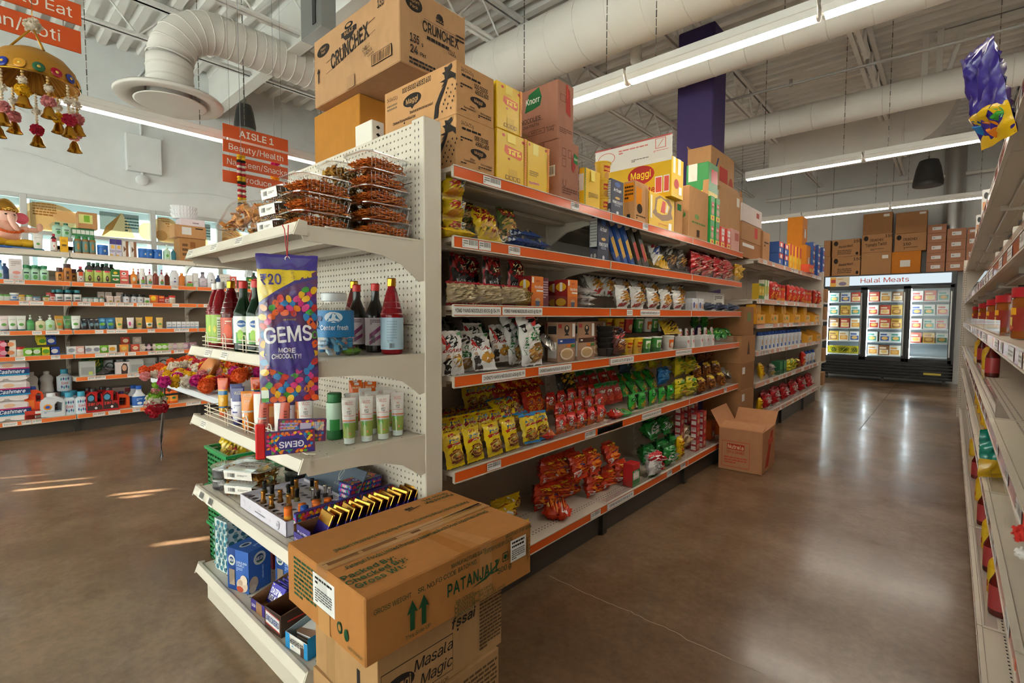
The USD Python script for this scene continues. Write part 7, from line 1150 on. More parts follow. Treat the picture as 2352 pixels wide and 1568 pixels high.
bx('oxy', .052, .2, '#c9c3d4', [('r', 0, .7, 1, 1, '#3a2f7a'), ('r', .2, .45, .8, .65, '#e0b04a'), ('t', 'OXY', .5, .3, .14, '#3a2f7a', {'fit': .8}), ('r', 0, 0, .5, .12, '#e0b04a')]); bx('hcb', .06, .19, '#d8d2ca', [('r', .55, 0, 1, 1, '#8a5a3a'), ('p', [(.2, .3), (.6, .5), (.2, .7)], '#6b4630')])
pump('mpm', .042, .2, '#b9dcc0', '#d6e3d8', (.15, .55, '#b9dcc0', [('e', .5, .5, .3, .3, '#6fae5a')])); bottle('teal', .026, .15, '#1f6a7a', '#8fa4ac', 'round', flat=.7)
TI = ya(44, -7.5)
idl = T('deity_statue', 'painted seated elephant headed deity statue on the top wall shelf', 'statue', (-7.5, ya(32, -7.5), L6+.03)); b0 = TR(-7.5, ya(24, -7.5), L6+.032, 20); SK = '#e0a890'; GO = '#c08a3a'
def blob(nm, c, items, m='satin', lab=None):
 q = MB()
 for p, r in items: q.ball(p, r, c, 2, M=b0)
 idl.p(nm, q, m, lab)
blob('body', SK, [((0, 0, .14), (.10, .12, .11)), ((.02, 0, .20), (.08, .10, .09))]); blob('leg', '#d9a81c', [((.07, -.13, .045), (.09, .11, .05))]); blob('leg', '#d9a81c', [((.07, .13, .045), (.09, .11, .05)), ((.1, 0, .035), (.06, .1, .035))]); blob('arm', SK, [((.04, .14, .2), (.035, .06, .035)), ((.07, .2, .2), (.03, .05, .03)), ((.1, .24, .235), (.022, .028, .045))]); blob('arm', SK, [((.04, -.14, .2), (.035, .06, .035)), ((.08, -.19, .19), (.03, .05, .03))])
blob('head', '#e6b5a2', [((.02, 0, .32), (.075, .085, .085))]); q = MB().tube([b0[:3, :3] @ np.array(v)+b0[:3, 3] for v in ((.09, 0, .32), (.115, .0, .27), (.12, .01, .22), (.12, .03, .185), (.12, .055, .18))], [.034, .03, .024, .018, .013], '#e6b5a2', 10); idl.p('trunk', q, 'satin')
blob('ear', '#d9566a', [((.0, .13, .32), (.018, .065, .06))]); blob('ear', '#d9566a', [((.0, -.13, .32), (.018, .065, .06))])
for s in (-1, 1): blob('eye', '#1a1410', [((.088, .033*s, .335), (.008, .012, .008))], 'gloss')
q = MB().lathe([(.09, .37), (.1, .4), (.085, .43), (.06, .47), (.03, .5), (0, .51)], GO, 18, b0);
for a in np.arange(0, 6.28, .5): q.ball((.085*math.cos(a), .085*math.sin(a), .385), .02, '#c99a4a', 1, M=b0)
idl.p('crown', q, 'gold'); q = MB()
for a in np.linspace(-1.2, 1.2, 13): q.ball((.07+.03*math.cos(a), .11*math.sin(a), .2-.05*math.cos(a)), .014, '#d9622a', 1, M=b0)
idl.p('garland', q, 'matte'); idl.p('base', MB().box(-.12, -.25, -.028, .16, .25, 0, '#1f5aa8', .01, M=b0), 'satin');
gt = T('tray', 'grey plastic tray under the deity statue', 'tray', (-7.5, ya(24, -7.5), L6)); gt.p('tray', MB().box(-7.66, ya(-30, -7.4), L6+.001, -7.34, ya(86, -7.34), L6+.003, '#8f939c').box(-7.36, ya(-30, -7.4), L6+.001, -7.34, ya(86, -7.34), L6+.02, '#8f939c', .004), 'satin')
tubec('wtg', .08, .19, .05, '#d6d4cd', '#2f7a70', [('e', .5, .3, .2, .08, '#4f8a3a'), lines('#999', .6, .75)], .14)
WA([('wtg', 95, 'grey white face wash tube beside the statue'), ('wdr', 131, 'dark red shampoo bottle on the top wall shelf'), ('oil', 154, 'yellow OIL carton on the top wall shelf'), ('dab', 152, 'long low white carton under two mint bottles', dict(b=.1, dz=.14)), ('dab', 150, 'long low white carton supporting another', dict(b=.1))]+
   ws('stacked grey carton', 'dab', [151, 153], 'of those hidden behind the OIL carton', .1, .042)+ws('mint green talc bottle', 'mint', [141, 160], 'of the pair standing high', .1, .182)+ws('brown oil bottle with green cap', 'wgo', [186, 203, 219], 'of three on the top shelf')+ws('pale blue wrapped bottle', 'wgw', [184, 200, 216], 'of those behind the green caps', .1)+ws('green and white small carton', 'grs', [178, 188, 198, 208, 218], 'of the high row', .12, .212)+
   [('blj', 242, 'single blue jar beside the purple cartons')]+ws('white carton with purple and yellow print', 'oxy', [264, 278], 'of the pair')+ws('white and brown hair colour carton', 'hcb', [293, 311], 'of the pair')+ws('blue jar', 'blj', [334, 346, 366], 'of three near the mint pump')+[('mpm', 388, 'mint green pump bottle on the top wall shelf'), ('teal', 403, 'small teal bottle beside the stacked cartons')], L6)
boxpx('wcar0', 'brown carton with yellow label on the high green row', None, 178, 223, 485, L6+.305, -7.45, KRAFT, {'F': [('r', .05, .3, .75, .85, '#d8d68a'), ('r', .3, .4, .6, .8, '#7fae3a')]}, 'card', d=.14)
boxpx('wcar1', 'brown carton, lower of the pair at the endcap shelf', None, 412, 472, 545, L6+.002, -7.34, '#a97a4c', {'F': [('r', .4, .6, .6, .85, '#8a5a30'), ('l', .1, .2, .3, .8, 3, '#5f4630')]}, 'card', d=.25)
boxpx('wcar2', 'brown carton with white label, upper of the pair', None, 401, 473, 514, L6+float(at(412, 545, X=-7.34)[2]-L6)+.004, -7.33, KRAFT, {'F': [('r', .22, .25, .52, .85, '#d8d6d2'), ('r', .65, .75, .9, .85, '#4a3626')]}, 'card', d=.26)
zt2 = float(at(401, 514, X=-7.33)[2])+.003
boxpx('wcar3', 'pale pink carton crowning the stacked cartons', None, 414, 470, 500, zt2, -7.36, '#d8c9ce', {'F': [('l', .5, .3, .85, .6, 1, '#77606a')]}, 'satin', d=.2)
pt = T('paper_tray', 'white frilled paper trays nested on the pale pink carton', 'paper tray', (-7.46, ya(434, -7.4), zt2+.07)); zz = float(at(414, 500, X=-7.36)[2])+.004
for k in range(3):
 q = MB(); a = np.arange(49)*2*np.pi/48; r = 1+.03*(-1)**np.arange(49); c = np.array([-7.47, ya(434, -7.4)]); o = np.c_[c[0]+.09*np.cos(a)*r, c[1]+.15*np.sin(a)*r, np.full(49, zz+.06+.05*k)]; i_ = np.c_[c[0]+.075*np.cos(a), c[1]+.13*np.sin(a), np.full(49, zz+.05*k)]
 q.add(np.vstack([o, i_]), [[j, j+1, 50+j, 49+j] for j in range(48)], '#e0e0e4', 0).add(np.vstack([o, i_]), [[49+j, 50+j, j+1, j] for j in range(48)], '#e0e0e4', 0).add(np.vstack([[[c[0], c[1], zz+.05*k]], i_]), [[0, j+1, j+2] for j in range(48)], '#e0e0e4'); pt.p('tray', q, 'satin')
# second wall shelf
bottle('wbl', .03, .2, '#7fb0dc', '#1a5ab0', 'neck', (.1, .5, '#c9dcea', [('e', .5, .3, .3, .3, '#5a9a4a')]), flat=.7); bottle('wdb', .028, .17, '#1a3a6a', '#123058', 'round', flat=.7)
bx('wpk', .1, .22, '#dcd3d2', [('e', .55, .35, .3, .08, '#d98a80'), ('e', .5, .15, .2, .06, '#e0b0a8'), lines('#a89a98', .65, .9, 3)]); bottle('tlc', .036, .165, '#a9d0b4', '#157a48', 'round', (.08, .6, '#a9d0b4', [('e', .5, .3, .4, .3, '#4f9a4a'), ('r', .05, .7, .95, .9, '#1f3a34')]), flat=.65, capr=.026, caph=.03)
bottle('amb', .034, .155, '#b8701c', '#4a2228', 'straight', (.1, .6, '#c9822a', [('r', .2, .1, .8, .9, '#4a2a1a'), ('e', .5, .4, .14, .2, '#e0a02a')]), flat=.7, capr=.026, caph=.045); bottle('ambt', .036, .2, '#b8701c', '#4a2228', 'straight', (.1, .65, '#a8641c', [('r', .25, .1, .75, .9, '#4a2a1a'), ('e', .5, .5, .12, .14, '#e0a02a')]), flat=.7, capr=.032, caph=.04)
bottle('mar', .032, .18, '#38100f', '#b0203c', 'round', (.06, .66, '#c9c0b8', [('r', 0, .6, 1, 1, '#d8501c'), ('e', .5, .3, .36, .25, '#e8e4e0'), ('e', .5, .3, .12, .1, '#b8283a')]), flat=.7); bottle('blkh', .04, .235, '#1c1b1a', '#2a5a4a', 'waist', (.06, .62, '#a8b85a', [('e', .5, .3, .3, .26, '#3a2a20'), ('e', .5, .36, .12, .1, '#c99a78'), ('r', 0, .85, 1, 1, '#d0485a')]), flat=.7)
bx('grb', .082, .17, '#2a6a2a', [('e', .5, .75, .24, .09, '#d9b82a'), ('r', .1, .52, .9, .6, '#d6dcc8'), ('e', .5, .3, .36, .08, '#d8d0b0'), ('e', .45, .33, .14, .05, '#c8402a')]); bx('crb', .082, .165, '#d8605a', [('e', .45, .75, .26, .11, '#e8e2da'), ('e', .45, .75, .1, .05, '#2a2523'), ('e', .5, .3, .4, .07, '#e6d6b0'), lines('#f0d0c8', .5, .6, 1)])
pump('orp', .032, .2, '#d97818', '#e08a1c', (.15, .65, '#e08a24', [('e', .5, .5, .36, .3, '#dfe0c8')])); pump('whp', .03, .205, '#dcd6d2', '#a01f3a', (.08, .7, '#dcd6d2', [('r', 0, 0, 1, .42, '#4f8f3a'), ('e', .5, .5, .24, .14, '#c8502a'), ('r', 0, 0, 1, .08, '#5f94c8')])); bottle('whs', .03, .2, '#dcd8d6', '#e0dedc', 'straight', (.05, .75, '#dcd8d6', [('r', 0, 0, 1, .4, '#7fa83a'), ('e', .55, .5, .25, .14, '#b02a4a'), ('r', 0, 0, 1, .08, '#5f94c8')]), caph=.045, capr=.022); bottle('redl', .028, .175, '#7a2a18', '#d8d2cc', 'round', flat=.8)
bottle('cnd', .048, .2, '#d3d4d8', '#d8d9dc', 'cone', (.1, .8, '#d3d4d8', [('e', .5, .55, .12, .08, '#555a66'), ('r', .3, .2, .7, .34, '#5a5a9a')]), flat=.6, caph=.02, capr=.03); bottle('orb', .036, .17, '#c9701c', '#d8861c', 'waist', flat=.6); bx('wgb', .068, .15, '#d8d6d2', [('r', 0, 0, 1, .3, '#6fae3a'), ('e', .5, .38, .4, .07, '#b02a3a')]); bx('wht', .06, .18, '#cfcfcb', [lines('#aaa')]); bottle('gry', .045, .2, '#8f8a94', '#5a5560', 'neck', (.1, .6, '#c9bfc8', [lines('#8a808a', .4, .6)]), flat=.6)
WA([('wbl', 6, 'light blue bottle at the left picture edge'), ('wdb', 16, 'dark blue bottle beside the light blue one'), ('wpk', 41, 'tall pale pink carton with flower print')]+ws('mint talc bottle with green cap', 'tlc', [65, 85, 106], 'in the front row')+ws('mint talc bottle with green cap', 'tlc', [76, 96], 'in the row behind', .09)+[('amb', 141, 'amber hair oil bottle with brown cap'), ('ambt', 159, 'taller amber hair oil bottle with brown cap'), ('amb', 173, 'amber bottle shaded behind the tall one', dict(b=.1)), ('mar', 189, 'maroon shampoo bottle left of the black bottles')]+
   ws('black hair oil bottle with green label', 'blkh', [209, 229, 249], 'of three')+ws('black hair oil bottle', 'blkh', [219, 240, 260], 'of those in the row behind', .1)+[('grb', 268, 'green hair colour carton'), ('crb', 288, 'coral pink hair colour carton'), ('orp', 310, 'orange pump bottle with round label'), ('whs', 330, 'white lotion bottle with green foot'), ('whp', 347, 'white pump bottle with maroon pump, left one'), ('redl', 360, 'reddish brown liquid bottle between white pumps'), ('whp', 374, 'white pump bottle with maroon pump, right one'), ('whp', 321, 'white pump bottle in the row behind', dict(b=.1)), ('redl', 386, 'reddish bottle in shade beside the conditioner', dict(b=.1)), ('cnd', 403, 'broad white conditioner bottle'), ('orb', 420, 'orange waisted shampoo bottle'), ('wgb', 437, 'white carton with green foot'), ('wht', 451, 'plain tall white carton beside the green footed one'), ('gry', 468, 'rounded grey violet bottle')]+
   [('cnd', 487, 'white tube bottle above the red syrup caps'), ('wdb', 503, 'dark lotion bottle right of the white tube'), ('wtg', 514, 'teal capped white tube, left of pair'), ('wtg', 526, 'teal capped green tube, right of pair'), ('crb', 537, 'rust coloured carton behind the white straps'), ('grb', 575, 'green and orange carton near the hanging bag'), ('blkh', 585, 'black and blue bottle, left of the far pair'), ('blkh', 598, 'black and blue bottle, right of the far pair')], L5)
# third wall shelf
bottle('dkt', .036, .135, '#2a1f1c', '#2a7a84', 'round', (.08, .62, '#d0cdc8', [('r', 0, .3, 1, .55, '#3f6a6a'), ('r', 0, 0, 1, .12, '#a84a3a')]), capr=.026, caph=.03)
for k, c, l, R, H in (('jb', '#4a7ab0', '#d8d8d4', .034, .085), ('jy', '#e0b02a', '#d8a01c', .026, .065), ('jg', '#d3d8c8', '#5fa84a', .028, .065), ('jbl', '#4f6a94', '#5a94a4', .032, .05), ('jyg', '#e0a81c', '#2f7a3c', .029, .06), ('jr', '#dcc9a8', '#c02a24', .036, .1), ('jp', '#d6c9be', '#7aa09c', .024, .055), ('jrs', '#c96a5a', '#b0241f', .025, .08)): jar(k, R, H, c, l, (.2, .65, '#d9d4cc' if k != 'jp' else '#cfdcd6', [('r', .1, .2, .9, .8, c)]), .25)
bottle('wbk', .03, .105, '#cfcfd2', '#1f1d1c', 'round', (.1, .6, '#d3d3d6', [('e', .6, .5, .2, .15, '#4a4a50')]), capr=.016, caph=.025); bx('bg', .06, .075, '#d8c4b8', [('e', .6, .2, .25, .15, '#b09a4a'), lines('#a89488', .55, .8)]); bx('wgs', .055, .065, '#d9d8d0', [('e', .5, .3, .4, .25, '#6fae3a')]); bx('obx', .08, .1, '#d9701c', [('e', .42, .6, .34, .3, '#e8c02a'), ('r', .75, 0, 1, 1, '#c85a1c')]); bx('rbx', .065, .095, '#b8321f', [('e', .5, .8, .4, .12, '#e08a3a'), lines('#e8c8c0', .35, .5, 1)])
WA([('jg', 4, 'green and white balm jar at the left picture edge'), ('jg', 18, 'green and white balm jar beside the blue jar'), ('jb', 35, 'blue balm jar with white lid'), ('jy', 52, 'small yellow cream jar'), ('jg', 68, 'small white cream jar with green lid'), ('jbl', 86, 'flat blue cream jar'), ('jyg', 108, 'yellow cream jar with dark green lid'), ('jr', 118, 'cream tub with red lid', dict(b=.08)), ('jrs', 122, 'small rust jar before the red lidded tub')]+ws('dark bottle with teal cap', 'dkt', [138, 158, 179], 'of the front three')+ws('dark bottle with teal cap', 'dkt', [128, 148, 169], 'of the rear three', .09)+ws('pale balm jar with teal lid', 'jp', [196, 209, 222, 235], 'of four')+ws('beige small carton', 'bg', [253, 270], 'of the front pair')+ws('beige small carton', 'bg', [233, 250, 276], 'of the raised back row', .12, .05)+
   ws('white vitamin bottle with black cap', 'wbk', [291, 308, 323], 'of three')+ws('white vitamin bottle with black cap', 'wbk', [284, 300, 316, 331], 'of the back row', .08)+[('wgs', 338, 'low white carton with green print'), ('obx', 354, 'orange and yellow carton'), ('rbx', 371, 'red carton right of the orange one'), ('jrs', 384, 'rust coloured jar with red lid'), ('jr', 396, 'cream and red jar at the end of its row')], L4)
# fourth wall shelf
tb = lambda k, c, cc, w=.075, H=.16, ds=None: tubec(k, w, H, .05, c, cc, ds or [('e', .5, .35, .3, .1, '#5a9a4a'), lines('#a8a8a0', .6, .75)], .1)
tb('t1', '#d9c9c8', '#3a6a8a'); tb('t2', '#d6d8cf', '#2f7a84'); tb('t3', '#b8862c', '#d8c8b0'); tb('t4', '#4a7a4a', '#d8601c'); tb('t5', '#d9dcd6', '#3a5a5a', .085); tb('t6', '#22282c', '#1a2024', .07, .13, [('e', .5, .4, .3, .15, '#5a7a84')]); tb('t7', '#1f6a94', '#174a6a', .085, .135, [('e', .5, .4, .36, .14, '#6aa83a'), ('e', .5, .75, .3, .1, '#5fa4c8')]); tb('t8', '#d9b86a', '#e0d3b8', .07, .14); tb('t9', '#d8d0cc', '#5f9a3a', .07, .14, [('e', .35, .4, .2, .2, '#d0508a')]); tb('t10', '#e0a01c', '#c8541c', .075, .15, [('r', 0, .1, 1, .45, '#e0d8cc'), ('e', .5, .28, .3, .1, '#3a7a4a')])
pump('p1', .03, .175, '#3f8a4a', '#d3dcd2', (.1, .6, '#4a9a54', [])); pump('p2', .042, .16, '#d0c9a0', '#dcdcd6', (.15, .65, '#d0c9a0', [('e', .5, .4, .35, .3, '#5a9a3a')])); pump('p3', .042, .175, '#b5d6b8', '#dcdcd6', (.15, .6, '#b5d6b8', [('e', .5, .4, .3, .3, '#8ab84a')])); bx('wsm', .046, .085, '#dcdcdc', [('r', 0, .1, 1, .25, '#5a94b8'), lines('#999', .5, .7, 1)])
WA([('t1', 8, 'pink and white cream tube at the left edge'), ('t2', 28, 'white aloe tube, left of pair'), ('t2', 48, 'white aloe tube, right of pair'), ('p1', 69, 'green pump bottle, smallest of three'), ('p2', 92, 'cream coloured pump bottle'), ('p3', 114, 'mint coloured pump bottle'), ('t3', 135, 'golden brown face wash tube'), ('t4', 154, 'green face wash tube with orange cap'), ('t5', 173, 'wide white tube by the upright')]+ws('black face wash tube', 't6', [192, 209, 221], 'of three')+ws('blue and green face wash tube', 't7', [234, 253], 'of the pair')+[('t8', 273, 'pale gold tube right of the blue pair'), ('t9', 299, 'white tube with pink and green print'), ('t8', 319, 'narrow pale gold tube', dict(b=.06)), ('t10', 342, 'bright orange and white tube'), ('t8', 366, 'cream tube right of the orange one')]+ws('small white serum carton', 'wsm', [387, 398, 409, 420, 430, 440, 450], 'of seven'), L3)
# fifth wall shelf
for k, c, f in (('s1', '#c8405a', '#e0a0b0'), ('s2', '#d9cfc2', '#d98a5a'), ('s3', '#6fae2a', '#d8e0c8'), ('s4', '#d9c81c', '#5a9a2a'), ('s5', '#1f3f9a', '#d8d0cc'), ('s6', '#d8d6d4', '#8f94a0'), ('s7', '#d8a8a0', '#e6dcd6'), ('s8', '#d8cfc2', '#e0a02a'), ('s9', '#e08a2a', '#e0b85a'), ('s10', '#b8402a', '#e0c8a8'), ('s11', '#b5a89a', '#cfc5b5'), ('s12', '#a8808f', '#d0b8c0')): bx(k, .082, .085, c, [('e', .5, .5, .34, .28, f), lines(f, .82, .92, 1)], .06, 'soap_carton')
WA([('s1', 4, 'pink soap carton, lower of two at the left edge'), ('s1', 5, 'pink soap carton, upper of two at the left edge', dict(dz=.087)), ('s2', 20, 'cream soap carton, lower of two'), ('s2', 20, 'cream soap carton, upper of two', dict(dz=.087))]+[('jr', 42, 'white scrub jar beside the cream cartons')]+ws('green soap carton', 's3', [61, 80], 'of two')+[('s4', 101, 'yellow soap carton in front of the stepped stack'), ('s5', 121, 'blue soap carton in front of the stepped stack')]+[(f's{4+j}', 96-2*i+20*j, f'{["yellow", "blue"][j]} soap carton, {ORD[i]} step of the stack behind', dict(b=.05+.05*i, dz=.0 if i == 0 else .087*1.0*(1+.25*i))) for j in (0, 1) for i in (1, 2, 3)]+[(f's{4+j}', 98+20*j, f'{["yellow", "blue"][j]} soap carton hidden under the steps', dict(b=.1)) for j in (0, 1)]+
   [('s6', 160, 'white soap carton left of the pink one'), ('s7', 181, 'pink soap carton beside the white one'), ('s6', 199, 'white soap carton with grey disc, left of pair'), ('s6', 218, 'white soap carton with grey disc, right of pair'), ('s3', 235, 'green soap carton past the white pair'), ('s8', 254, 'white soap carton with yellow disc'), ('s9', 281, 'orange soap carton beside the yellow disc one'), ('s10', 307, 'red framed soap carton in the front'), ('s10', 285, 'red framed soap carton on the upper row', dict(b=.1, dz=.087)), ('s11', 312, 'grey soap carton on the upper row', dict(b=.1, dz=.087)), ('s11', 290, 'grey soap carton under the upper row', dict(b=.1)), ('s11', 310, 'grey soap carton under the upper row, right', dict(b=.1))]+ws('soap carton in muted wrap', 's11', [326, 350, 386, 410], 'of the long row')+ws('rosy soap carton', 's12', [338, 398, 422, 440], 'of the long row')+ws('lime and grey soap carton', 's3', [362, 374], 'of the long row'), L2)
# sixth wall shelf (right bays)
bx('hd', .13, .16, '#b5b8ba', [('e', .5, .55, .34, .28, '#2a2a28'), ('e', .5, .55, .24, .2, '#b5b8ba'), ('r', .2, .1, .8, .3, '#6f8a3a')], .08); bx('fb', .15, .14, '#c9bfc0', [('p', [(.35, 0), (.35, .6), (.5, .9), (.7, .85), (.78, .5), (.75, 0)], '#3a2a26'), ('e', .55, .5, .15, .26, '#c99a80')], .06); bx('gb2', .14, .17, '#a8a9a6', [('r', .1, .1, .9, .6, '#8f9290'), ('r', .55, .1, .8, .3, '#b5c05a')], .07); pouch('blg', .2, .2, .08, '#2a5a2a', [('r', .2, .5, .8, .9, '#b8b82a')]); pouch('sch', .1, .13, .02, '#8a8684', [lines('#cfcac6', .3, .7, 3)], m='foil', seeds=2, amp=1)
WA([('gb2', 195, 'grey shaving kit carton with green label'), ('blg', 207, 'dark green bag behind the grey carton', dict(b=.12))]+ws('white carton with black ring print', 'hd', [246, 268, 292, 324, 345, 370], 'of the back row', .16)+[('fb', 278, 'hair colour carton with a face print'), ('gb2', 308, 'plain grey carton past the face carton'), ('gb2', 336, 'low grey carton near the flowers', dict(b=.05))]+[(f'sch{i % 2}', 222+8*i, f'silver sachet, {ORD[i]} of the loose heap', dict(ry=-75, dz=.01*i, rz=20*i-40)) for i in range(5)], L1)
# bottom wall shelf
tp = [('r', 0, .35, 1, .62, '#1f3a6a'), ('r', 0, .6, 1, .67, '#b02a6a'), ('r', 0, .28, 1, .36, '#2f84b0'), ('t', 'Cashmere', .62, .49, .18, '#e0e4ec', {'fit': .55, 'sk': .2}), ('e', .55, .8, .12, .1, '#d9b090'), ('e', .25, .13, .2, .11, '#e0d4d0'), ('e', .75, .13, .2, .11, '#e0d4d0')]
carton('tis', .36, .25, .21, '#d6cdcb', {'F': tp, 'R': [('r', 0, .35, 1, .62, '#1f3a6a')]}, 'film', 'tissue_pack', 'tissue pack', .03)
for i in range(3): put('tis', f'pale tissue roll pack with navy band, {["bottom", "middle", "top"][i]} of the stack', TR(-7.47, ya(4, -7.47), L0+.002+.211*i))
jug('tdo', .15, .25, .09, '#d9481c', '#2a4a9a', [('r', .05, .1, .5, .5, '#e0702a')]); jug('tdw', .2, .26, .1, '#c9ccd0', '#d3d6da', [('e', .3, .5, .17, .14, '#d98a2a'), ('e', .3, .5, .1, .07, '#2a4a9a'), lines('#8fa8c0', .2, .32)], hole=[(.6, .2), (.85, .22), (.88, .55), (.72, .62), (.6, .5)]); jug('rdj', .155, .27, .09, '#b81a1c', '#2a2422', [('p', [(.05, .1), (.05, .8), (.3, .95), (.5, .8), (.5, .55), (.9, .3), (.95, .1)], '#3a2a28'), ('e', .28, .7, .18, .14, '#4f8fb0'), ('t', 'zero', .4, .42, .16, '#d8403a', {'fit': .6}), ('e', .55, .2, .08, .06, '#ddd')], hole=[(.66, .42), (.86, .42), (.86, .78), (.7, .8)]); jug('orj', .14, .2, .08, '#d8501c', '#2a2a6a', hole=[(.2, .2), (.7, .2), (.75, .6), (.35, .65)])
dia = [('p', [(x, y-.13), (x+.11, y), (x, y+.13), (x-.11, y)], c) for x, y, c in ((.15, .25, '#4a4a8a'), (.4, .2, '#3f94a8'), (.65, .25, '#4a4a8a'), (.88, .2, '#3f94a8'), (.12, .8, '#3f94a8'), (.38, .82, '#4a4a8a'), (.63, .8, '#3f94a8'), (.88, .82, '#4a4a8a'))]
bottle('eze', .066, .25, '#c9d3dc', '#3f9ab8', 'round', (.05, .68, '#c9d3dc', dia+[('t', 'Ezee', .5, .52, .18, '#c04a54', {'fit': .7})]), flat=.6, capr=.034, caph=.05); bottle('wtb', .06, .24, '#c9c6c0', '#d3d0ca', 'waist', flat=.6); bottle('lys', .07, .26, '#cfd3d8', '#1a58b8', 'neck', (.08, .5, '#1f5aa8', [lines('#c9d8ea', .5, .8), ('e', .5, .25, .3, .15, '#dfe6ee')]), flat=.5, caph=.04)
bottle('dsk', .04, .16, '#2a2a3a', '#3a3a4a', 'round', (.15, .75, '#3a3a50', [('e', .5, .5, .34, .36, '#c9c04a'), ('e', .5, .5, .26, .2, '#4a7ab0')]), flat=.6); bottle('dsp', .048, .2, '#4a2a7a', '#d6d2dc', 'waist', (.15, .6, '#5a3a94', [('e', .5, .4, .3, .2, '#5a9a4a')]), flat=.6, m='gloss'); bottle('dso', .05, .19, '#d85a14', '#a83a1c', 'waist', (.15, .6, '#e08a2a', [('e', .5, .5, .36, .2, '#3a7a4a')]), flat=.6, m='gloss'); bx('rbl', .16, .045, '#c0392a', [('r', .5, .2, .9, .8, '#d8d0ca')], .1); carton('ptg', .2, .16, .24, '#a89a94', {'F': [('e', .12+.25*i, .1+.16*j, .1, .06, '#4a4448') for i in range(4) for j in range(4)]+[('r', .6, .75, .85, .95, '#8a2a3a')]}, 'satin')
WA(ws('low red carton', 'rbl', [70, 68], 'of the pair at the shelf front')+[('rbl', 69, 'low red carton topping the pair', dict(dz=.046)), ('tdo', 68, 'orange detergent jug with blue cap', dict(dz=.094, b=.02)), ('wtb', 64, 'white wrapped bottle above the orange jug', dict(b=.18, dz=.25)), ('ptg', 64, 'patterned carton under the white wrapped bottle', dict(b=.24)), ('tdw', 110, 'white detergent jug with round handle'), ('ptg', 100, 'patterned carton behind the white jug', dict(b=.26)), ('wtb', 100, 'white bottle standing above the white jug', dict(b=.22, dz=.245)), ('eze', 150, 'white bottle with diamond pattern, front left'), ('eze', 178, 'white bottle with diamond pattern, front right'), ('eze', 160, 'white bottle with diamond pattern, in the row behind', dict(b=.16)), ('eze', 141, 'white bottle with diamond pattern, raised at the back', dict(b=.17, dz=.252)), ('eze', 140, 'white bottle with diamond pattern under the raised one', dict(b=.17))]+ws('red drain cleaner jug', 'rdj', [208, 245], 'of the front pair')+ws('red drain cleaner jug', 'rdj', [196, 230], 'of the pair behind', .12)+[('orj', 272, 'orange detergent jug lying beyond the red pair', dict(b=.05)), ('ptg', 272, 'grey carton with dark ring pattern', dict(b=.22)), ('lys', 312, 'white toilet cleaner bottle with blue cap')]+[('lys', 300, 'white toilet cleaner bottle in the row behind', dict(b=.1)), ('dsk', 337, 'dark dish soap bottle with oval label'), ('dsp', 354, 'purple dish soap bottle'), ('dsp', 346, 'purple dish soap bottle in the row behind', dict(b=.1))]+ws('orange dish soap bottle', 'dso', [374, 392], 'of the pair'), L0)
# ---------------------------------------------------------------- farther shelving run and the cartons between
def BA(k, pxs, z, desc, X=-1.57, **o):
 for i, px in enumerate(pxs): put(k, f'{desc}, {ordinal(i, len(pxs))} one' if len(pxs) > 1 else desc, TR(X, ya(px, X), z+.002+o.get('dz', 0), o.get('rz', 0), o.get('ry', 0)))
z = 0.002
for i, (h, w) in enumerate(((.33, .4), (.27, .42), (.26, .42), (.265, .44), (.28, .3))):
 carton(f'gap{i}', w, .36, h, ['#8f643e', '#9c7048'][i % 2], {'F': [('r', .1, .6, .3, .85, '#d6d2cc')] if i in (1, 2) else [('p', [(.4, .3), (.6, .3), (.56, .6), (.5, .85), (.44, .6)], '#5a4230')] if i == 3 else [('r', .3, .5, .7, .8, '#6f7a4a')]}, 'card', 'cardboard_box')
 put(f'gap{i}', f'brown carton in the stack between the two runs, {ORD[i]} from the floor', TR(-1.66, 5.17+.01*(i % 2), z)); z += h+.001
sz = BZ
BT = sz[4]+.005
boxpx('bt0', 'brown carton with white label at the near end of the far run', None, 1700, 1752, 548, BT, -1.6, '#9c6a42', {'F': [('r', .1, .65, .6, .85, '#d6d2cc')]}, 'card', d=.3); boxpx('bt1', 'brown carton with red mark on the labelled carton', None, 1704, 1752, 506, BT+float(at(1700, 548, X=-1.6)[2]-BT)+.002, -1.6, '#a87a52', {'F': [('r', .6, .3, .75, .9, '#b8403a')]}, 'card', d=.3)
boxpx('bt2', 'pale pink carton topping the far run', None, 1706, 1751, 464, BT+float(at(1704, 506, X=-1.6)[2]-BT)+.004, -1.6, '#cfc0bb', {'F': [('r', .7, .5, .85, .8, '#a8544c')]}, 'card', d=.3); boxpx('bt3', 'small brown carton beside the labelled one', None, 1753, 1769, 530, BT, -1.58, '#a87a52', {'F': [('l', .2, .5, .8, .7, 2, '#3a2c20')]}, 'card', d=.2)
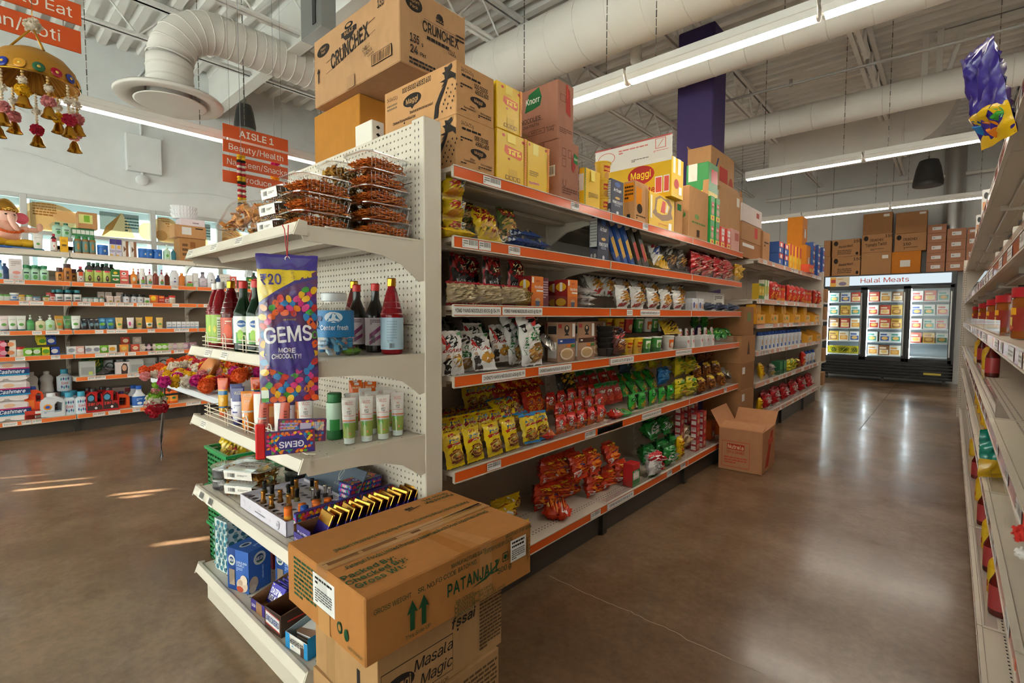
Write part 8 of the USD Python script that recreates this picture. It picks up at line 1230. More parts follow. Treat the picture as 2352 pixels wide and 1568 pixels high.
carton('btr', .2, .12, .13, '#1f4f9a', {'F': [('r', 0, .55, 1, 1, '#b8282a'), ('r', .3, .6, .7, .9, '#e0d8d0'), ('r', .1, .1, .4, .4, '#d8d4d0')]}, 'satin', 'spice_box'); carton('bty', .1, .08, .3, '#dfa41c', {'F': [('r', 0, .55, 1, 1, '#c8381e'), ('r', .1, .3, .9, .5, '#e8c83a')]}, 'satin', 'spice_box'); carton('bto', .3, .2, .42, '#c97a24', {'F': [('r', .4, .3, .7, .6, '#d6d2cc'), ('r', 0, .55, 1, .56, '#8f5214')]}, 'card', 'cardboard_box'); carton('btb', .16, .1, .12, '#1f4f9a', {'F': [('r', .1, .6, .9, .9, '#d8d4d0'), ('r', .5, .1, .9, .5, '#b8402a')]}, 'satin', 'spice_box'); carton('bte', .3, .14, .11, '#d84a1c', {'F': [('r', .1, .1, .9, .45, '#e0b01c'), ('t', 'Eno', .5, .3, .3, '#2a3a2a', {'fit': .6})]}, 'satin', 'spice_box')
for l in (0, 1): BA('btr', [1777, 1790], BT, f'blue and red spice carton, {["lower", "upper"][l]} row', dz=.132*l)
BA('bty', [1804, 1811, 1819, 1826], BT, 'yellow and red spice carton standing tall'); BA('bto', [1835], BT, 'orange brown carton on the far run, lower', -1.68); BA('bto', [1825], BT, 'orange brown carton on the far run, upper', -1.75, dz=.421); BA('bto', [1824], BT, 'orange brown carton hidden under the upper one', -1.85)
for l in range(4): BA('btb', [1856, 1868, 1879], BT, f'blue spice carton, {["bottom", "second", "third", "top"][l]} row', -1.6, dz=.122*l)
BA('bte', [1847], BT, 'orange and yellow open carton at the run end', -1.54)
carton('blp', .11, .07, .17, '#c9a41c', {'F': [('r', 0, 0, 1, .25, '#4a7a2a'), ('r', 0, .85, 1, 1, '#4a7a2a'), ('e', .5, .55, .3, .12, '#e0c85a')]}, 'satin', 'lentil_box'); carton('bwp', .1, .06, .22, '#d8d6c8', {'F': [('r', 0, .2, .4, 1, '#7a9a2a'), ('r', .5, .3, .9, .7, '#c9b03a')]}, 'satin', 'lentil_box'); BA('blp', [1737, 1743], sz[3], 'yellow lentil box with green bands'); BA('bwp', [1750, 1755], sz[3], 'tall white and green lentil box')
pouch('brp', .14, .22, .06, '#b8281e', [('r', .1, .1, .9, .45, '#d98a2a'), ('e', .5, .62, .35, .1, '#e0d0c0'), ('r', 0, 0, 1, .08, '#d9a8a0')], seeds=2); jar('bjr', .045, .2, '#c9781c', '#b0201c', (.2, .7, '#c83a24', [('r', .2, .3, .8, .7, '#e0c8b0')]), .18)
for i, px in enumerate((1762, 1771, 1781, 1792, 1802, 1812, 1822, 1833, 1844, 1854, 1863, 1872, 1880)): put('bjr' if i in (2, 3, 8, 9) else f'brp{i % 2}', f'red and amber pickle {"jar" if i in (2, 3, 8, 9) else "pouch"}, {ORD[i]} along the second shelf of the far run', TR(-1.58, ya(px, -1.58), sz[3]+.002))
candytray('bst', .3, .14, .17, .1, '#d9981c', '#c08414', [('e', .6, .6, .12, .2, '#3a7a3a'), ('p', [(.1, .4), (.3, .4), (.22, .75)], '#7a5214')], 'sachet_tray'); carton('bsc', .02, .09, .2, '#dca02a', {'F': [('r', 0, 0, 1, .3, '#c8781c')]}, 'film', 'spice_sachet')
BA('bst', [1732, 1764, 1792, 1818, 1842, 1864], sz[2], 'amber spice sachet tray', -1.56);
for t, px in enumerate((1732, 1764, 1792, 1818, 1842)):
 for j in range(5): put('bsc', f'amber spice sachet, {ORD[j]} in tray {ORD[t]} from the near end', TR(-1.58, ya(px, -1.58)-.09+.045*j, sz[2]+.012, 0, 0, 10))
bottle('bbw', .038, .2, '#d3d6dc', '#1f4a9c', 'straight', (.05, .6, '#c9ccd4', [('r', 0, 0, 1, .35, '#1f4a9c'), ('r', .2, .45, .8, .9, '#c98a3a')]), capr=.03, caph=.04)
BA('bbw', [1745, 1754, 1763, 1772, 1781, 1790, 1799, 1808, 1817, 1826, 1835], sz[1], 'white spice jar with blue cap'); BA('bst', [1850, 1870], sz[1], 'amber spice sachet tray on the lower shelf', -1.56); BA('bwp', [1838, 1843, 1848, 1853], sz[1], 'tall white carton behind the trays', -1.75)
BA('ypch', [1749], sz[0], 'yellow pouch leaning at the near end of the far run', ry=-10); carton('bgn', .14, .1, .16, '#1f6a3c', {'F': [('r', .1, .5, .3, .9, '#2f8a4c'), ('r', .5, .5, .7, .9, '#2f8a4c')]}, 'satin', 'carton'); BA('slv0', [1768], sz[0], 'silver grey pouch beside the yellow pouch'); BA('bgn', [1788, 1797], sz[0], 'green carton on the fifth shelf of the far run'); BA('yg1', [1806, 1815], sz[0], 'yellow and green pouch past the green cartons'); BA('brn1', [1826], sz[0], 'brown pouch on the fifth shelf of the far run'); BA('brp0', [1840], sz[0], 'red pouch on the fifth shelf of the far run'); BA('bbw', [1852, 1860, 1868, 1876], sz[0], 'blue and white jar at the run end')
pouch('brd', .16, .2, .07, '#b01a20', [('e', .5, .5, .32, .22, '#e0cfc8'), ('r', .1, .8, .9, .92, '#7a1418'), ('r', 0, 0, 1, .12, '#c9a08a')], seeds=3, amp=1.1); BA('ypch', [1744], .235, 'yellow pouch at the near end of the base shelf')
for i, px in enumerate((1758, 1768, 1778, 1790, 1800, 1810, 1820, 1830, 1840, 1850, 1858, 1866, 1874, 1882)): put(f'brd{i % 3}', f'red and white pouch, {ORD[i]} along the base shelf of the far run', TR(-1.6-.04*(i % 2), ya(px, -1.6), .237, 0, -12))
for j, zz in enumerate((.24, .62, .97, 1.27, 1.55)): carton(f'bend{j}', .2, .3, .2, '#a07a56', {}, 'card', 'cardboard_box'); put(f'bend{j}', f'brown carton on the far end cap, {ORD[j]} level from the floor', TR(-1.62, 9.1, zz, 0))
be = T('end_cap_shelving', 'far end cap shelving beyond the second run', 'shelving unit', (-2.0, 9.1, 0))
for zz in (.235, .615, .965, 1.265, 1.545): be.p('shelf', MB().box(-2.55, 8.94, zz-.03, -1.48, 9.3, zz, CREAM, .003), 'paint')
be.p('end_panel', MB().box(-2.55, 8.905, 0, -1.49, 8.935, 2.0, CREAM, .003), 'paint')
# open carton on the floor
nu = [('r', .08, .08, .72, .7, '#c4553a'), ('r', .09, .095, .71, .685, '#b5805a'), ('r', .2, .5, .6, .64, '#b03a24'), ('t', 'Nutrela', .4, .57, .09, '#e0c0a0', {'fit': .36}), ('t', 'SOYA CHUNKS', .4, .44, .06, '#b03a24', {'fit': .4}), ('l', .14, .16, .66, .34, 3, '#c4553a')]
carton('nut', .46, .35, .36, '#b5805a', {'L': nu, 'F': [('p', [(.2, .1), (.45, .1), (.8, .9), (.6, .9)], '#b03a24'), ('r', .4, .6, .8, .75, '#c4553a')]}, 'card', 'cardboard_box', 'box', .004, [('L', .16, -78), ('R', .15, 50), ('B', .16, 30)]); put('nut', 'opened brown carton with red print standing on the aisle floor', TR(-1.305, 4.61, 0, 2))
# ---------------------------------------------------------------- freezer
FY, FX0, FX1 = 12.35, -2.06, .062; fz = T('freezer', 'black three door glass freezer with lit meat sign', 'freezer', (-1, 12.7, 0)); BK = '#161415'
fz.p('cabinet', MB().box(FX0, FY+.06, .1, FX0+.05, 12.98, 2.17, BK).box(FX1-.05, FY+.06, .1, FX1, 12.98, 2.17, BK).box(FX0, FY+.06, 2.1, FX1, 12.98, 2.17, BK).box(FX0, FY+.06, .1, FX1, 12.98, .42, BK), 'satin'); fz.p('back_panel', MB().box(FX0, 12.9, .4, FX1, 12.93, 2.1, '#b9c4cc'), 'satin')
for k in range(5): fz.p('grille_bar', MB().box(FX0, FY+.01, .12+.06*k, FX1, FY+.06, .155+.06*k, BK, .008), 'satin')
for x in (FX0+.1, -1.0, FX1-.12): fz.p('caster', MB().lathe([(0, -.02), (.045, -.02), (.045, .02), (0, .02)], '#3a3634', 12, TR(x, FY+.1, .05, 0, 90)), 'satin')
fz.p('badge', MB().box(-.36, FY+.004, .2, -.1, FY+.01, .24, '#b5a43a', .003), 'satin')
fz.p('header_frame', MB().box(FX0, FY, 1.93, FX1, FY+.06, 2.17, BK, .004), 'satin'); sg = MB().box(FX0+.03, FY-.012, 1.955, FX1-.08, FY, 2.145, '#dfe8ec', .002); fz.p('sign_panel', sg, 'lit_sign', 'glowing white sign panel')
q = MB(); decals(q, [('t', 'Halal Meats', .5, .5, .48, '#d8501c', {'fit': .5, 'bold': 0, 'sx': 1.15})], FX1-FX0-.11, .19, faceP((FX0+.03, FY-.013, 1.955), (1, 0, 0), (0, 0, 1))); fz.p('lettering', q, 'matte')
q = MB(); decals(q, [('r', 0, 0, 1, 1, '#d8c8a8'), ('r', 0, 0, .3, 1, '#e0a01c'), ('r', .05, .4, .28, .75, '#b8281e'), ('e', .65, .3, .2, .2, '#7a6a88'), ('l', .4, .7, .95, .85, 1, '#c98a3a')], .34, .2, faceP((FX0+.12, FY-.02, 1.94), (1, 0, 0), (0, 0, 1))); fz.p('poster', q, 'satin', 'yellow and cream product poster')
DW = (FX1-FX0-.06)/3
for d in range(3):
 x0, x1 = FX0+.03+DW*d, FX0+.03+DW*(d+1); q = MB()
 for b in ((x0, .43, x0+.06, 1.92), (x1-.06, .43, x1, 1.92), (x0, .43, x1, .5), (x0, 1.86, x1, 1.92)): q.box(b[0], FY-.005, b[1], b[2], FY+.03, b[3], BK, .004)
 dr = fz.p('door', q, 'satin'); fz.p('pane', MB().box(x0+.06, FY+.01, .5, x1-.06, FY+.014, 1.86, '#fff'), 'pane', under=dr); fz.p('handle', MB().box(x1-.05, FY-.03, .55, x1-.025, FY-.005, 1.8, '#8f8a86', .004), 'metal', under=dr); fz.p('light_strip', MB().box(x0+.045, FY+.045, .5, x0+.07, FY+.058, 1.9, '#fff'), 'cold_lamp', 'cold white light strip', under=dr)
 for k in range(5): fz.p('wire_shelf', MB().box(x0+.02, FY+.08, .52+.272*k, x1-.02, 12.86, .535+.272*k, '#d3dade', .003), 'satin')
FK = [('#d8d0c8', '#b8342a'), ('#c9a23a', '#8f5a1c'), ('#d3d0cc', '#2a4a8a'), ('#b8402a', '#e0c8a0'), ('#d9d2c4', '#c98a3a'), ('#8a5a34', '#e0d0b8'), ('#cfd0cc', '#3a8a7a')]
for i, (a, b) in enumerate(FK): carton(f'fr{i}', .175, .2, .2, a, {'F': [('r', .1, .1, .9, .55, b), ('e', .5, .35, .3, .16, '#d9a85a'), ('r', .1, .65, .7, .8, b)]}, 'satin', 'frozen_food_box')
pouch('frp', .22, .16, .1, '#c9b81c', [('e', .5, .5, .3, .3, '#4a6a1c')], seeds=2, amp=1)
RF = random.Random(11)
for d in range(3):
 for k in range(5):
  if d == 2 and k == 0: continue
  for j in range(3):
   kd = f'frp{j % 2}' if d == 0 and k == 0 else f'fr{RF.randrange(7)}'
   put(kd, f'{"yellow frozen bag" if kd[2] == "p" else "frozen food box"}, {ordinal(j, 3)} of three on {["lowest", "second", "middle", "fourth", "top"][k]} shelf behind the {["left", "middle", "right"][d]} door', TR(FX0+.03+DW*d+.15+.19*j, FY+.25+.1*RF.random(), .537+.272*k, -90+RF.uniform(-6, 6)))
# cartons on the freezer
def FB(key, a, b, yt, yb, lab, c='#a87a52', ds=(), zb=None, m='card'):
 x0, x1 = xa(a, 12.45, 550), xa(b, 12.45, 550); z0 = zb; z1 = float(at(a, yt, Y=12.45)[2]); carton(key, x1-x0, .22, z1-z0, c, {'F': ds}, m, 'cardboard_box', 'box', .004); put(key, lab, TR((x0+x1)/2, 12.56, z0, -90)); return z1+.002
cr = [('e', .14, .78, .08, .14, INK), ('t', 'CRUNCHEX', .5, .66, .17, INK, {'fit': .45}), ('t', 'Tomato Twist', .48, .42, .17, INK, {'fit': .7, 'rot': 4}), ('t', '150', .9, .85, .14, INK), ('l', .3, .08, .75, .2, 2, '#5f4630')]
ms = [('e', .14, .78, .08, .14, INK), ('t', 'Masala Masti', .5, .6, .14, INK, {'fit': .5, 'rot': 4}), ('t', '150', .9, .85, .14, INK), ('l', .2, .12, .7, .4, 3, '#5f4630'), ('e', .9, .15, .05, .09, INK)]
z = FB('f1', 1893, 1909, 590, 0, 'brown carton at the left freezer end, lower', '#a07450', zb=2.172); FB('f1b', 1893, 1908, 553, 0, 'brown carton at the left freezer end, upper', '#a87a52', zb=z)
z = FB('f2', 1913, 1978, 591, 0, 'brown snack carton printed in black, lower left on freezer', ds=ms, zb=2.172); FB('f3', 1912, 1976, 552, 0, 'brown snack carton printed in black, upper left on freezer', ds=ms, zb=z)
z = FB('f4', 1980, 2049, 581, 0, 'plain brown carton under the tomato carton', ds=[('r', .7, .7, .9, .85, '#d6d2cc')], zb=2.172); z = FB('f5', 1980, 2049, 540, 0, 'brown carton printed with tomato flavour name', ds=cr, zb=z); FB('f6', 1981, 2048, 493, 0, 'plain brown carton on the tomato carton', '#9c6f48', [('r', .7, .8, .9, .92, '#d6d2cc')], z)
z = FB('f7', 2050, 2117, 579, 0, 'orange carton with white label on the freezer', '#c07428', [('r', .3, .3, .65, .6, '#d8d4ce')], 2.172); z = FB('f8', 2055, 2128, 538, 0, 'brown export carton above the orange carton', ds=cr[:2]+[('t', '150', .4, .4, .14, INK), ('l', .3, .1, .75, .25, 2, '#5f4630')], zb=z); FB('f9', 2056, 2128, 490, 0, 'plain brown carton at the top of the freezer stacks', '#9c6f48', [('r', .75, .85, .95, .95, '#d6d2cc')], z)
for cix, (a, b, ys) in enumerate(((2130, 2173, (603, 582, 559, 537, 517)), (2175, 2219, (601, 575, 550, 526)), (2221, 2245, (600, 570, 540, 523)))):
 z = 2.172
 for i, yt in enumerate(ys): z = FB(f'g{cix}{i}', a, b, yt, 0, f'small brown labelled carton, {ORD[i]} of the {["left", "middle", "right"][cix]} column on the freezer', '#a5745a', [('r', .25, .35, .75, .7, '#d8d6d4'), ('l', .3, .45, .7, .6, 1, '#888')], z)
# ---------------------------------------------------------------- right hand shelving goods
def CA(k, y, zz, lab, X=.21, **o): put(k, lab, TR(X, y, zz+.003+o.get('dz', 0), 180+o.get('rz', 0), o.get('ry', 0)), None)
bottle('vin', .05, .29, '#b8761c', '#d8d6d2', 'round', (.1, .55, '#d9b01c', [('r', .45, .05, .95, .95, '#cfc8b8'), ('l', .48, .1, .92, .9, 9, '#4a463c'), ('e', .22, .35, .16, .2, '#b8281e')]), capr=.024, caph=.03, m='liquid'); bottle('ket', .035, .24, '#5a1a14', '#1f1c1a', 'neck', (.1, .5, '#a83a3a', []), m='gloss')
jar('pkl', .06, .17, '#8a4a1c', '#b01a24', (.15, .6, '#8f2a1c', [('r', 0, .7, 1, 1, '#e0a01c'), ('r', .25, .1, .8, .6, '#d9b85a'), ('e', .5, .15, .4, .12, '#c85a3a')]), .2, 'gloss'); bottle('whb', .028, .2, '#cfcac0', '#2a2826', 'straight', (.1, .8, '#d6d2c8', [lines('#5a564e', .5, .7), ('r', .3, .8, .7, .95, '#2a3a2a')])); bottle('yeb', .03, .19, '#d9a81c', '#a82a1c', 'round', (.1, .6, '#e0b82a', [('r', .1, .1, .9, .4, '#b8341c')]))
CA('vin', 1.95, CZ[3], 'clear amber vinegar bottle with yellow label and white cap', .2); CA('ket', 2.25, CZ[3], 'dark red sauce bottle with black cap behind the vinegar')
for i, y in enumerate((2.6, 3.0, 3.5, 4.1)): CA('whb', y, CZ[3], f'pale bottle on the second shelf at right, {ordinal(i, 4)} one')
CA('pkl', 1.86, CZ[2], 'red lidded pickle jar nearest the viewer at right', .22); CA('pkl', 1.70, CZ[2], 'red lidded pickle jar cut by the picture edge', .26)
for i, (k, y) in enumerate((('whb', 2.12), ('pkl', 2.35), ('yeb', 2.6), ('whb', 2.85), ('pkl', 3.15), ('yeb', 3.5), ('pkl', 3.9), ('yeb', 4.4), ('pkl', 5.0), ('yeb', 5.7), ('pkl', 6.5))): CA(k, y, CZ[2], f'{dict(whb="white labelled bottle", pkl="pickle jar with red lid", yeb="yellow sauce bottle")[k]}, {ORD[i]} behind the front jar')
def grc(p): part(p, 'body', cartonmb(.2, .05, .17, '#9ab52f', {'L': [], 'F': [('r', .04, .3, .96, .95, '#b5c85a'), ('l', .08, .45, .9, .9, 9, '#7a8a3a'), ('r', .04, .05, .96, .3, '#c9cdb8'), ('l', .1, .08, .5, .26, 4, '#55583f')]}), 'satin')
BUILD['grc'] = ('snack_box', 'box', grc); put('grc', 'lime green carton showing its printed back on the right shelf', TR(.33, 2.27, CZ[1]+.002, -100))
for i, y in enumerate((4.4, 5.0, 5.7, 6.5)): CA(('ket', 'yeb')[i % 2], y, CZ[1], f'{("dark red", "yellow")[i % 2]} sauce bottle on the fourth right shelf, {ordinal(i, 4)} one')
pouch('dal', .16, .2, .06, '#157a68', [('e', .5, .6, .2, .12, '#b8281e')], bands=[(0, .4, '#c99a1c')]); CA('dal', 2.83, CZ[0], 'green topped lentil bag on a lower right shelf', .19, rz=-60)
for i, y in enumerate((3.1, 3.4, 3.75, 4.2, 4.7, 5.2)): CA('yeb', y, CZ[0], f'yellow sauce bottle on the fifth right shelf, {ordinal(i, 6)} one', .19)
for i, y in enumerate((2.75, 2.95, 3.2, 3.5, 3.9, 4.4, 5.0, 5.8)): CA(('ket', 'yeb')[i % 2], y, .12, f'{("dark red", "yellow")[i % 2]} bottle on the base deck at right, {ordinal(i, 8)} one', .19)
pouch('cbag', .17, .3, .04, PUR, [('r', 0, 0, 1, .35, '#e0b01c'), ('e', .3, .2, .14, .08, '#2079b8'), ('e', .6, .12, .16, .1, '#e07a14'), ('e', .8, .25, .12, .07, '#3f9a34')], amp=1.1); put('cbag', 'purple candy bag with yellow foot on the right top shelf', TR(.11, 2.2, CZ[4]-.07, 205, 14))
carton('ctb', .3, .2, .2, KRAFT, {}, 'card', 'cardboard_box'); put('ctb', 'brown carton standing on the right top shelf', TR(.34, 2.2, CZ[4]+.007, 0))
carton('cwh', .1, .04, .3, '#d8d4d0', {'L': [('e', .5, .85, .3, .08, '#2a2523'), ('r', .1, .5, .9, .7, '#c98a5a')], 'B': [('e', .5, .85, .3, .08, '#2a2523')]}, 'satin', 'snack_box'); put('cwh', 'tall white carton on the right top shelf farther back', TR(.16, 5.1, CZ[4]+.007, 0)); put('cwh', 'tall white carton on the right top shelf, farthest', TR(.16, 6.3, CZ[4]+.007, 0))
# ---------------------------------------------------------------- aisle signs, hanging ornament, flower table
OR = '#cf4f14'
def sign(label, X, xl, xr, rows, base):
 t = T('aisle_sign', label, 'sign', base)
 for ytl, ybl, tx in rows:
  y0 = ya(xl, X, ytl); y1 = ya(xr, X, ytl+.27*(xr-xl)); z1, z0 = float(at(xl, ytl, X=X)[2]), float(at(xl, ybl, X=X)[2])
  q = MB().box(X-.004, y0, z0, X+.004, y1, z1, OR, .001); decals(q, [('t', tx, .5 if len(tx) < 14 else .52, .5, .5, '#e6ddd4', {'fit': .92, 'bold': 1 if 'AISLE' in tx else 0})], y1-y0, z1-z0, faceP((X+.0042, y0, z0), (0, 1, 0), (0, 0, 1))); t.p('panel', q, 'satin')
  for y in (y0+.06, y1-.06): t.p('wire', MB().tube([(X, y, z1), (X, y, z1+(.03 if ytl != rows[0][0] else ZD-z1))], .0012, '#8f8f8f', 4), 'metal')
 return y0, y1
sign('orange hanging aisle sign of four panels', -5.0, 511, 661, ((282, 312, 'AISLE 1'), (318, 346, 'Beauty/Health'), (353, 381, 'Namkeen/Snacks'), (389, 416, 'Produce')), (-5, 1.9, 2.6))
sign('large orange hanging sign cut by the left picture edge', -3.1, -150, 184, ((-108, -52, 'Ready to Eat'), (-36, 22, 'Naan/Roti')), (-3.1, .4, 2.6))
def pomp(mb, p, r, c, seed=0, n=90):
 R = np.random.default_rng(seed); d = R.normal(size=(n, 3)); d /= np.linalg.norm(d, axis=1, keepdims=True); a = np.cross(d, R.normal(size=(n, 3))); a /= np.linalg.norm(a, axis=1, keepdims=True); b = np.cross(d, a); p = np.asarray(p, float)
 k = R.uniform(.85, 1.1, (n, 1))*r; v = np.stack([p+d*k*.45, p+d*k+a*r*.24, p+d*k*1.05+b*r*.24, p+d*k-a*r*.24], 1).reshape(-1, 3); i = np.arange(n)[:, None]*4
 mb.add(v, np.vstack([i+[0, 1, 2], i+[0, 2, 3]]), c); return mb.ball(p, r*.82, c, 1)
PC = dict(orange='#d9581c', yellow='#e0b010', white='#ded2c0', pink='#d98a8a', red='#b8182c', magenta='#c01a7a', rose='#c92a4a')
def gar(key, cs, n, r):
 def fn(p):
  R = random.Random(key)
  for i in range(n): q = MB(); pomp(q, ((i-n/2)*r*1.5+R.uniform(-.2, .2)*r, .8*r*math.sin(i*1.3), r+R.uniform(0, .5)*r), r*R.uniform(.85, 1.1), PC[cs[i % len(cs)]], i); part(p, 'pompom', q, 'petal')
 BUILD[key] = ('flower_garland', 'garland', fn)
gar('g1', ['orange'], 6, .05); gar('g2', ['yellow'], 6, .048); gar('g3', ['white'], 6, .05); gar('g4', ['rose'], 6, .055); gar('g5', ['yellow', 'red'], 6, .05); gar('g6', ['pink', 'white'], 7, .042); gar('g7', ['magenta', 'yellow', 'white'], 7, .048)
TZ = .745; tp0, tp1 = at(352, 866, Z=TZ), at(478, 913, Z=TZ); ty = float(tp0[1]+tp1[1])/2; tx0 = float(tp0[0])
tb_ = T('folding_table', 'white folding table heaped with flower garlands', 'table', (tx0+.9, ty+.38, 0)); tb_.p('table_top', MB().box(tx0, ty, TZ-.045, tx0+1.83, ty+.76, TZ, '#d6d8dc', .008), 'satin')
for x, s in ((tx0+.2, -1), (tx0+1.6, 1)):
 for y in (ty+.06, ty+.7): tb_.p('leg', MB().tube([(x+s*.0, y, TZ-.05), (x+s*.03, y, TZ-.2), (x+s*.17, y, .2), (x+s*.18, y, .0)], .0135, '#8f9296', 8), 'metal')
 tb_.p('cross_bar', MB().tube([(x+s*.02, ty+.06, TZ-.15), (x+s*.02, ty+.7, TZ-.15)], .011, '#8f9296', 6), 'metal')
GC = dict(g1='orange', g2='yellow', g3='white', g4='rose red', g5='yellow and red', g6='pink and white', g7='magenta and yellow')
gl = [(k, .1+.145*(i % 10)+.06*(i//10), .1+.2*(i//10), .06*(i//10), GC[k]) for i, k in enumerate('g1 g2 g6 g5 g7 g2 g6 g7 g5 g1 g1 g5 g3 g4 g5 g3 g2 g6 g7 g1 g2 g1 g3 g4 g3 g2 g7 g1 g3 g2'.split())]
for i, (k, x, y, dz, c) in enumerate(gl): put(k, f'{c} pompom garland on the folding table, {ORD[i % 10]} in the {["front", "middle", "rear"][i//10]} row', TR(tx0+x, ty+y, TZ+.003+dz, (35, -20, 70, 10, -45)[i % 5]))
bs = T('woven_basket', 'orange woven flower basket among the garlands', 'basket', (tx0+.9, ty+.22, TZ+.06)); bs.p('basket', MB().lathe([(.07, 0), (.12, .02), (.14, .06), (.13, .07), (.11, .035), (.06, .01)], '#a8642a', 20, TR(tx0+1.02, ty+.2, TZ+.1, 0, 0, 60)), 'brocade')
for i in range(2): put('crate', f'green slatted plastic crate on the folding table, {["lower", "upper"][i]}', TR(tx0+1.5, ty+.55, TZ+.002+.206*i, 90))
fl_ = T('hanging_flower', 'silk flower bunch hanging from the table corner', 'flower', (tx0+.42, ty-.06, .55)); fx_ = (tx0+.42, ty-.06)
for nm, dz, r, c in (('petal_ring', .0, .085, PC['red']), ('petal_ring', .05, .075, PC['white']), ('petal_ring', .085, .06, '#7fae2a'), ('bud', .13, .035, PC['pink']), ('bud', .19, .025, '#8ab83a')): q = MB(); pomp(q, (fx_[0], fx_[1], .53+dz), r, c, int(dz*100)); fl_.p(nm, q, 'petal')
fl_.p('stem', MB().tube([(fx_[0], fx_[1], .6), (fx_[0], fx_[1]+.02, TZ-.02)], .006, '#7fae2a', 6), 'matte')
sgl = T('string_garland', 'red white and yellow string garland hanging before the aisle sign', 'garland', (-4.93, 1.6, 1.9)); yg_ = ya(555, -4.93, 420); za, zb_ = float(at(555, 356, X=-4.93)[2]), float(at(555, 490, X=-4.93)[2])
for s in (-1, 1):
 for i in range(22):
  c = PC['yellow'] if i % 8 in (0, 1) else '#1f2a1c' if i % 8 == 2 else (PC['red'] if i % 2 else PC['white']); sgl.p('bead', MB().ball((-4.93, yg_+s*.018, za-(za-zb_)*(i+.5)/22), (.02, .021, .0145), c, 1), 'petal')
sgl.p('cord', MB().tube([(-4.93, yg_, zb_), (-4.93, yg_, ZD)], .0025, '#8f8f8f', 4), 'satin')
ml = T('pink_garland', 'pink and yellow pompoms hanging behind the aisle sign', 'garland', (-5.3, 2.2, 2.6));
for yy_, c in ((376, 'magenta'), (408, 'yellow')): q = MB(); pomp(q, at(632, yy_, X=-5.12), .04, PC[c], yy_); ml.p('pompom', q, 'petal')
ml.p('cord', MB().tube([at(632, 408, X=-5.12), at(632, 408, X=-5.12)*[1, 1, 0]+[0, 0, ZD]], .002, '#8f8f8f', 4), 'satin')
# hanging brocade umbrella with tassels
OC = EYE+(_F*FPX+_R*(80-1176)-_U*(172-784))*(1.9/FPX); MO = TR(*OC, 0, 0, 0, .92)
om = T('hanging_ornament', 'gold brocade umbrella ornament with flower and bell tassels', 'ornament', OC); om.b = np.zeros(3); stage.GetPrimAtPath(om.path).GetAttribute('xformOp:transform').Set(Gf.Matrix4d(*MO.T.ravel().tolist())); G2 = '#b07a1c'
om.p('dome', MB().lathe([(.137, -.035), (.142, -.02), (.13, .03), (.10, .068), (.06, .09), (.02, .1), (0, .101)], G2, 36), 'brocade');
q = MB(); n = 72; a = np.arange(n)*2*np.pi/n; r0 = .137+.003*(-1)**np.arange(n); v = np.vstack([np.c_[r0*np.cos(a), r0*np.sin(a), np.full(n, -.033)], np.c_[.05*np.cos(a), .05*np.sin(a), np.full(n, .045)+.004*(-1)**np.arange(n)]]); q.add(v, [[(i+1) % n, i, n+i, n+(i+1) % n] for i in range(n)], '#a06c1a'); om.p('pleated_lining', q, 'brocade')
om.p('rim', MB().tube(ring((0, 0, -.034), (0, 0, 1), .14, .004, 40)[0], .004, '#c08a2a', 6, closed=True), 'gold')
for i in range(16):
 c = ['#1a5a34', '#a8182c', '#1f2f8a', '#c98a1c'][i % 4]; t = i*2*math.pi/16; M = TR(.1405*math.cos(t), .1405*math.sin(t), -.012, math.degrees(t), 78); om.p('sequin_disc', MB().lathe([(0, .004), (.011, .004), (.011, .004), (.019, .003), (.02, 0)], c, 12, M).ball((0, 0, .004), (.006, .006, .003), '#d9b04a', 1, M=M), 'gloss')
for t in (.3, 2.4, 4.5): om.p('hanging_cord', MB().tube([(.08*math.cos(t), .08*math.sin(t), .082), (.03*math.cos(t), .03*math.sin(t), .15), (0, 0, .19)], .004, '#c08a2a', 6), 'gold')
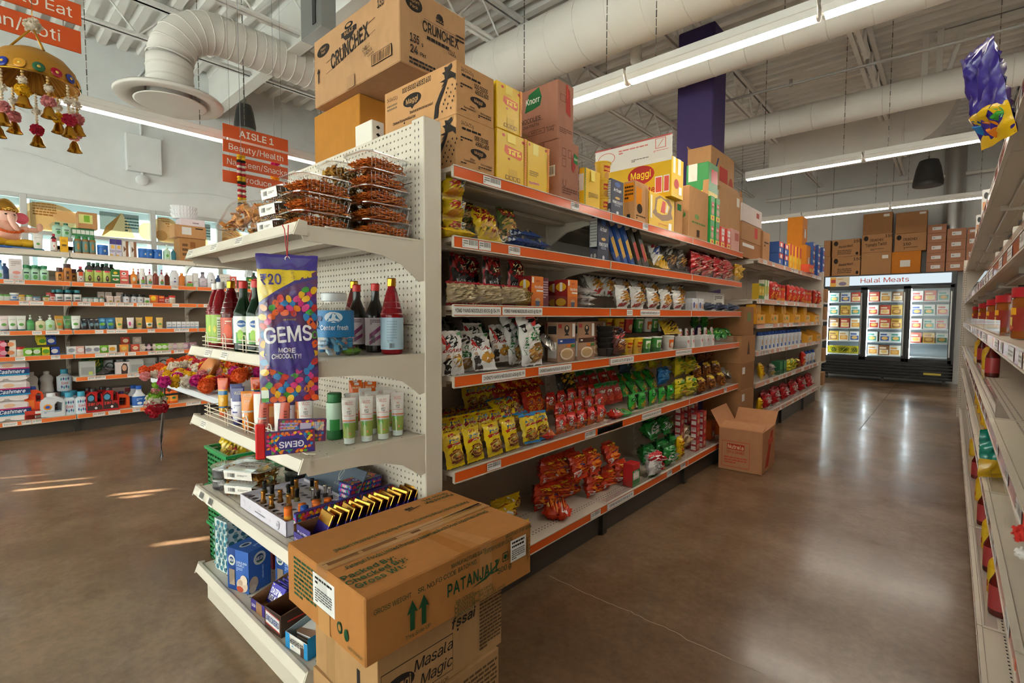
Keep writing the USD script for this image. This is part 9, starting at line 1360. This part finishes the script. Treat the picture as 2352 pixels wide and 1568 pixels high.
q = MB(); pomp(q, (0, 0, .2), .03, PC['white'], 3); om.p('flower_ball', q, 'petal'); om.p('hook', MB().tube([(0, 0, .23), (.008, 0, .26), (0, 0, .28), (-.008, 0, .26), (0, 0, .232)], .0018, '#c98a4a', 5).tube([(0, 0, .28), (0, 0, ZD-OC[2])], .001, '#999', 4), 'gold')
for i in range(11):
 t = i*2*math.pi/11+.2; x, y = .13*math.cos(t), .13*math.sin(t); L = (.13, .19, .15, .22, .12, .2, .16, .21, .14, .19, .1)[i]; q = MB()
 for k in range(int(L/.012)): q.ball((x, y, -.04-.012*k), .0058, '#d9c3a0' if i % 2 else '#c9a05a', 1)
 s = om.p('bead_string', q, 'satin'); q = MB(); pomp(q, (x, y, -.04-L*.35), .017, PC['white'], i, 50); om.p('cream_flower', q, 'petal', under=s); q = MB(); pomp(q, (x, y, -.04-L*.75), .024, PC[('pink', 'rose', 'pink', 'pink', 'yellow', 'rose')[i % 6]], i, 110); om.p('pom_tassel', q, 'petal', under=s)
 om.p('bell', MB().lathe([(.008, -.045-L*.85), (.016, -.06-L*.85), (.019, -.075-L*.85), (.027, -.09-L*.85), (.022, -.088-L*.85), (.014, -.07-L*.85)], '#b8862c', 14, TR(x, y, 0)), 'gold', under=s)
rl_ = T('red_tassel', 'blurred red and white tassel hanging at the right picture edge', 'tassel', (.1, .9, 1.0)); rp = at(2350, 1238, X=.095)
q = MB(); pomp(q, rp+[0, 0, .008], .014, '#c8281e', 2, 40); rl_.p('red_pompom', q, 'petal'); q = MB(); pomp(q, rp-[0, 0, .022], .009, '#d9d2cc', 3, 30); rl_.p('white_pompom', q, 'petal'); rl_.p('cord', MB().tube([rp, rp+[0, 0, .9]], .001, '#c8281e', 4), 'satin')
tg = T('strap_bundle', 'bundle of white strap clips hanging under the top shelf', 'strap', (-2.5, 1.0, 1.5)); sp = at(572, 612, Y=1.0)
for i in range(7): tg.p('strap', MB().tube([sp*[1, 1, 0]+[.012*(i-3), 0, 1.578], sp+[.012*(i-3)+.004, 0, 0], sp+[.014*(i-3)-.012, 0, -.05]], .004, '#c9c9cc', 5), 'satin')
